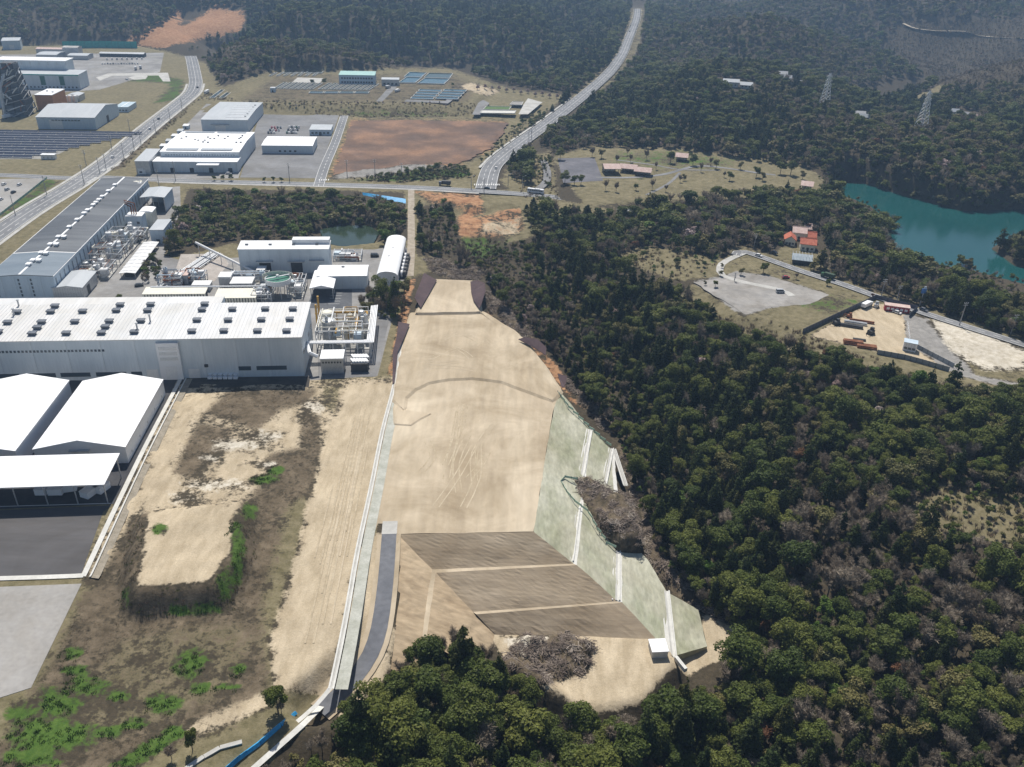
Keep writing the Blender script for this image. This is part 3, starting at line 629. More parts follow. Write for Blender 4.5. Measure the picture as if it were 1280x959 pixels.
sheet('works_yard', [(-60, 172), (20, 120), (125, 112), (200, 90), (205, 66), (-120, 70), (-200, 160)], 0, YARD, .03)
sheet('staff_car_park', [(-120, 226), (58, 223), (0, 268), (-120, 345)], 0, SANDC, .06)
sheet('helipad', [(120, 97), (135, 92), (210, 91), (213, 102), (204, 102), (198, 94.5), (140, 95), (125, 101)], 0, CONC, .06)
sheet('helipad', [(160, 97), (172, 94), (185, 95), (182, 99), (168, 100)], 0, CONC, .09)
sheet('park_car_park', [(697, 198), (743, 197), (754, 226), (704, 229)], 2, M('park_asphalt', (.11, .11, .125), (.16, .155, .17), .05, .9), .05)
sheet('asphalt_apron', [(-160, 645), (140, 632), (129, 640), (103, 714), (100, 719), (-160, 727)], 0, ASPHD, .05)
sheet('asphalt_apron', [(-150, 480), (222, 474), (142, 630), (-160, 644)], 0, M('apron_dark', (.045, .045, .05), (.075, .075, .08), .08, .9), .04)
sheet('asphalt_apron', [(222, 471), (388, 471), (386, 484), (232, 485)], 0, M('apron_painted_shadow', (.05, .045, .04), (.09, .08, .07), .1, .9), .05)  # dark strip: the white factory's cast shadow put into the ground colour
sheet('light_pad', [(-200, 742), (102, 730), (39, 860), (-100, 905)], 0, SANDC, .12, skirt=.3)
sheet('bare_field', [(416, 219), (440, 151), (520, 150), (634, 153), (630, 166), (612, 186), (575, 205), (520, 205), (470, 211), (430, 215)], 0, M('bare_field_soil', (.12, .082, .062), (.30, .175, .105), .022, .95, c3=(.185, .115, .078), fine=.2, fscale=22, big=.22), .06, jag=2.2)
sheet('gravel_lot', [(868, 353), (905, 347), (935, 343), (968, 347), (1036, 369), (1012, 380), (962, 384), (932, 394), (900, 374)], -4, M('lot_gravel', (.25, .24, .225), (.36, .345, .325), .06, .95, c3=(.3, .285, .262), fine=.14, big=.2), .04, jag=1.0)
# open concrete channel beside the tents
CH = W0([(226, 474), (183, 556), (147, 630), (110, 709), (104, 721)])
ribbon('drain_kerb', CH, 1.6, CONCW, .22); ribbon('drain_kerb', CH, .5, CONCW, .5, -2.2); ribbon('gravel_strip', CH, 3.2, M('strip_gravel', (.25, .22, .17), (.34, .3, .24), .4, .95), .1, -3.2)
ribbon('drain_kerb', W0([(105, 720), (60, 722), (-120, 727)]), 1.8, CONCW, .25)

# ------------------------------------------------------------------ the graded site
Z1, Z2, Z3 = -5.0, -10.0, -14.0
S = lambda *q: tuple(P(*q))
sheet('graded_platform', [(512, 392), (602, 388), (640, 412), (700, 490), (690, 520), (667, 665), (497, 668), (495, 655), (472, 655), (468, 668), (452, 685), (470, 590), (492, 490), (498, 440)], 0, SOIL, .05, jag=.25)
sheet('raised_terrace', [(505, 512), (507, 497), (517, 486), (535, 478), (560, 473.5), (590, 472), (628, 476), (642, 482), (690, 500), (700, 489), (684, 462), (656, 426), (640, 412), (604, 389), (514, 391), (503, 440), (497, 470), (494, 500)], .7, SOIL2, .05, skirt=.75, sk_out=1.3, jag=.35)
sheet('upper_terrace', [(520, 391), (600, 389.5), (596, 360), (590, 351), (545, 349), (536, 358)], 1.8, SOIL, .06, skirt=1.9, sk_out=1.6, jag=.3)
sheet('low_step', [(505, 512), (537, 517), (513, 531), (494, 530), (493, 505)], .4, SOIL2, .05, skirt=.5, sk_out=.8, jag=.3)
def face(name, pts, mt, sub=6):
    """a sloping face from a bottom-to-top pair of px rows: pts = [(a,b)...] strips between two polylines"""
    V = []; Fc = []
    for i in range(len(pts) - 1):
        a, b_, c, d = (np.array(S(*p)) for p in (pts[i][0], pts[i][1], pts[i + 1][1], pts[i + 1][0]))
        nu = max(2, int(np.linalg.norm(d - a) / 1.5)); nv = max(1, int(np.linalg.norm(b_ - a) / 1.5)); o0 = len(V)
        for iu in range(nu + 1):
            for iv in range(nv + 1):
                s_, t_ = iu / nu, iv / nv; p = (a * (1 - t_) + b_ * t_) * (1 - s_) + (d * (1 - t_) + c * t_) * s_
                k = .5 * (vnoise(p[0] + 500, p[1], 4.5, 51) - .5) + .3 * (vnoise(p[0] + 500, p[1], 1.8, 52) - .5); V.append((p[0] + k * .5, p[1] - k * .5, p[2] + k * .6))
        for iu in range(nu):
            for iv in range(nv): q = o0 + iu * (nv + 1) + iv; Fc.append((q, q + 1, q + nv + 2, q + nv + 1))
    o = link(name, mesh_data(name, V, Fc, mt))
    for p in o.data.polygons:
        if p.normal.z < 0: p.flip()
    o['kind'] = 'structure'; return o
TL, TR = (497, 668, .05), (667, 665, .05)
face('front_slope', [(TL, (540, 712, Z1)), (TR, (717, 704.5, Z1))], SOILB)
face('front_berm', [((540, 712, Z1), (545, 716, Z1)), ((717, 704.5, Z1), (721, 706.5, Z1))], SOIL)
face('front_slope', [((545, 716, Z1), (591, 765, Z2)), ((721, 706.5, Z1), (772, 752, Z2))], SOILB)
face('front_berm', [((591, 765, Z2), (595, 768, Z2)), ((772, 752, Z2), (778, 753.5, Z2))], SOIL)
face('front_slope', [((595, 768, Z2), (625, 800, Z3 - 1)), ((778, 753.5, Z2), (826, 806, Z3 - 1))], SOILB)
face('side_slope', [((540, 712, Z1), TL), ((534, 745, Z1), (493, 725, -.8)), ((527, 800, Z1 - .4), (486, 790, -2.2)), ((520, 850, -7), (465, 826, -3.5))], SOILL)
face('side_berm', [((545, 716, Z1), (540, 712, Z1)), ((540, 748, Z1), (534, 745, Z1)), ((532, 802, Z1 - .4), (527, 800, Z1 - .4))], SOIL)
face('side_slope', [((591, 765, Z2), (545, 716, Z1)), ((588, 790, Z2), (540, 748, Z1)), ((585, 830, Z2), (532, 802, Z1 - .4))], SOILL)
face('side_slope', [((625, 800, Z3 - 1), (591, 765, Z2)), ((618, 815, Z3 - 1), (588, 790, Z2)), ((610, 850, Z3 - 1), (585, 830, Z2))], SOILL)
# the sprayed right-hand slope, three lifts with a berm between
face('green_slope', [((717, 704.5, Z1), TR), ((724, 640, Z1), (677, 600, .05)), ((731, 570, Z1), (688, 535, .05)), ((737, 536, Z1), (694, 505, .05)), ((712, 503, -1), (699, 489, .05))], GREENS)
face('green_berm', [((721, 706.5, Z1), (717, 704.5, Z1)), ((728, 641, Z1), (724, 640, Z1)), ((735, 571, Z1), (731, 570, Z1)), ((740, 537, Z1), (737, 536, Z1))], CONCW)
face('green_slope', [((772, 752, Z2), (721, 706.5, Z1)), ((771, 690, Z2), (728, 641, Z1)), ((767, 612, Z2 + 1), (735, 571, Z1)), ((764, 561, Z1 - 3), (740, 537, Z1))], GREENS)
face('green_berm', [((778, 753, Z2), (772, 752, Z2)), ((777, 690, Z2), (771, 690, Z2)), ((772, 613, Z2 + 1), (767, 612, Z2 + 1)), ((767, 563, Z1 - 3), (764, 561, Z1 - 3))], CONCW)
face('green_slope', [((826, 806, Z3 - 1), (778, 753.5, Z2)), ((833, 740, Z3), (777, 690, Z2)), ((810, 700, Z3 + 2), (775, 660, Z2))], GREENS)
face('green_slope', [((836, 822, Z3 - 2), (826, 806, Z3 - 1)), ((833.5, 741, Z3), (833, 740, Z3))], GREENS)
for c0, c1 in (((884, 808, -18.5), (836, 822, Z3 - 2)), ((836, 822, Z3 - 2), (826, 806, Z3 - 1)), ((873, 762, -18), (884, 808, -18.5)), ((625, 800, Z3 - 1), (826, 806, Z3 - 1))):
    a, b_ = np.array(S(*c0)), np.array(S(*c1)); dz = np.array([0, 0, -6]); o = link('slope_toe', mesh_data('slope_toe', [a, b_, b_ + dz, a + dz], [(0, 1, 2, 3)], GREENS if c0[0] > 830 else SOILB)); o['kind'] = 'structure'
face('green_slope', [((884, 808, -18.5), (836, 822, Z3 - 2)), ((873, 762, -18), (833, 740, Z3))], GREENS)
# wheel tracks left by the graders
TRK = M('wheel_track', (.40, .325, .22), (.5, .42, .3), .12, .95, fine=.2)
TRK2 = M('wheel_track_pale', (.45, .37, .26), (.54, .455, .33), .12, .95, fine=.15)
rt_ = random.Random(12)
for k in range(10):
    x0, y0 = rt_.uniform(505, 650), rt_.uniform(540, 655); L_ = rt_.uniform(30, 110); bend = rt_.uniform(-14, 14); sl = rt_.uniform(.15, .9)
    line = [(x0, y0), (x0 + L_ * .5 * sl + bend, y0 - L_ * .45), (x0 + L_ * sl, y0 - L_ * .9)]
    PLAT = [(510, 535), (540, 518), (560, 485), (640, 488), (688, 506), (665, 660), (500, 660)]
    if not all(inpoly(np.array([a]), np.array([b_]), PLAT)[0] for a, b_ in line): continue
    for s in (-1, 1): ribbon('wheel_track', [P(a, b_, .05) for a, b_ in line], .4, rt_.choice((TRK, TRK, TRK2)), .03 + .004 * k + .001 * s, s * 1.1)
for k in range(8):
    x0, y0 = rt_.uniform(515, 600), rt_.uniform(415, 462); L_ = rt_.uniform(20, 70); sl = rt_.uniform(.3, 1.2)
    line = [(x0, y0), (x0 + L_ * .5, y0 - rt_.uniform(-4, 10)), (x0 + L_, y0 - rt_.uniform(-6, 14))]
    PLAT = [(508, 465), (515, 400), (600, 395), (640, 420), (675, 465), (640, 474), (560, 468)]
    if not all(inpoly(np.array([a]), np.array([b_]), PLAT)[0] for a, b_ in line): continue
    for s in (-1, 1): ribbon('wheel_track', [P(a, b_, .75) for a, b_ in line], .38, rt_.choice((TRK, TRK2, TRK2)), .03 + .004 * k + .001 * s, s * 1.1)
for k in range(10):
    f0 = rt_.uniform(0, .5); f1 = f0 + rt_.uniform(.2, .5); o_ = rt_.uniform(-.8, .8)
    def tp(f): a, b_ = np.array((462, 480)), np.array((382, 848)); q = a + (b_ - a) * f; return P(q[0] + o_ * 14 * (1 + f), q[1], .02)
    for s in (-1, 1): ribbon('wheel_track', [tp(f0), tp((f0 + f1) / 2), tp(f1)], .5, rt_.choice((TRK, TRK2)), .1 + .003 * k, s * 1.1)
# access ramp
RAMP = W0(RAMP_PX)
ribbon('ramp_verge', RAMP, 7.4, SOIL, .07); ribbon('access_ramp', RAMP, 4.6, M('ramp_asphalt', (.13, .135, .15), (.165, .17, .185), .1, .9), .16)
ribbon('ramp_apron', W0([(487.8, 652, 0), (486.5, 668, 0)]), 4.8, CONC, .17)
ribbon('apron_line', W0([(-120, 637), (139, 629.5)]), .3, PAINT, .1)
# green strip, kerb and channel on the left edge
LE = W0([(515, 398), (500, 440), (492, 485), (478, 540), (464, 610), (447, 690), (433, 770), (421, 830), (414, 862)])
ribbon('sprayed_strip', LE[2:], 3.2, M('strip_concrete', (.36, .365, .31), (.48, .48, .425), .25, .95, fine=.12), .12, -2.6)
ribbon('channel_kerb', LE, .5, CONCW, .32, -.5); ribbon('channel_kerb', LE, .5, CONCW, .32, .55); ribbon('channel_bed', LE, .8, CONC, .14)
ribbon('channel_kerb', W0([(414, 862, -.5), (395, 885, -2), (360, 915, -3), (300, 962, -3.5)]), 1.2, CONCW, .9)
def channel(label, pts, w=2.0):
    t = thing('berm_channel', label, 'drain', tuple(S(*pts[0])), 0, 'white concrete channels down the sprayed slope')
    L = [np.array(S(*q)) - np.array(S(*pts[0])) for q in pts]
    ribbon('channel_bed', L, w, CONCW, .14, parent=t, kind=None)
    for s in (-1, 1):
        b = MB()
        for i in range(len(L) - 1): b.tube(L[i] + np.array([s * w / 2, 0, .25]), L[i + 1] + np.array([s * w / 2, 0, .25]), .28, n=4)
        b.obj('channel_wall', CONCW, t)
    ribbon('walkway', L, .5, CONC, .3, parent=t, kind=None)
channel('white berm channel ending above the second brown front slope', [(712, 702, Z1), (722, 628, Z1)], 2.2)
channel('upper white berm channel behind the dark spur of debris', [(726, 596, Z1), (737, 537, Z1)], 2.2)
channel('white berm channel ending above the lowest brown front slope', [(770, 751, Z2), (771, 689, Z2)], 2.2)
channel('short white channel above the spur beside the dark trees', [(755, 606, Z1 - 3), (764, 561, Z1 - 3)], 1.8)
channel('slanting white channel leaning against the forest edge', [(782, 608, -11), (767, 562, Z1 - 3)], 1.4)
channel('lowest white channel running down to the white culvert box', [(840, 823, Z3 - 2), (831, 739, Z3)], 2.6)
t = thing('culvert_headwall', 'white concrete culvert box at the foot of the sprayed slope', 'culvert', S(822, 815, Z3), R(6))
box('box_wall', 4.6, 4.6, 2.4, (0, 0, 0), CONCW, t); box('box_lid', 5, 5, .35, (0, 0, 2.4), BRIGHT, t); box('outlet_wall', 1, 5, 1.4, (5.5, -5, -.5), CONCW, t, R(20))
face('green_slope', [((603, 393, 0), (601, 390, 1.4)), ((622, 407, -1.2), (618, 404, .7)), ((640, 417, -1.6), (634, 413, .7)), ((652, 424, -.8), (649, 423, .7))], GREENS)
# maroon covers on the small cut banks
def cover(label, pts):
    o = ear('slope_cover', [S(*q) for q in pts], None, TARP, skirt=.25, kind=None); tag(o, label, 'cover')
cover('maroon cover on the bank left of the far end of the site', [(518, 372, 4), (530, 341, 5.5), (546, 350, 2.8), (536, 368, 2.7), (526, 385, 2.7)])
cover('rounded maroon cover right of the far end of the site', [(588, 352, 2.8), (597, 350, 5.5), (606, 354, 6), (607, 363, 6), (602, 380, 4), (599, 386, 2.7), (592, 376, 2.7), (589, 365, 2.7)])
cover('maroon cover with rounded back halfway down the right bank', [(648, 424, 1.8), (656, 421.5, 3.2), (672, 424, 4), (683, 434, 4), (682, 444, 2.5), (672, 437, 1.8)])
cover('small triangular maroon cover at the right edge of the soil', [(697, 467, 1.8), (709, 470, 3.6), (706, 484, 1.6), (702, 484, 1.6)])
cover('long narrow maroon cover along the channel by the plant yard', [(498, 402, 3.5), (512, 405, 1.9), (507, 418, 1.8), (497, 440, 1.5), (493, 478, .6), (490.5, 480, .7), (491, 440, 2.2), (496, 420, 3)])
# net fence along the foot of the slope
def rail_fence(name, label, pts, hgt, mt, step, posts=DARK, panel=True, cat='fence', lift=0, group=None, thick=.06, pm=None):
    o0 = np.array(pts[0], float); t = thing(name, label, cat, tuple(o0), 0, group); k = 0
    for i in range(len(pts) - 1):
        a, b_ = np.array(pts[i], float) - o0, np.array(pts[i + 1], float) - o0; L = np.linalg.norm((b_ - a)[:2]); n = max(1, int(round(L / step))); ang = math.atan2(b_[1] - a[1], b_[0] - a[0])
        for j in range(n):
            p = a + (b_ - a) * (j + .5) / n; q = a + (b_ - a) * j / n
            box('post', .15, .15, hgt + .1, tuple(q), posts, t, ang)
            if panel: box('panel', L / n - .12, thick, hgt, tuple(p + np.array([0, 0, .05])), mt, t, ang)
    return t
rail_fence('net_fence', 'pale green net fence round the dark spur on the sprayed slope', [S(*q) for q in [(722, 600, -2.6), (706, 597, -2.6), (701, 603, -2.8), (708, 615, -3.3), (718, 627, -3.6), (735, 640, -4), (746, 660, -5.5), (757, 676, -7.5), (770, 688, -9.5)]], .9, NETG, 3)
rail_fence('net_fence', 'green net fence along the forest edge above the sprayed slope', [S(*q) for q in [(697, 491, .2), (710, 508, -.8), (736, 534, -4.5), (764, 559, -7.5)]], 1.0, NETG, 3.5)

# ------------------------------------------------------------------ buildings
TH = R(6.5)
class Bd: pass
def place(name, label, A, Bq, top, C=None, W=None, z=0, rz=TH, cat='building', group=None):
    a, b = P(*A, z), P(*Bq, z); q = Bd(); q.h = ht(Bq[0], Bq[1], top, z)
    ux = np.array([math.cos(rz), math.sin(rz), 0]); uy = np.array([-math.sin(rz), math.cos(rz), 0])
    q.L = abs(float(np.dot(b - a, ux)))
    if C is not None: W = abs(float(np.dot(P(C[0], C[1], z + q.h) - b, uy)))
    q.W = W; c = b - ux * q.L / 2 + uy * W / 2
    q.t = thing(name, label, cat, (c[0], c[1], z), rz, group); q.c = c; q.ux, q.uy, q.z = ux, uy, z
    return q
def loc(q, px, py, z):                    # pixel -> local x,y of a thing at local height z
    d = P(px, py, q.z + z) - q.c; return float(np.dot(d, q.ux)), float(np.dot(d, q.uy))
def shell(q, mt, nx=0, ny=0, h=None, core=None):
    h = h or q.h; L, W = q.L, q.W
    if not nx:
        return box('wall', L, W, h, (0, 0, 0), mt, q.t)
    box('wall', L - .3, W - .3, h - .05, (0, 0, 0), core or GALV, q.t)
    for k in range(nx):
        w = L / nx; x = -L / 2 + w * (k + .5)
        for s in (-1, 1): box('wall_panel', w - .12, .13, h, (x, s * (W / 2 - .07), 0), mt, q.t)
    for k in range(ny or 1):
        w = (W - .3) / (ny or 1); y = -W / 2 + .15 + w * (k + .5)
        for s in (-1, 1): box('wall_panel', .13, w - .12, h, (s * (L / 2 - .07), y, 0), mt, q.t)
def roof(q, kind, mt, rise=2.0, over=.4, th=.3, ribs=0, ribm=None, gm=None, base=None, name='roof'):
    L, W = q.L, q.W; h = q.h if base is None else base; t = q.t
    if kind == 'flat':
        o = box(name, L + over, W + over, th, (0, 0, h + .002), mt, t)
        return o
    ax = 'x' if kind in ('gx', 'mono', 'archx', 'saw') else 'y'
    D = W if ax == 'x' else L; E = L if ax == 'x' else W
    if kind in ('gx', 'gy'): pr = [(-D / 2, 0), (0, rise), (D / 2, 0)]
    elif kind == 'mono': pr = [(-D / 2, 0), (D / 2, rise)]
    else: pr = [(-D / 2 * math.cos(math.pi * k / 10), rise * math.sin(math.pi * k / 10)) for k in range(11)]
    b = MB(); n = len(pr)
    sl = [(s + (over if i == n - 1 else -over if i == 0 else 0), z - (over * rise / max(D / 2, .1) if kind in ('gx', 'gy') and i in (0, n - 1) else 0)) for i, (s, z) in enumerate(pr)]
    e = E / 2 + over
    def pt(s, u, z): return (u, s, h + z) if ax == 'x' else (s, u, h + z)
    V = []
    for u in (-e, e):
        for s, z in sl: V.append(pt(s, u, z + .02)); V.append(pt(s, u, z + th))
    Fc = []; m2 = 2 * n
    for i in range(n - 1):
        Fc += [(2 * i, 2 * i + 2, m2 + 2 * i + 2, m2 + 2 * i), (2 * i + 1, m2 + 2 * i + 1, m2 + 2 * i + 3, 2 * i + 3), (2 * i, 2 * i + 1, 2 * i + 3, 2 * i + 2), (m2 + 2 * i, m2 + 2 * i + 2, m2 + 2 * i + 3, m2 + 2 * i + 1)]
    Fc += [(0, m2, m2 + 1, 1), (2 * n - 2, 2 * n - 1, m2 + 2 * n - 1, m2 + 2 * n - 2)]
    if ax == 'y': Fc = [f[::-1] for f in Fc]
    b.add(V, Fc); o = b.obj(name, mt, t)
    if gm:
        for u in (-E / 2 + .06, E / 2 - .06):
            g = MB(); V = [pt(s, u - .05, z if 0 < i < n - 1 or kind == 'mono' else 0) for i, (s, z) in enumerate(pr)] + [pt(s, u + .05, z if 0 < i < n - 1 or kind == 'mono' else 0) for i, (s, z) in enumerate(pr)]
            if kind == 'mono': V = [pt(-D / 2, u - .05, 0), pt(D / 2, u - .05, 0), pt(D / 2, u - .05, rise), pt(-D / 2, u + .05, 0), pt(D / 2, u + .05, 0), pt(D / 2, u + .05, rise)]
            k = len(V) // 2; g.add(V, [tuple(range(k)), tuple(range(2 * k - 1, k - 1, -1))] + [(i, k + i, k + (i + 1) % k, (i + 1) % k) for i in range(k)]); g.obj('gable', gm, t)
        if kind == 'mono':
            box('upper_wall', E - .2, .12, rise, (0, D / 2 - .1, h), gm, t)
    if ribs:
        g = MB(); N = int(E / ribs)
        for k in range(N + 1):
            u = -E / 2 + E * k / N
            for i in range(n - 1): g.tube(pt(sl[i][0], u, sl[i][1] + th), pt(sl[i + 1][0], u, sl[i + 1][1] + th), .09, n=4, caps=False)
        r = g.obj('roof_rib', ribm or mt, o); r['kind'] = 'stuff'
    return o
def win(q, side, u, z, w, h, mt=GLASS, name='window', d=.1, frame=False):
    L, W = q.L, q.W
    if side == 'f': o = box(name, w, d, h, (u, -W / 2 - d / 2 + .04, z), mt, q.t)
    elif side == 'b': o = box(name, w, d, h, (u, W / 2 + d / 2 - .04, z), mt, q.t)
    elif side == 'r': o = box(name, d, w, h, (L / 2 + d / 2 - .04, u, z), mt, q.t)
    else: o = box(name, d, w, h, (-L / 2 - d / 2 + .04, u, z), mt, q.t)
    if frame: box('sill', w + .3 if side in 'fb' else d * 2, w + .3 if side in 'lr' else d * 2, .12, (0, 0, -.13), STEELW, o)
    return o
def row(q, side, n, z, w, h, mt=GLASS, span=.9, name='window'):
    D = (q.L if side in 'fb' else q.W) * span
    for k in range(n): win(q, side, -D / 2 + D * (k + .5) / n, z, w, h, mt, name)
VENTM = M('vent_steel', (.1, .115, .14), (.15, .165, .19), .8, .5)
def vent(q, x, y, z, s=1.0, name='roof_vent', hood=VENTM):
    o = box(name, 2.0 * s, 1.6 * s, .7 * s, (x, y, z), hood, q.t)
    box('vent_hood', 2.7 * s, 2.0 * s, .35 * s, (0, 0, .7 * s), hood, o); box('vent_duct', .9 * s, .6 * s, 1.0 * s, (-1.2 * s, .6 * s, 0), STEELW, o)
    return o

# -- the big white factory in the foreground
q = place('white_factory', 'long white factory hall with rows of dark roof vents behind the tents', (-150, 467), (381, 470), 422, (388.7, 382))
Lw = q.L; nb = 13
shell(q, WALLW, nb, 4)
roof(q, 'mono', ROOFW, 1.2, .5, .35, 1.5, RIBM, WALLW)
cx0, cx1 = loc(q, 277, 382, q.h)[0], -q.L / 2
o = box('rear_wing', cx0 - cx1, 8, q.h - .2, ((cx0 + cx1) / 2, q.W / 2 + 4.2, 0), WALLW, q.t); box('wing_roof', cx0 - cx1, 8.4, .35, (0, 0, q.h + 1.0), ROOFW, o); box('wing_parapet', cx0 - cx1, 8, 1.3, (0, 0, q.h - .3), WALLW, o)
for px, py in [(22, 391), (10, 403), (-2, 414), (69.5, 384), (64, 390.5), (52.5, 402.5), (47, 409), (40.5, 416), (104, 390), (94, 402), (83, 415.5), (151, 382.5), (146, 389), (137, 401.5), (132, 408), (127, 415), (189, 382), (185, 389), (176.5, 401), (168, 414), (256.5, 381.5), (253, 388), (246.5, 400), (240, 413), (291, 387.5), (285.5, 400), (280, 412.5), (332, 387), (327, 399.5), (322, 412.5), (366.5, 387), (362.5, 399), (358.5, 412.5)]:
    x, y = loc(q, px, py + 1.5, q.h + .9); vent(q, x, y, q.h + .35 + 1.2 * (y / q.W + .5), 1.2)
for px, py in [(188, 402), (172, 413), (24, 384), (18, 395)]:
    x, y = loc(q, px, py, q.h + .9); o = cyl('roof_stack', .35, 3.2, (x, y, q.h + .8), GALV, q.t); cyl('stack_cap', .55, .4, (0, 0, 3.2), GALV, o)
fx = lambda px, py=450: loc(q, px, py, q.h * .4)[0] if False else float(np.dot(P(px, 469, 0) - q.c, q.ux))
for k in range(nb - 7):
    xw = -q.L / 2 + q.L / nb * (k + 1.6)
    for j in range(9): win(q, 'f', xw + (j - 4) * 1.5, q.h * .72, .9, 1.0, GLASS)
for a, b_ in ((-30, 34), (38, 78), (82, 120), (125, 164), (168, 183), (300, 317), (322, 361)):
    x0, x1 = fx(a), fx(b_); win(q, 'f', (x0 + x1) / 2, 1.6 if b_ < 200 else 3.2, x1 - x0 - .6, 1.9, GLASS, 'window_band')
x0, x1 = fx(206), fx(233); o = box('stair_bay', x1 - x0, 1.2, q.h - 1.2, ((x0 + x1) / 2, -q.W / 2 - .6, 0), WHITE, q.t)
for r_ in range(3): box('louvre', (x1 - x0) * .8, .15, 1.3, (0, -.6, q.h - 4.2 - r_ * 2.4), GALV, o)
box('shutter_door', 4.6, .15, 6.2, (0, -.62, 0), STEELW, o)
for a in (195, 246): win(q, 'f', fx(a), 0, 4.6, 4.4, STEELW, 'shutter_door', .2)
win(q, 'f', fx(262), 5.2, 1.4, 1.2, DARK, 'wall_fan', .5)
for k in range(4): win(q, 'r', -q.W / 2 + q.W * (k + .5) / 4, q.h * .5, 3, 1.4, GLASS)
for k in range(6):
    p = P(263 + k * 6.4, 473.2, 0.05)
    t = thing('utility_cart', 'small white service cart in a row of six at the white factory wall', 'cart', tuple(p), TH, 'white carts lined up in the factory shadow')
    box('cart_body', 1.7, 2.4, .9, (0, 0, .25), BRIGHT, t); box('cart_roof', 1.5, 1.4, .12, (0, .3, 1.8), BRIGHT, t)
    for s in (-.65, .65): box('roof_post', .08, .08, .7, (s, .3, 1.1), DARK, t)
    for sx in (-.7, .7):
        for sy in (-.8, .8): box('wheel', .2, .5, .45, (sx, sy, 0), TYRE, t)
WFC = q

# -- dark-roofed long factory
h_ = 12.0; a = P(-6, 344, h_); b_ = P(65.5, 345.5, h_); c_ = P(187.5, 224, h_)
q = Bd(); q.h = h_; rz = R(7.6); q.ux = np.array([math.cos(rz), math.sin(rz), 0]); q.uy = np.array([-math.sin(rz), math.cos(rz), 0])
q.L = 30; q.W = float(np.dot(c_ - b_, q.uy)); cc = b_ - q.ux * q.L / 2 + q.uy * q.W / 2; cc[2] = 0; q.c = cc; q.z = 0
q.t = thing('long_factory', 'very long factory with dark roof and white ridge beside the main road', 'building', tuple(cc), rz)
shell(q, WALLB, 5, 30)
roof(q, 'gy', DARKR, .9, .35, .3, gm=WALLB)
cut = loc(q, 60, 316, h_ + .5)[1]
b = MB(); y0, y1 = -q.W / 2 - .45, cut
b.add([(-q.L / 2 - .4, y0, h_ + .36), (0, y0, h_ + 1.27), (0, y1, h_ + 1.27), (-q.L / 2 - .4, y1, h_ + .36), (q.L / 2 + .4, y0, h_ + .36), (q.L / 2 + .4, y1, h_ + .36)], [(0, 1, 2, 3), (1, 4, 5, 2)]); b.obj('roof_section', BLUER, q.t)
b = MB(); b.add([(-q.L / 2 - .4, y1 - .5, h_ + .39), (0, y1 - .5, h_ + 1.3), (0, y1 + .5, h_ + 1.3), (-q.L / 2 - .4, y1 + .5, h_ + .39), (q.L / 2 + .4, y1 - .5, h_ + .39), (q.L / 2 + .4, y1 + .5, h_ + .39)], [(0, 1, 2, 3), (1, 4, 5, 2)]); b.obj('roof_flashing', STEELW, q.t)
box('ridge_cap', 1.1, q.W + .6, .25, (0, 0, h_ + 1.12), BRIGHT, q.t)
for s in (-1, 1): box('eave_gutter', .35, q.W + .6, .3, (s * (q.L / 2 + .5), 0, h_ - .05), BRIGHT, q.t)
for px, py in [(144, 232.5), (136, 240), (128, 247), (124, 251), (119.5, 254.5), (117, 257.5), (108, 264), (104, 268), (95.5, 276), (86, 285), (71, 297.5), (80.5, 297.5), (61, 307), (71, 307), (49, 317.5), (58, 318), (39, 327), (49, 327), (33, 332)]:
    x, y = loc(q, px, py, h_ + 1.2); o = box('ridge_vent', 1.5, 2.6, 1.0, (x if abs(x) > 2.2 else 0, y, h_ + 1.1), STEELW, q.t); box('vent_hood', 2.3, 3.0, .35, (0, 0, 1.0), BRIGHT, o)
for k in range(30): win(q, 'r', -q.W / 2 + .15 + (q.W - .3) * (k + .5) / 30, 2.5, 1.2, h_ - 4.5, M('slot_window', (.1, .15, .2), (.15, .2, .26), .5, .3), 'slot_window')
for u in (-12, -1.2, 4.5):
    for k in range(5): win(q, 'f', u, 1.6 + k * 2, .8, 1.3, GLASS)
LF = q

# -- smaller sheds round the long factory
q = place('annex_hall', 'low hall with pale flat-topped roof against the end of the dark-roofed factory', (69, 374), (106, 374), 360, (122.5, 340), rz=R(7.6)); shell(q, GALV, 12, 8, core=DARK); roof(q, 'gy', GREYR, 1.0, .3, gm=GALV); win(q, 'r', -3, .1, 4, 4.5, DARK, 'shutter_door')
q = place('open_shed', 'open-fronted shed with white roof beside the far end of the dark-roofed factory', (182, 262), (208, 265), 247, (219.5, 235), rz=R(7.6))
for sx in (-1, 0, 1):
    for sy in (-1, 0, 1): box('column', .4, .4, q.h, (sx * (q.L / 2 - .3), sy * (q.W / 2 - .3), 0), GALV, q.t)
box('back_wall', q.L, .2, q.h, (0, q.W / 2, 0), WALLB, q.t); box('side_wall', .2, q.W * .96, q.h, (q.L / 2, 0, 0), WALLB, q.t); roof(q, 'gy', GREYR, .7, .5, gm=WALLB)
q = place('storage_block', 'rounded white storage block in front of the open shed', (180, 280), (193, 284), 266, (198, 260), rz=R(7.6)); shell(q, CREAM, 3, 3, core=WHITE); roof(q, 'archy', BRIGHT, .8, .2, gm=WHITE)
q = place('pump_house', 'tall pale block with rooftop pipes next to the dark-roofed factory', (162, 290), (181, 291), 271, (182.5, 266), rz=R(7.6)); shell(q, WALLB, 3, 2); roof(q, 'flat', STEELW, th=.5)
for k in range(2): win(q, 'f', -3 + k * 5, q.h * .55, 1.6, 1.4, GLASS)
for k in range(3): pipe('roof_pipe', [(-2 + k * 1.3, 0, q.h + .5), (-2 + k * 1.3, 0, q.h + 5 + k), (-6, 3, q.h + 6 + k)], .35, RUST, q.t)
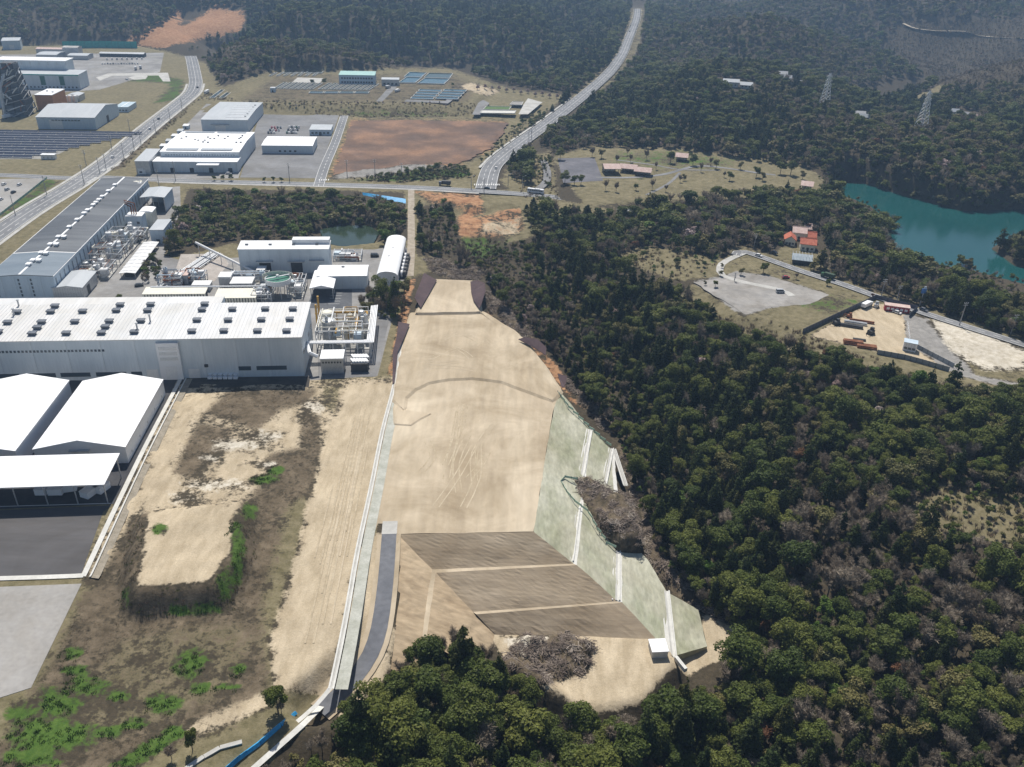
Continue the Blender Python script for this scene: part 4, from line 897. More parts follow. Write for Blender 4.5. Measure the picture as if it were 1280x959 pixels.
q = place('control_house', 'blue-grey two-storey block by the factory wood', (191, 303), (207, 304.5), 288, (218.5, 275), rz=R(7.6)); shell(q, WALLB, 3, 4); roof(q, 'flat', GREYR, th=.4); row(q, 'r', 4, q.h * .55, 2, 1.5); win(q, 'f', 0, .2, 2, 2.4, DARK, 'door')
q = place('bicycle_shed', 'long open shelter with ribbed white roof along the factory street', (152, 347), (170, 348), 341.5, (200, 303), rz=R(7.6))
for s in (-1, 1):
    for k in range(8): box('column', .25, .25, q.h, (s * (q.L / 2 - .3), -q.W / 2 + .5 + (q.W - 1) * k / 7, 0), GALV, q.t)
roof(q, 'gy', STEELW, .4, .4, .2, 0); r_ = [box('roof_strip', q.L + .7, .25, .12, (0, -q.W / 2 + q.W * (k + .5) / 9, q.h + .55), BRIGHT, q.t) for k in range(9)]
box('dark_block', q.L * .6, q.W * .9, 1.6, (0, 0, .05), DARK, q.t)  # low dark box taking up most of the floor under the roof
q = place('cream_store', 'long low cream store with dark bays behind the white factory, left one', (181, 376.5), (257, 376.5), 367.5, W=7); box('wall', q.L - .6, q.W - .6, q.h - .1, (0, .2, 0), DARK, q.t)
for k in range(22): box('pier', .9, .5, q.h, (-q.L / 2 + q.L * k / 21, -q.W / 2 + .25, 0), CREAM, q.t)
roof(q, 'mono', CREAM, .7, .4)
q = place('cream_store', 'short low cream store with dark bays at the notch of the white factory', (270, 381), (320, 381), 372.5, W=10); box('wall', q.L - .6, q.W - .6, q.h - .1, (0, .2, 0), DARK, q.t)
for k in range(15): box('pier', .9, .5, q.h, (-q.L / 2 + q.L * k / 14, -q.W / 2 + .25, 0), CREAM, q.t)
roof(q, 'mono', CREAM, .7, .4)
q = place('tall_hall', 'tall white hall with plain blue-white front behind the round tank', (299.5, 345), (413, 341), 311.7, (416, 303)); shell(q, WALLW, 9, 2); roof(q, 'mono', WHITE, .8, .3, gm=WALLW)
box('stair_head', 20, 5, 2.6, (q.L / 2 - 10, q.W / 2 - 2, q.h + .5), WHITE, q.t)
for k in range(4): vent(q, -q.L * .42 + q.L * .26 * k, 0, q.h + .6, .6)
for x_, w_, z_ in ((-.22, 6, 0), (.13, 6, 0)): win(q, 'f', q.L * x_, z_, w_, 6.5, DARK, 'loading_door', .2); box('door_canopy', w_ + 3, 2.2, .3, (q.L * x_, -q.W / 2 - 1.1, 6.8), GALV, q.t)
box('door_canopy', 8, 2, .3, (q.L * .36, -q.W / 2 - 1, 7.2), GALV, q.t)
q = place('lshaped_hall', 'white hall with a gabled porch wing over the dark car park', (398, 361), (459, 361), 345, (459, 332)); shell(q, WALLW, 6, 3); roof(q, 'gx', BRIGHT, 1.2, .4, gm=WALLW)
q2 = Bd(); q2.L = 11.5; q2.W = 24; q2.h = q.h - 1.2; q2.t = q.t; LX = -q.L / 2 - 1
def sub(qq, name, dx, dy): 
    e = bpy.data.objects.new(name, None); COL.objects.link(e); e.parent = qq.t; e.location = (dx, dy, 0); return e
q2.t = sub(q, 'porch_wing', -q.L / 2 + 3.5, -q.W / 2 - 1.5)
for s in (-1, 1):
    for k in range(4): box('column', .4, .4, q2.h, (s * (q2.L / 2 - .3), -q2.W / 2 + .4 + 7 * k, 0), GALV, q2.t)
roof(q2, 'gy', BRIGHT, 1.4, .3, gm=WHITE); vent(q, 0, 2, q.h + 1.2, .6)
q = place('arched_hall', 'narrow white hall with arched roof next to the row of black tanks', (471, 360), (497, 358), 345, (499, 299), rz=R(3)); shell(q, WHITE, 3, 9); roof(q, 'archy', BRIGHT, 2.2, .25, gm=WHITE); vent(q, 0, 8, q.h + 2.2, .4); vent(q, -1, -6, q.h + 2.2, .4)
t = thing('tank_rack', 'dark rack of six round-ended tanks beside the arched hall', 'tanks', tuple(P(505, 335)), R(3))
box('rack_base', 5.2, 34, .5, (0, 0, .02), DARK, t)
for k in range(6):
    b = MB(); y = -14 + k * 5.4; b.tube((-2.2, y, 2), (2.2, y, 2), 1.9, n=14); o = b.obj('tank', DARK, t)
    c = MB(); c.tube((-.5, y, 2), (.5, y, 2), 2.0, n=14); c.obj('tank_band', BRIGHT, o)

# -- tents and canopy
def tent(label, A, Bq, top, C, rise):
    q = place('storage_tent', label, A, Bq, top, C, cat='tent'); shell(q, WHITE, 0); roof(q, 'gy', BRIGHT, rise, .25, .25, gm=WHITE)
    b = MB()
    for s in (-1, 1): box('eave_beam', .3, q.W, .35, (s * (q.L / 2 + .1), 0, q.h - .5), STEELW, q.t)
    win(q, 'f', 0, 0, q.L * .2, q.h * .85, STEELW, 'roller_door', .2); box('door_canopy', q.L * .22, 1.4, .2, (0, -q.W / 2 - .6, q.h * .9), GALV, q.t)
    for k in range(5): win(q, 'r', -q.W / 2 + q.W * (k + .5) / 5, 1.5, .8, .8, GALV, 'louvre')
    return q
tent('white gabled storage tent nearest the open concrete channel', (49, 580), (161, 579), 559, (209, 475), 3.2)
tent('white gabled storage tent at the left edge of the photo', (-90, 592), (26, 588), 564, (91, 476), 3.2)
q = place('loading_canopy', 'white open loading canopy in front of the two storage tents', (-130, 634), (136, 631), 606, (151, 571), cat='canopy')
for k in range(8):
    for s in (-1, 1): box('column', .3, .3, q.h + (0 if s < 0 else .8), (-q.L / 2 + .6 + (q.L - 1.2) * k / 7, s * (q.W / 2 - 1), 0), GALV, q.t)
roof(q, 'mono', BRIGHT, 1.0, .3, .3, gm=None)
for k in range(8): box('rafter', .2, q.W - 1, .4, (-q.L / 2 + .6 + (q.L - 1.2) * k / 7, 0, q.h - .3), GALV, q.t)
for i, (px, py, w_, d_, rz) in enumerate([(53, 617, 3.6, 2.6, 5), (71, 617, 4.6, 2.6, 5), (88, 613, 4.2, 2.4, 20), (113, 618, 3.4, 5.2, -20), (128, 613, 3.0, 4.6, -18)]):
    t = thing('storage_box', ['leftmost white box under the loading canopy', 'widest white box under the loading canopy', 'small tilted white box under the loading canopy, third from left', 'white box turned end-on under the canopy, fourth from left', 'white box at the right end under the loading canopy'][i], 'box', tuple(P(px, py, .06)), R(rz)); box('case', w_, d_, 2.2, (0, 0, .15), BRIGHT, t); box('skid', w_ * .9, d_ * .9, .15, (0, 0, 0), DARK, t); box('lid', w_ + .15, d_ + .15, .15, (0, 0, 2.35), WHITE, t)

# -- process plant: tanks, frames and pipes
def plant(name, label, c, rz, L, W, hmax, seed, tanks=8, pipes=14, tm=(STEELW, GALV, CREAM), pm=(STEELW, GALV, RUST), fm=GALV, fr=True, ducts=3):
    rr = random.Random(seed); t = thing(name, label, 'process plant', tuple(c), rz)
    box('floor_slab', L, W, .3, (0, 0, .08), CONC, t); nc = max(2, int(L / 6)); nr = max(2, int(W / 6))
    if fr:
        for i in range(nc + 1):
            for j in range(nr + 1): box('column', .3, .3, hmax * .7, (-L / 2 + L * i / nc * .98 + .2, -W / 2 + W * j / nr * .98 + .2, .3), fm, t)
        for lv in (.35, .7):
            for j in range(nr + 1): box('beam', L, .3, .3, (0, -W / 2 + W * j / nr * .98 + .2, hmax * lv), fm, t)
            for i in range(nc + 1): box('beam', .3, W, .28, (-L / 2 + L * i / nc * .98 + .2, 0, hmax * lv + .31), fm, t)
    for k in range(tanks):
        r_ = rr.uniform(.7, 1.9); x, y = rr.uniform(-L / 2 + 2, L / 2 - 2), rr.uniform(-W / 2 + 2, W / 2 - 2); hh = rr.uniform(.35, 1.0) * hmax
        o = cyl('tank', round(r_ * 4) / 4, round(hh), (x, y, .3), rr.choice(tm), t, .5); cyl('manway', .35, .5, (0, 0, round(hh) + .4), GALV, o, n=8)
    for k in range(pipes):
        z = rr.uniform(.2, .95) * hmax; y = rr.uniform(-W / 2, W / 2); x0 = rr.uniform(-L / 2, 0); x1 = rr.uniform(0, L / 2); y2 = rr.uniform(-W / 2, W / 2)
        pts = [(x0, y, .3), (x0, y, z), (x1, y, z), (x1, y2, z), (x1, y2, z * .5)] if rr.random() < .6 else [(x0, y, z), (x0, y2, z), (x1, y2, z), (x1, y2, .3)]
        pipe('pipe', pts, rr.choice((.16, .22, .35, .45)), rr.choice(pm), t)
    for k in range(ducts):
        x, y = rr.uniform(-L / 2 + 2, L / 2 - 2), rr.uniform(-W / 2 + 2, W / 2 - 2); o = box('housing', rr.uniform(2, 4), rr.uniform(2, 4), rr.uniform(2, hmax * .5), (x, y, hmax * rr.choice((0, .36, .36))+.3), rr.choice((STEELW, WALLB, GALV, WHITE)), t)
    return t
a, b_ = P(105, 345), P(176, 297)
for i, (px, py, L, W, hm, lab) in enumerate([(121, 343, 17, 16, 7, 'cluster of dust collectors and ducts next to the annex hall'), (137, 323, 18, 22, 9, 'brown and white ducts and cyclones along the middle of the dark-roofed factory'), (155, 306, 16, 22, 10, 'dust collector bank beside the tall pale block'), (171, 300, 12, 12, 7, 'small tanks and fans at the foot of the tall pale block'), (177, 250, 9, 14, 12, 'rusty ducts and white pipes at the far end of the dark-roofed factory')]):
    plant('dust_collector_plant', lab, P(px, py), R(7.6), L, W, hm, 20 + i, 9, 12, pm=(STEELW, RUST, GALV, CREAM))
rail_fence('site_wall', 'grey sheet wall along the factory street by the ducts', W0([(124, 350), (149, 322)]), 4.5, GALV, 4, cat='wall')
plant('chemical_plant', 'white pipe-rack plant with ochre columns right of the white factory', P(432, 424), TH, 24, 22, 13, 3, 9, 22, (STEELW, GALV, CREAM), (YELLOW, YELLOW, STEELW, CREAM), STEELW)
t = thing('pipe_rack', 'white pipe rack framing the plant with the ochre columns', 'pipe rack', tuple(P(430, 432)), TH)
for k in range(5): pipe('pipe', [(-14, -11.5 - k * .7, 8 + .1 * k), (11.5 + k * .7, -11.5 - k * .7, 8 + .1 * k), (11.5 + k * .7, 26, 8 + .1 * k)], .3, BRIGHT, t)
for k in range(6): box('rack_leg', .35, .35, 8, (-14 + k * 5.3, -12.5, 0), STEELW, t); box('rack_leg', .35, .35, 8, (13, -12 + k * 7, 0), STEELW, t)
t = thing('storage_tank', 'tall grey vertical tank among the ochre pipework', 'tank', tuple(P(413, 428, .3)), 0); cyl('tank_shell', 3.0, 11, (0, 0, 0), GALV, t, .8, 20); cyl('tank_rail', 3.1, .25, (0, 0, 10.9), CREAM, t, n=20)
t = thing('storage_tank', 'second white-topped tank behind the tall grey tank', 'tank', tuple(P(411, 415, .3)), 0); cyl('tank_shell', 2.6, 10, (0, 0, 0), CREAM, t, .8, 20); cyl('tank_rail', 2.7, .25, (0, 0, 9.9), STEELW, t, n=20)
for px, py, hh in ((397, 410, 12), (400, 404, 14)):
    t = thing('flue_stack', 'slim ochre flue at the corner of the white factory' + (', shorter one' if hh < 13 else ', taller one'), 'chimney', tuple(P(px, py)), 0); cyl('flue', .5, hh, (0, 0, 0), YELLOW, t); cyl('flue_collar', .7, .4, (0, 0, hh * .6), YELLOW, t); box('flue_base', 1.6, 1.6, 1, (0, 0, 0), CONC, t)
q = place('cooling_unit', 'boxy grey unit with white roof between factory and plant yard', (402, 467), (430, 467), 449, W=8, cat='machine'); shell(q, GALV, 4, 2); roof(q, 'flat', BRIGHT, th=.5); row(q, 'f', 7, q.h * .72, .7, .8, DARK, name='louvre'); pipe('duct', [(-6, -2, q.h + .4), (-9, -2, q.h + 2), (-11, 6, q.h + 2)], .8, BRIGHT, q.t)
q = place('fan_cooler', 'low cooler with white zigzag fans at the front of the plant yard', (439, 465), (460, 465), 455, W=9, cat='machine'); shell(q, DARK)
for k in range(6):
    for j in range(2): o = box('fan_cowl', 1.0, 3.2, .8, (-q.L / 2 + q.L * (k + .5) / 6, -2 + j * 4, q.h), BRIGHT, q.t, R(25))
for i, (px, py, L, W, hm, lab) in enumerate([(216, 356, 12, 11, 8, 'pipework and vessels left of the gravel court'), (243, 353, 12, 9, 7, 'blue and rusty vessels below the gravel court'), (313, 352, 20, 8, 6, 'tangle of white pipes left of the round tank'), (330, 372, 10, 14, 6, 'pipe bridge and valves in front of the round tank'), (372, 364, 8, 18, 8, 'ochre ladders and pipes right of the round tank'), (435, 322, 16, 11, 4, 'green and white equipment behind the L-shaped hall')]):
    plant('pipework_plant', lab, P(px, py), TH, L, W, hm, 50 + i, 6, 14, (STEELW, WALLB, GALV), (STEELW, GALV, WALLB, RUST))
for lab, A_, B_, tp, W in (('flat white roofed pump shed next to the diagonal conveyor', (275, 362), (290, 362), 347, 7), ('flat white roofed shed nearest the round tank', (289, 366), (316, 366), 355, 9), ('low flat shed with pale roof left of the pump shed', (241, 364), (263, 364), 357, 6), ('small pinkish-roofed house on the pipework left of the court', (222, 357), (236, 357), 345, 7), ('grey box between the tall hall and the round tank', (322, 348), (332, 348), 338, 6)):
    q = place('pump_shed', lab, A_, B_, tp, W=W); shell(q, GALV, 3, 2); roof(q, 'flat', PINKR if 'pink' in lab else STEELW, th=.4); win(q, 'f', 0, .1, 1.6, 2.2, DARK, 'door')
t = thing('pipe_bundle', 'bundle of parallel white pipes running down beside the gravel court', 'pipes', tuple(P(200, 358)), R(-9))
for k in range(7): pipe('pipe', [(k * 1.2, -8, 1 + .2 * (k % 3)), (k * 1.2 + 1, 50, 1 + .2 * (k % 3))], .38, BRIGHT if k % 2 else GALV, t)
for k in range(6): box('pipe_support', 9, .4, .9, (3.8, -6 + k * 10, .02), CONC, t)
t = thing('conveyor', 'slim diagonal conveyor tube reaching over the gravel court', 'conveyor', tuple(P(247, 318)), 0)
a = P(247, 318) * 0 + np.array([0, 0, 7]); b_ = P(318, 346) - P(247, 318) + np.array([0, 0, 3]); pipe('tube', [a, b_], .7, STEELW, t, 8)
for k in range(5): f_ = (k + .2) / 5; p = a + (b_ - a) * f_; box('trestle', .3, .3, p[2] - .5, (p[0], p[1], 0), GALV, t)
t = thing('service_pipe', 'white service pipe on posts running across behind the white factory', 'pipe', tuple(P(225, 372)), TH); pipe('pipe', [(-14, 2, 5), (52, 2, 5)], .45, BRIGHT, t)
for k in range(9): box('pipe_post', .3, .3, 4.7, (-12 + k * 7.6, 2, 0), GALV, t)
# round thickener
t = thing('thickener_tank', 'round thickener tank on legs with green water', 'tank', tuple(P(349.5, 369)), TH)
b = MB(); b.lathe([(1.0, 5), (6.4, 7.2), (6.4, 9.6), (6.1, 9.6), (6.1, 8.8), (.4, 8.8)], 28); b.obj('tank_shell', STEELW, t)
b = MB(); b.lathe([(6.08, 8.82), (6.08, 8.9)], 28); b.obj('water', GREENW, t)
for k in range(10): box('leg', .35, .35, 7, (5.9 * math.cos(k * .628), 5.9 * math.sin(k * .628), 0), GALV, t)
box('bridge', 13, .9, .3, (0, 0, 10), GALV, t, R(30)); cyl('drive', .7, 1.2, (0, 0, 9.9), STEELW, t)
b = MB()
for k in range(15):
    a0 = math.pi * (.02 + .96 * k / 15); box('screen_panel', 1.5, .12, 3.0, (7.6 * math.cos(a0 + .1), 7.6 * math.sin(a0 + .1) * .75, 8.0), CREAM, t, a0 + .1 + math.pi / 2)

# -- works across the road
q = place('white_warehouse', 'white warehouse with lean-to front, solar panels and roof fans beyond the cross road', (203, 210), (301, 210), 190.5, (320.5, 165.8)); shell(q, WALLW, 12, 6); roof(q, 'gx', BRIGHT, 1.0, .4, gm=WALLW)
row(q, 'f', 26, q.h * .78, .9, .8, M('slot_glass', (.2, .25, .3), (.26, .3, .35), .5, .3))
for k in range(2): o = box('solar_panel', q.L * .4, 6, .12, ((-.24 + .44 * k) * q.L, -q.W / 2 + 5.5, q.h + .8), M('film_panel', (.36, .4, .44), (.42, .45, .48), .4, .4), q.t)
for k in range(2): o = box('solar_panel', q.L * .4, 4, .12, ((-.24 + .44 * k) * q.L, q.W / 2 - 4, q.h + .8), MATS['film_panel'], q.t)
for px, py in [(227, 173.5), (233, 171.5), (244, 175), (248, 176), (254, 178), (256, 176), (260, 178.5), (260, 172), (263, 174), (268, 174), (273, 170), (281, 174), (285, 171), (295.5, 178.5), (301, 178.5), (299, 174), (301, 172.5), (303, 170)]:
    x, y = loc(q, px, py, q.h + 1); o = cyl('roof_fan', .6, .8, (x, y, q.h + .6), VENTM, q.t, n=8); cyl('fan_cowl', .9, .3, (0, 0, .8), VENTM, o, n=8)
pz = P(203, 219) ; lean = sub(q, 'lean_to', 0, -q.W / 2 - 7); hl = ht(298.6, 219, 206)
box('lean_wall', q.L + 3, 13.6, hl, (-1, 0, 0), WALLW, lean); box('lean_roof', q.L + 4, 14, .4, (-1, 0, hl + .02), BRIGHT, lean); box('entrance_canopy', 16, 6, .5, (9, -9.4, hl - 1.2), BRIGHT, lean)
for k in range(13): box('seam', .15, .1, hl, (-q.L / 2 - 1 + (q.L + 1) * k / 12, -6.82, 0), GALV, lean)
for k in range(4): box('door', 3, .12, 3.4, (-18 + k * 14, -6.83, 0), DARK, lean)
q = place('grey_warehouse', 'grey-roofed white warehouse with pale roof stripes behind the solar-panel warehouse', (252.5, 165), (311, 165), 150.5, (331, 128.5)); shell(q, WALLW, 8, 7); roof(q, 'gx', GREYR, 1.0, .3, gm=WALLW); win(q, 'f', -4, 0, 9, 5, STEELW, 'shutter_door'); box('door_canopy', 16, 2, .4, (-4, -q.W / 2 - 1, 6), GALV, q.t)
for k in range(6): box('roof_stripe', q.L * .45, .8, .12, (q.L * .2, -q.W / 2 + q.W * (k + 1) / 8, q.h + .45 + .9 * (1 - abs(2 * (k + 1) / 8 - 1))), BRIGHT, q.t); vent(q, q.L * .4, -q.W / 2 + q.W * (k + 1) / 8 + 3, q.h + .6, .6)
q = place('white_shed', 'plain white shed standing alone on the rear yard', (327, 193.5), (391.5, 192.5), 182.7, (398.6, 171.5)); shell(q, WALLW, 8, 3); roof(q, 'gx', BRIGHT, .7, .3, gm=WALLW); row(q, 'f', 4, 1.5, 1.8, 1.2, DARK, .4)
q = place('blue_office', 'small light-blue office behind the white shed', (387, 169.5), (414, 169.5), 163, (415, 156.5)); shell(q, WALLB, 5, 2); roof(q, 'flat', GREYR, th=.5); row(q, 'f', 5, 1.4, 2, 1.6); win(q, 'f', 0, 0, 2.4, 2.6, DARK, 'door')
q = place('grey_hut', 'grey gabled hut at the corner beside the solar-panel warehouse', (170, 219), (189, 218), 202, (202, 189)); shell(q, GALV, 3, 4); roof(q, 'mono', GREYR, 1.5, .3, gm=GALV); win(q, 'f', 0, 0, 3, 3.5, STEELW, 'shutter_door')
HUT = ['leaning roadside hut nearest the grey gabled hut', 'second small roadside hut up the slope', 'third small roadside hut up the slope', 'fourth small roadside hut up the slope', 'farthest small roadside hut, beside the grey-roofed warehouse']
for k in range(5):
    px, py = 200 + k * 7.2, 187 - k * 6.3; q = place('small_hut', HUT[k], (px, py), (px + 7, py), py - 4, W=6, group='small huts along the road cutting'); shell(q, WALLB); roof(q, 'mono', GREYR if k % 2 else WHITE, .5, .2); win(q, 'f', 0, .1, 1.2, 2, DARK, 'door')
q = place('gate_kiosk', 'little white kiosk in front of the grey gabled hut', (173, 218), (180, 218), 211, W=5); shell(q, WHITE); roof(q, 'flat', STEELW); win(q, 'f', 0, 1, 2, 1.2, GLASS)
q = place('works_hall', 'broad pale hall with big grey roof above the solar field', (45, 163), (121, 162), 147.5, (140, 130)); shell(q, WALLB, 9, 5); roof(q, 'gx', GREYR, 5, .4, gm=WALLB); row(q, 'f', 9, q.h * .7, 2.2, 1.1, GLASS, .5); win(q, 'f', -q.L * .18, 0, 11, q.h * .8, STEELW, 'shutter_door'); win(q, 'r', 0, 0, 6, 6, DARK, 'shutter_door')
q = place('orange_block', 'orange-brown block with flat white roof', (47, 138), (69, 138), 119.5, (83, 112)); shell(q, ORANGE, 3, 3, core=ORANGE); roof(q, 'flat', BRIGHT, th=.6); vent(q, -3, 2, q.h + .6, .7); vent(q, 4, -3, q.h + .6, .7); win(q, 'r', 0, 0, 3, 4, DARK, 'door')
q = place('main_works', 'big white works hall with two-step roof and green eaves', (-20, 111), (101, 112), 94, (116, 89)); shell(q, WALLW, 12, 3); roof(q, 'mono', GREYR, .8, .5, gm=WALLW); row(q, 'f', 24, 1.2, 1.6, 1.6, DARK, .96); box('eave_band', q.L + 1, .4, 1.0, (0, -q.W / 2 - .3, q.h - .6), TEAL, q.t)
for x_ in (.12, .32): win(q, 'f', q.L * x_, 4, 5, q.h - 5.5, M('dark_green_panel', (.03, .12, .09), (.05, .16, .12), .4, .5), 'green_panel')
up = sub(q, 'upper_hall', -8, q.W / 2 + 9); box('upper_wall', q.L - 24, 22, q.h + 10, (0, 0, 0), WALLW, up); box('upper_roof', q.L - 22, 24, .6, (0, 0, q.h + 10), BRIGHT, up)
for k in range(9): box('roof_brace', .5, .3, 3, (-q.L * .38 + k * q.L * .095, -11.2, q.h + 6), GALV, up, 0)
q = place('blue_shed', 'pale blue shed at the forest foot, far upper left', (5, 61), (27, 62), 51, W=30, rz=R(25)); shell(q, WALLB, 4, 4); roof(q, 'mono', GREYR, .6, .3, gm=WALLB); win(q, 'f', 0, 0, 6, 6, STEELW, 'shutter_door')
q = place('blue_tank_house', 'blue-grey sheds cut by the left edge below the dark tower', (-40, 136), (9, 135), 117, W=24); shell(q, WALLB, 5, 3); roof(q, 'gy', BLUER, 2, .3, gm=WALLB); win(q, 'f', 5, 0, 6, 6, DARK, 'shutter_door')
for lab, A_, B_, tp, W, mt in (('low pinkish shed in front of the teal fence', (44, 67.5), (78, 67.5), 62, 14, PINKR), ('grey sloping shed behind the big works hall', (45, 76), (72, 76), 69, 30, GREYR), ('grey gabled shed right of the sloping shed', (84, 75), (110, 75), 70, 22, GREYR), ('tall concrete bin house below the teal fence', (79, 71), (99, 71), 60, 16, CONC), ('long low dark store beside the far car park', (120, 73), (180, 72), 68, 12, GREYR)):
    q = place('works_shed', lab, A_, B_, tp, W=W); shell(q, GALV if 'dark' not in lab else DARK, 4, 2); roof(q, 'gx', mt, 1.2, .3, gm=GALV)
q = place('container_office', 'light blue container offices at the roadside, next to the works hall', (143, 141), (161, 140.5), 134.5, (174, 128)); shell(q, WALLB, 4, 4); roof(q, 'flat', M('sky_roof', (.4, .52, .58), (.5, .6, .66), .2, .5), th=.4); box('roof_walk', .8, q.W, .1, (0, 0, q.h + .45), BRIGHT, q.t); row(q, 'f', 4, 1.2, 1.6, 1.2)
q = place('tank_shed', 'cluster of grey tank sheds beside the orange block', (84, 127), (100, 127), 120, W=16); shell(q, GALV, 3, 2); roof(q, 'gy', GREYR, 1.2, .2, gm=GALV); [cyl('tank', 2, 6, (-q.L / 2 - 4 + k * 4.5, -12, 0), STEELW, q.t, .8) for k in range(4)]
q = place('inverter_hut', 'white inverter hut at the corner of the solar field', (51.5, 199.5), (69, 199.5), 194, W=4); shell(q, WHITE, 4, 1); roof(q, 'flat', BRIGHT, th=.3); row(q, 'f', 3, .6, 1.2, 1.4, GALV, name='louvre')
# furnace tower
t = thing('furnace_tower', 'tall dark lattice furnace tower at the upper left', 'tower', tuple(P(26, 143)), TH); hT = ht(26, 143, 78); rr = random.Random(4)
for lv in range(9):
    f_ = 1 - .55 * lv / 9; w_ = 22 * f_; z_ = hT * lv / 9
    for sx in (-1, 0, 1):
        for sy in (-1, 1): b = MB(); b.tube((sx * w_ / 2, sy * w_ / 2, z_), (sx * w_ / 2 * .95, sy * w_ / 2 * .95, z_ + hT / 9), .6, n=4); b.obj('column', DARK, t)
    box('deck', w_ * .98, w_ * .98, .5, (0, 0, z_ + hT / 9 - .5), DARK, t); box('vessel', w_ * rr.uniform(.8, .97), w_ * .9, hT / 9 * .86, (rr.uniform(-2, 2), 0, z_), rr.choice((DARK, VENTM, DARK)), t)
    b = MB(); b.tube((-w_ / 2, -w_ / 2, z_), (w_ / 2, -w_ / 2, z_ + hT / 9), .3, n=4); b.tube((w_ / 2, -w_ / 2, z_), (w_ / 2, w_ / 2, z_ + hT / 9), .3, n=4); b.obj('brace', GALV, t)
    for k in range(2): pipe('pipe', [(rr.uniform(-w_ / 2, w_ / 2), -w_ / 2 - .6, z_), (rr.uniform(-w_ / 2, w_ / 2), -w_ / 2 - .6, z_ + hT / 9)], .5, rr.choice((GALV, RUST, STEELW)), t)
pipe('downcomer', [(-9, -12, 1), (-8, -9, hT * .55), (-3, -6, hT * .8)], 1.3, GALV, t)
# teal fence
rail_fence('teal_fence', 'long teal sheet fence at the foot of the far forest', W0([(79, 60.5), (125, 60), (172, 60.5)]), 9, TEAL, 9)
rail_fence('green_net_fence', 'pale green net fence round the staff car park', W0([(59, 223.5), (36, 242), (0, 270), (-80, 330)]), 1.5, NETG, 5)
# solar field
t = thing('solar_array', 'solar field of dark panel rows at the left edge below the works hall', 'solar panels', tuple(P(50, 185)), R(5))
for k in range(11):
    y = -34 + k * 8.6; x1 = 12 + 9 * k * .62 - 4; x0 = -110
    n = 8; w_ = (x1 - x0) / n
    for j in range(n):
        b = MB(); xx = x0 + j * w_
        b.add([(xx + .2, y, .7), (xx + w_ - .2, y, .7), (xx + w_ - .2, y + 3.6, 1.8), (xx + .2, y + 3.6, 1.8), (xx + .2, y + .02, .6), (xx + w_ - .2, y + .02, .6), (xx + w_ - .2, y + 3.62, 1.7), (xx + .2, y + 3.62, 1.7)], [(0, 1, 2, 3), (7, 6, 5, 4), (0, 4, 5, 1), (1, 5, 6, 2), (2, 6, 7, 3), (3, 7, 4, 0)])
        o = b.obj('panel', SOLAR, t)
    box('front_rail', x1 - x0, .25, .25, ((x0 + x1) / 2, y - .1, .62), BRIGHT, t)
    b = MB()
    for j in range(12): b.box(x0 + (x1 - x0) * j / 11 - .1, x0 + (x1 - x0) * j / 11 + .1, y + 3.0, y + 3.2, 0, 1.5)
    b.obj('stand', GALV, t)
sheet('solar_ground', [(-60, 212), (0, 199), (50, 199), (75, 192), (118, 168), (10, 167), (-60, 168)], 0, M('solar_gravel', (.25, .24, .22), (.33, .32, .29), .2, .95), .05)

# -- water works on its terrace
ZW = 7.0
q = place('filter_house', 'two-storey waterworks building with turquoise roof among the basins', (424, 105.5), (469, 106), 95, (473, 90), z=ZW); shell(q, WALLB, 8, 2); roof(q, 'flat', M('turquoise_roof', (.3, .5, .47), (.36, .56, .52), .3, .5), th=.6); row(q, 'f', 12, q.h * .6, 2.2, 1.8); row(q, 'f', 12, q.h * .15, 2.2, 1.8)
q = place('pump_house', 'flat grey pump house right of the waterworks building', (477, 107.5), (499, 107.5), 100, W=14, z=ZW); shell(q, GALV, 4, 2); roof(q, 'flat', GREYR); row(q, 'f', 4, 1, 2.4, 2, DARK)
q = place('gauge_hut', 'small hut at the left corner of the filter basins', (338, 115.5), (344, 115.5), 110.5, W=7, z=ZW); shell(q, WALLB); roof(q, 'flat', GREYR); win(q, 'f', 0, 0, 1.4, 2.2, DARK, 'door')
def basin(label, pts, z, group=None, mt=BASIN, hgt=1.0, name='filter_basin'):
    w = [P(p[0], p[1], z) for p in pts]; o0 = w[0]; t = thing(name, label, 'basin', tuple(o0), 0, group)
    w = [p - o0 for p in w]; n = len(w)
    for i in range(n):
        a, b_ = w[i], w[(i + 1) % n]; L = np.linalg.norm((b_ - a)[:2]); box('basin_wall', L + .5, .5, hgt, tuple((a + b_) / 2), CONCW, t, math.atan2(b_[1] - a[1], b_[0] - a[0]))
    ear('water', [(p[0], p[1], hgt * .45) for p in w], None, mt, parent=t, kind=None)
LB = 'narrow dark filter basin in the slanting row below the waterworks building'
for k in range(16):
    x = 342 + k * 7.4 + (4 if k > 6 else 0); y = 111.5 + k * .12; basin(LB, [(x, y), (x + 4.2, y), (x + 17, y - 7.6), (x + 13, y - 7.6)], ZW, 'narrow filter basins in a slanting row', M('basin_dark', (.03, .045, .045), (.05, .07, .065), .2, .15))
for k in range(4): basin('long pale basin strip along the front of the filter basins, number %s from the left' % ('one', 'two', 'three', 'four')[k], [(386 + k * 19, 117.2), (403 + k * 19, 117.4), (405 + k * 19, 115.4), (388 + k * 19, 115.2)], ZW, None)
for k in range(7): basin('short dark basin in the back row at the left of the waterworks', [(336 + k * 9, 95.5), (339 + k * 9, 95.5), (347 + k * 8.6, 91.5), (344 + k * 8.6, 91.5)], ZW, 'short basins in the back row', MATS['basin_dark'])
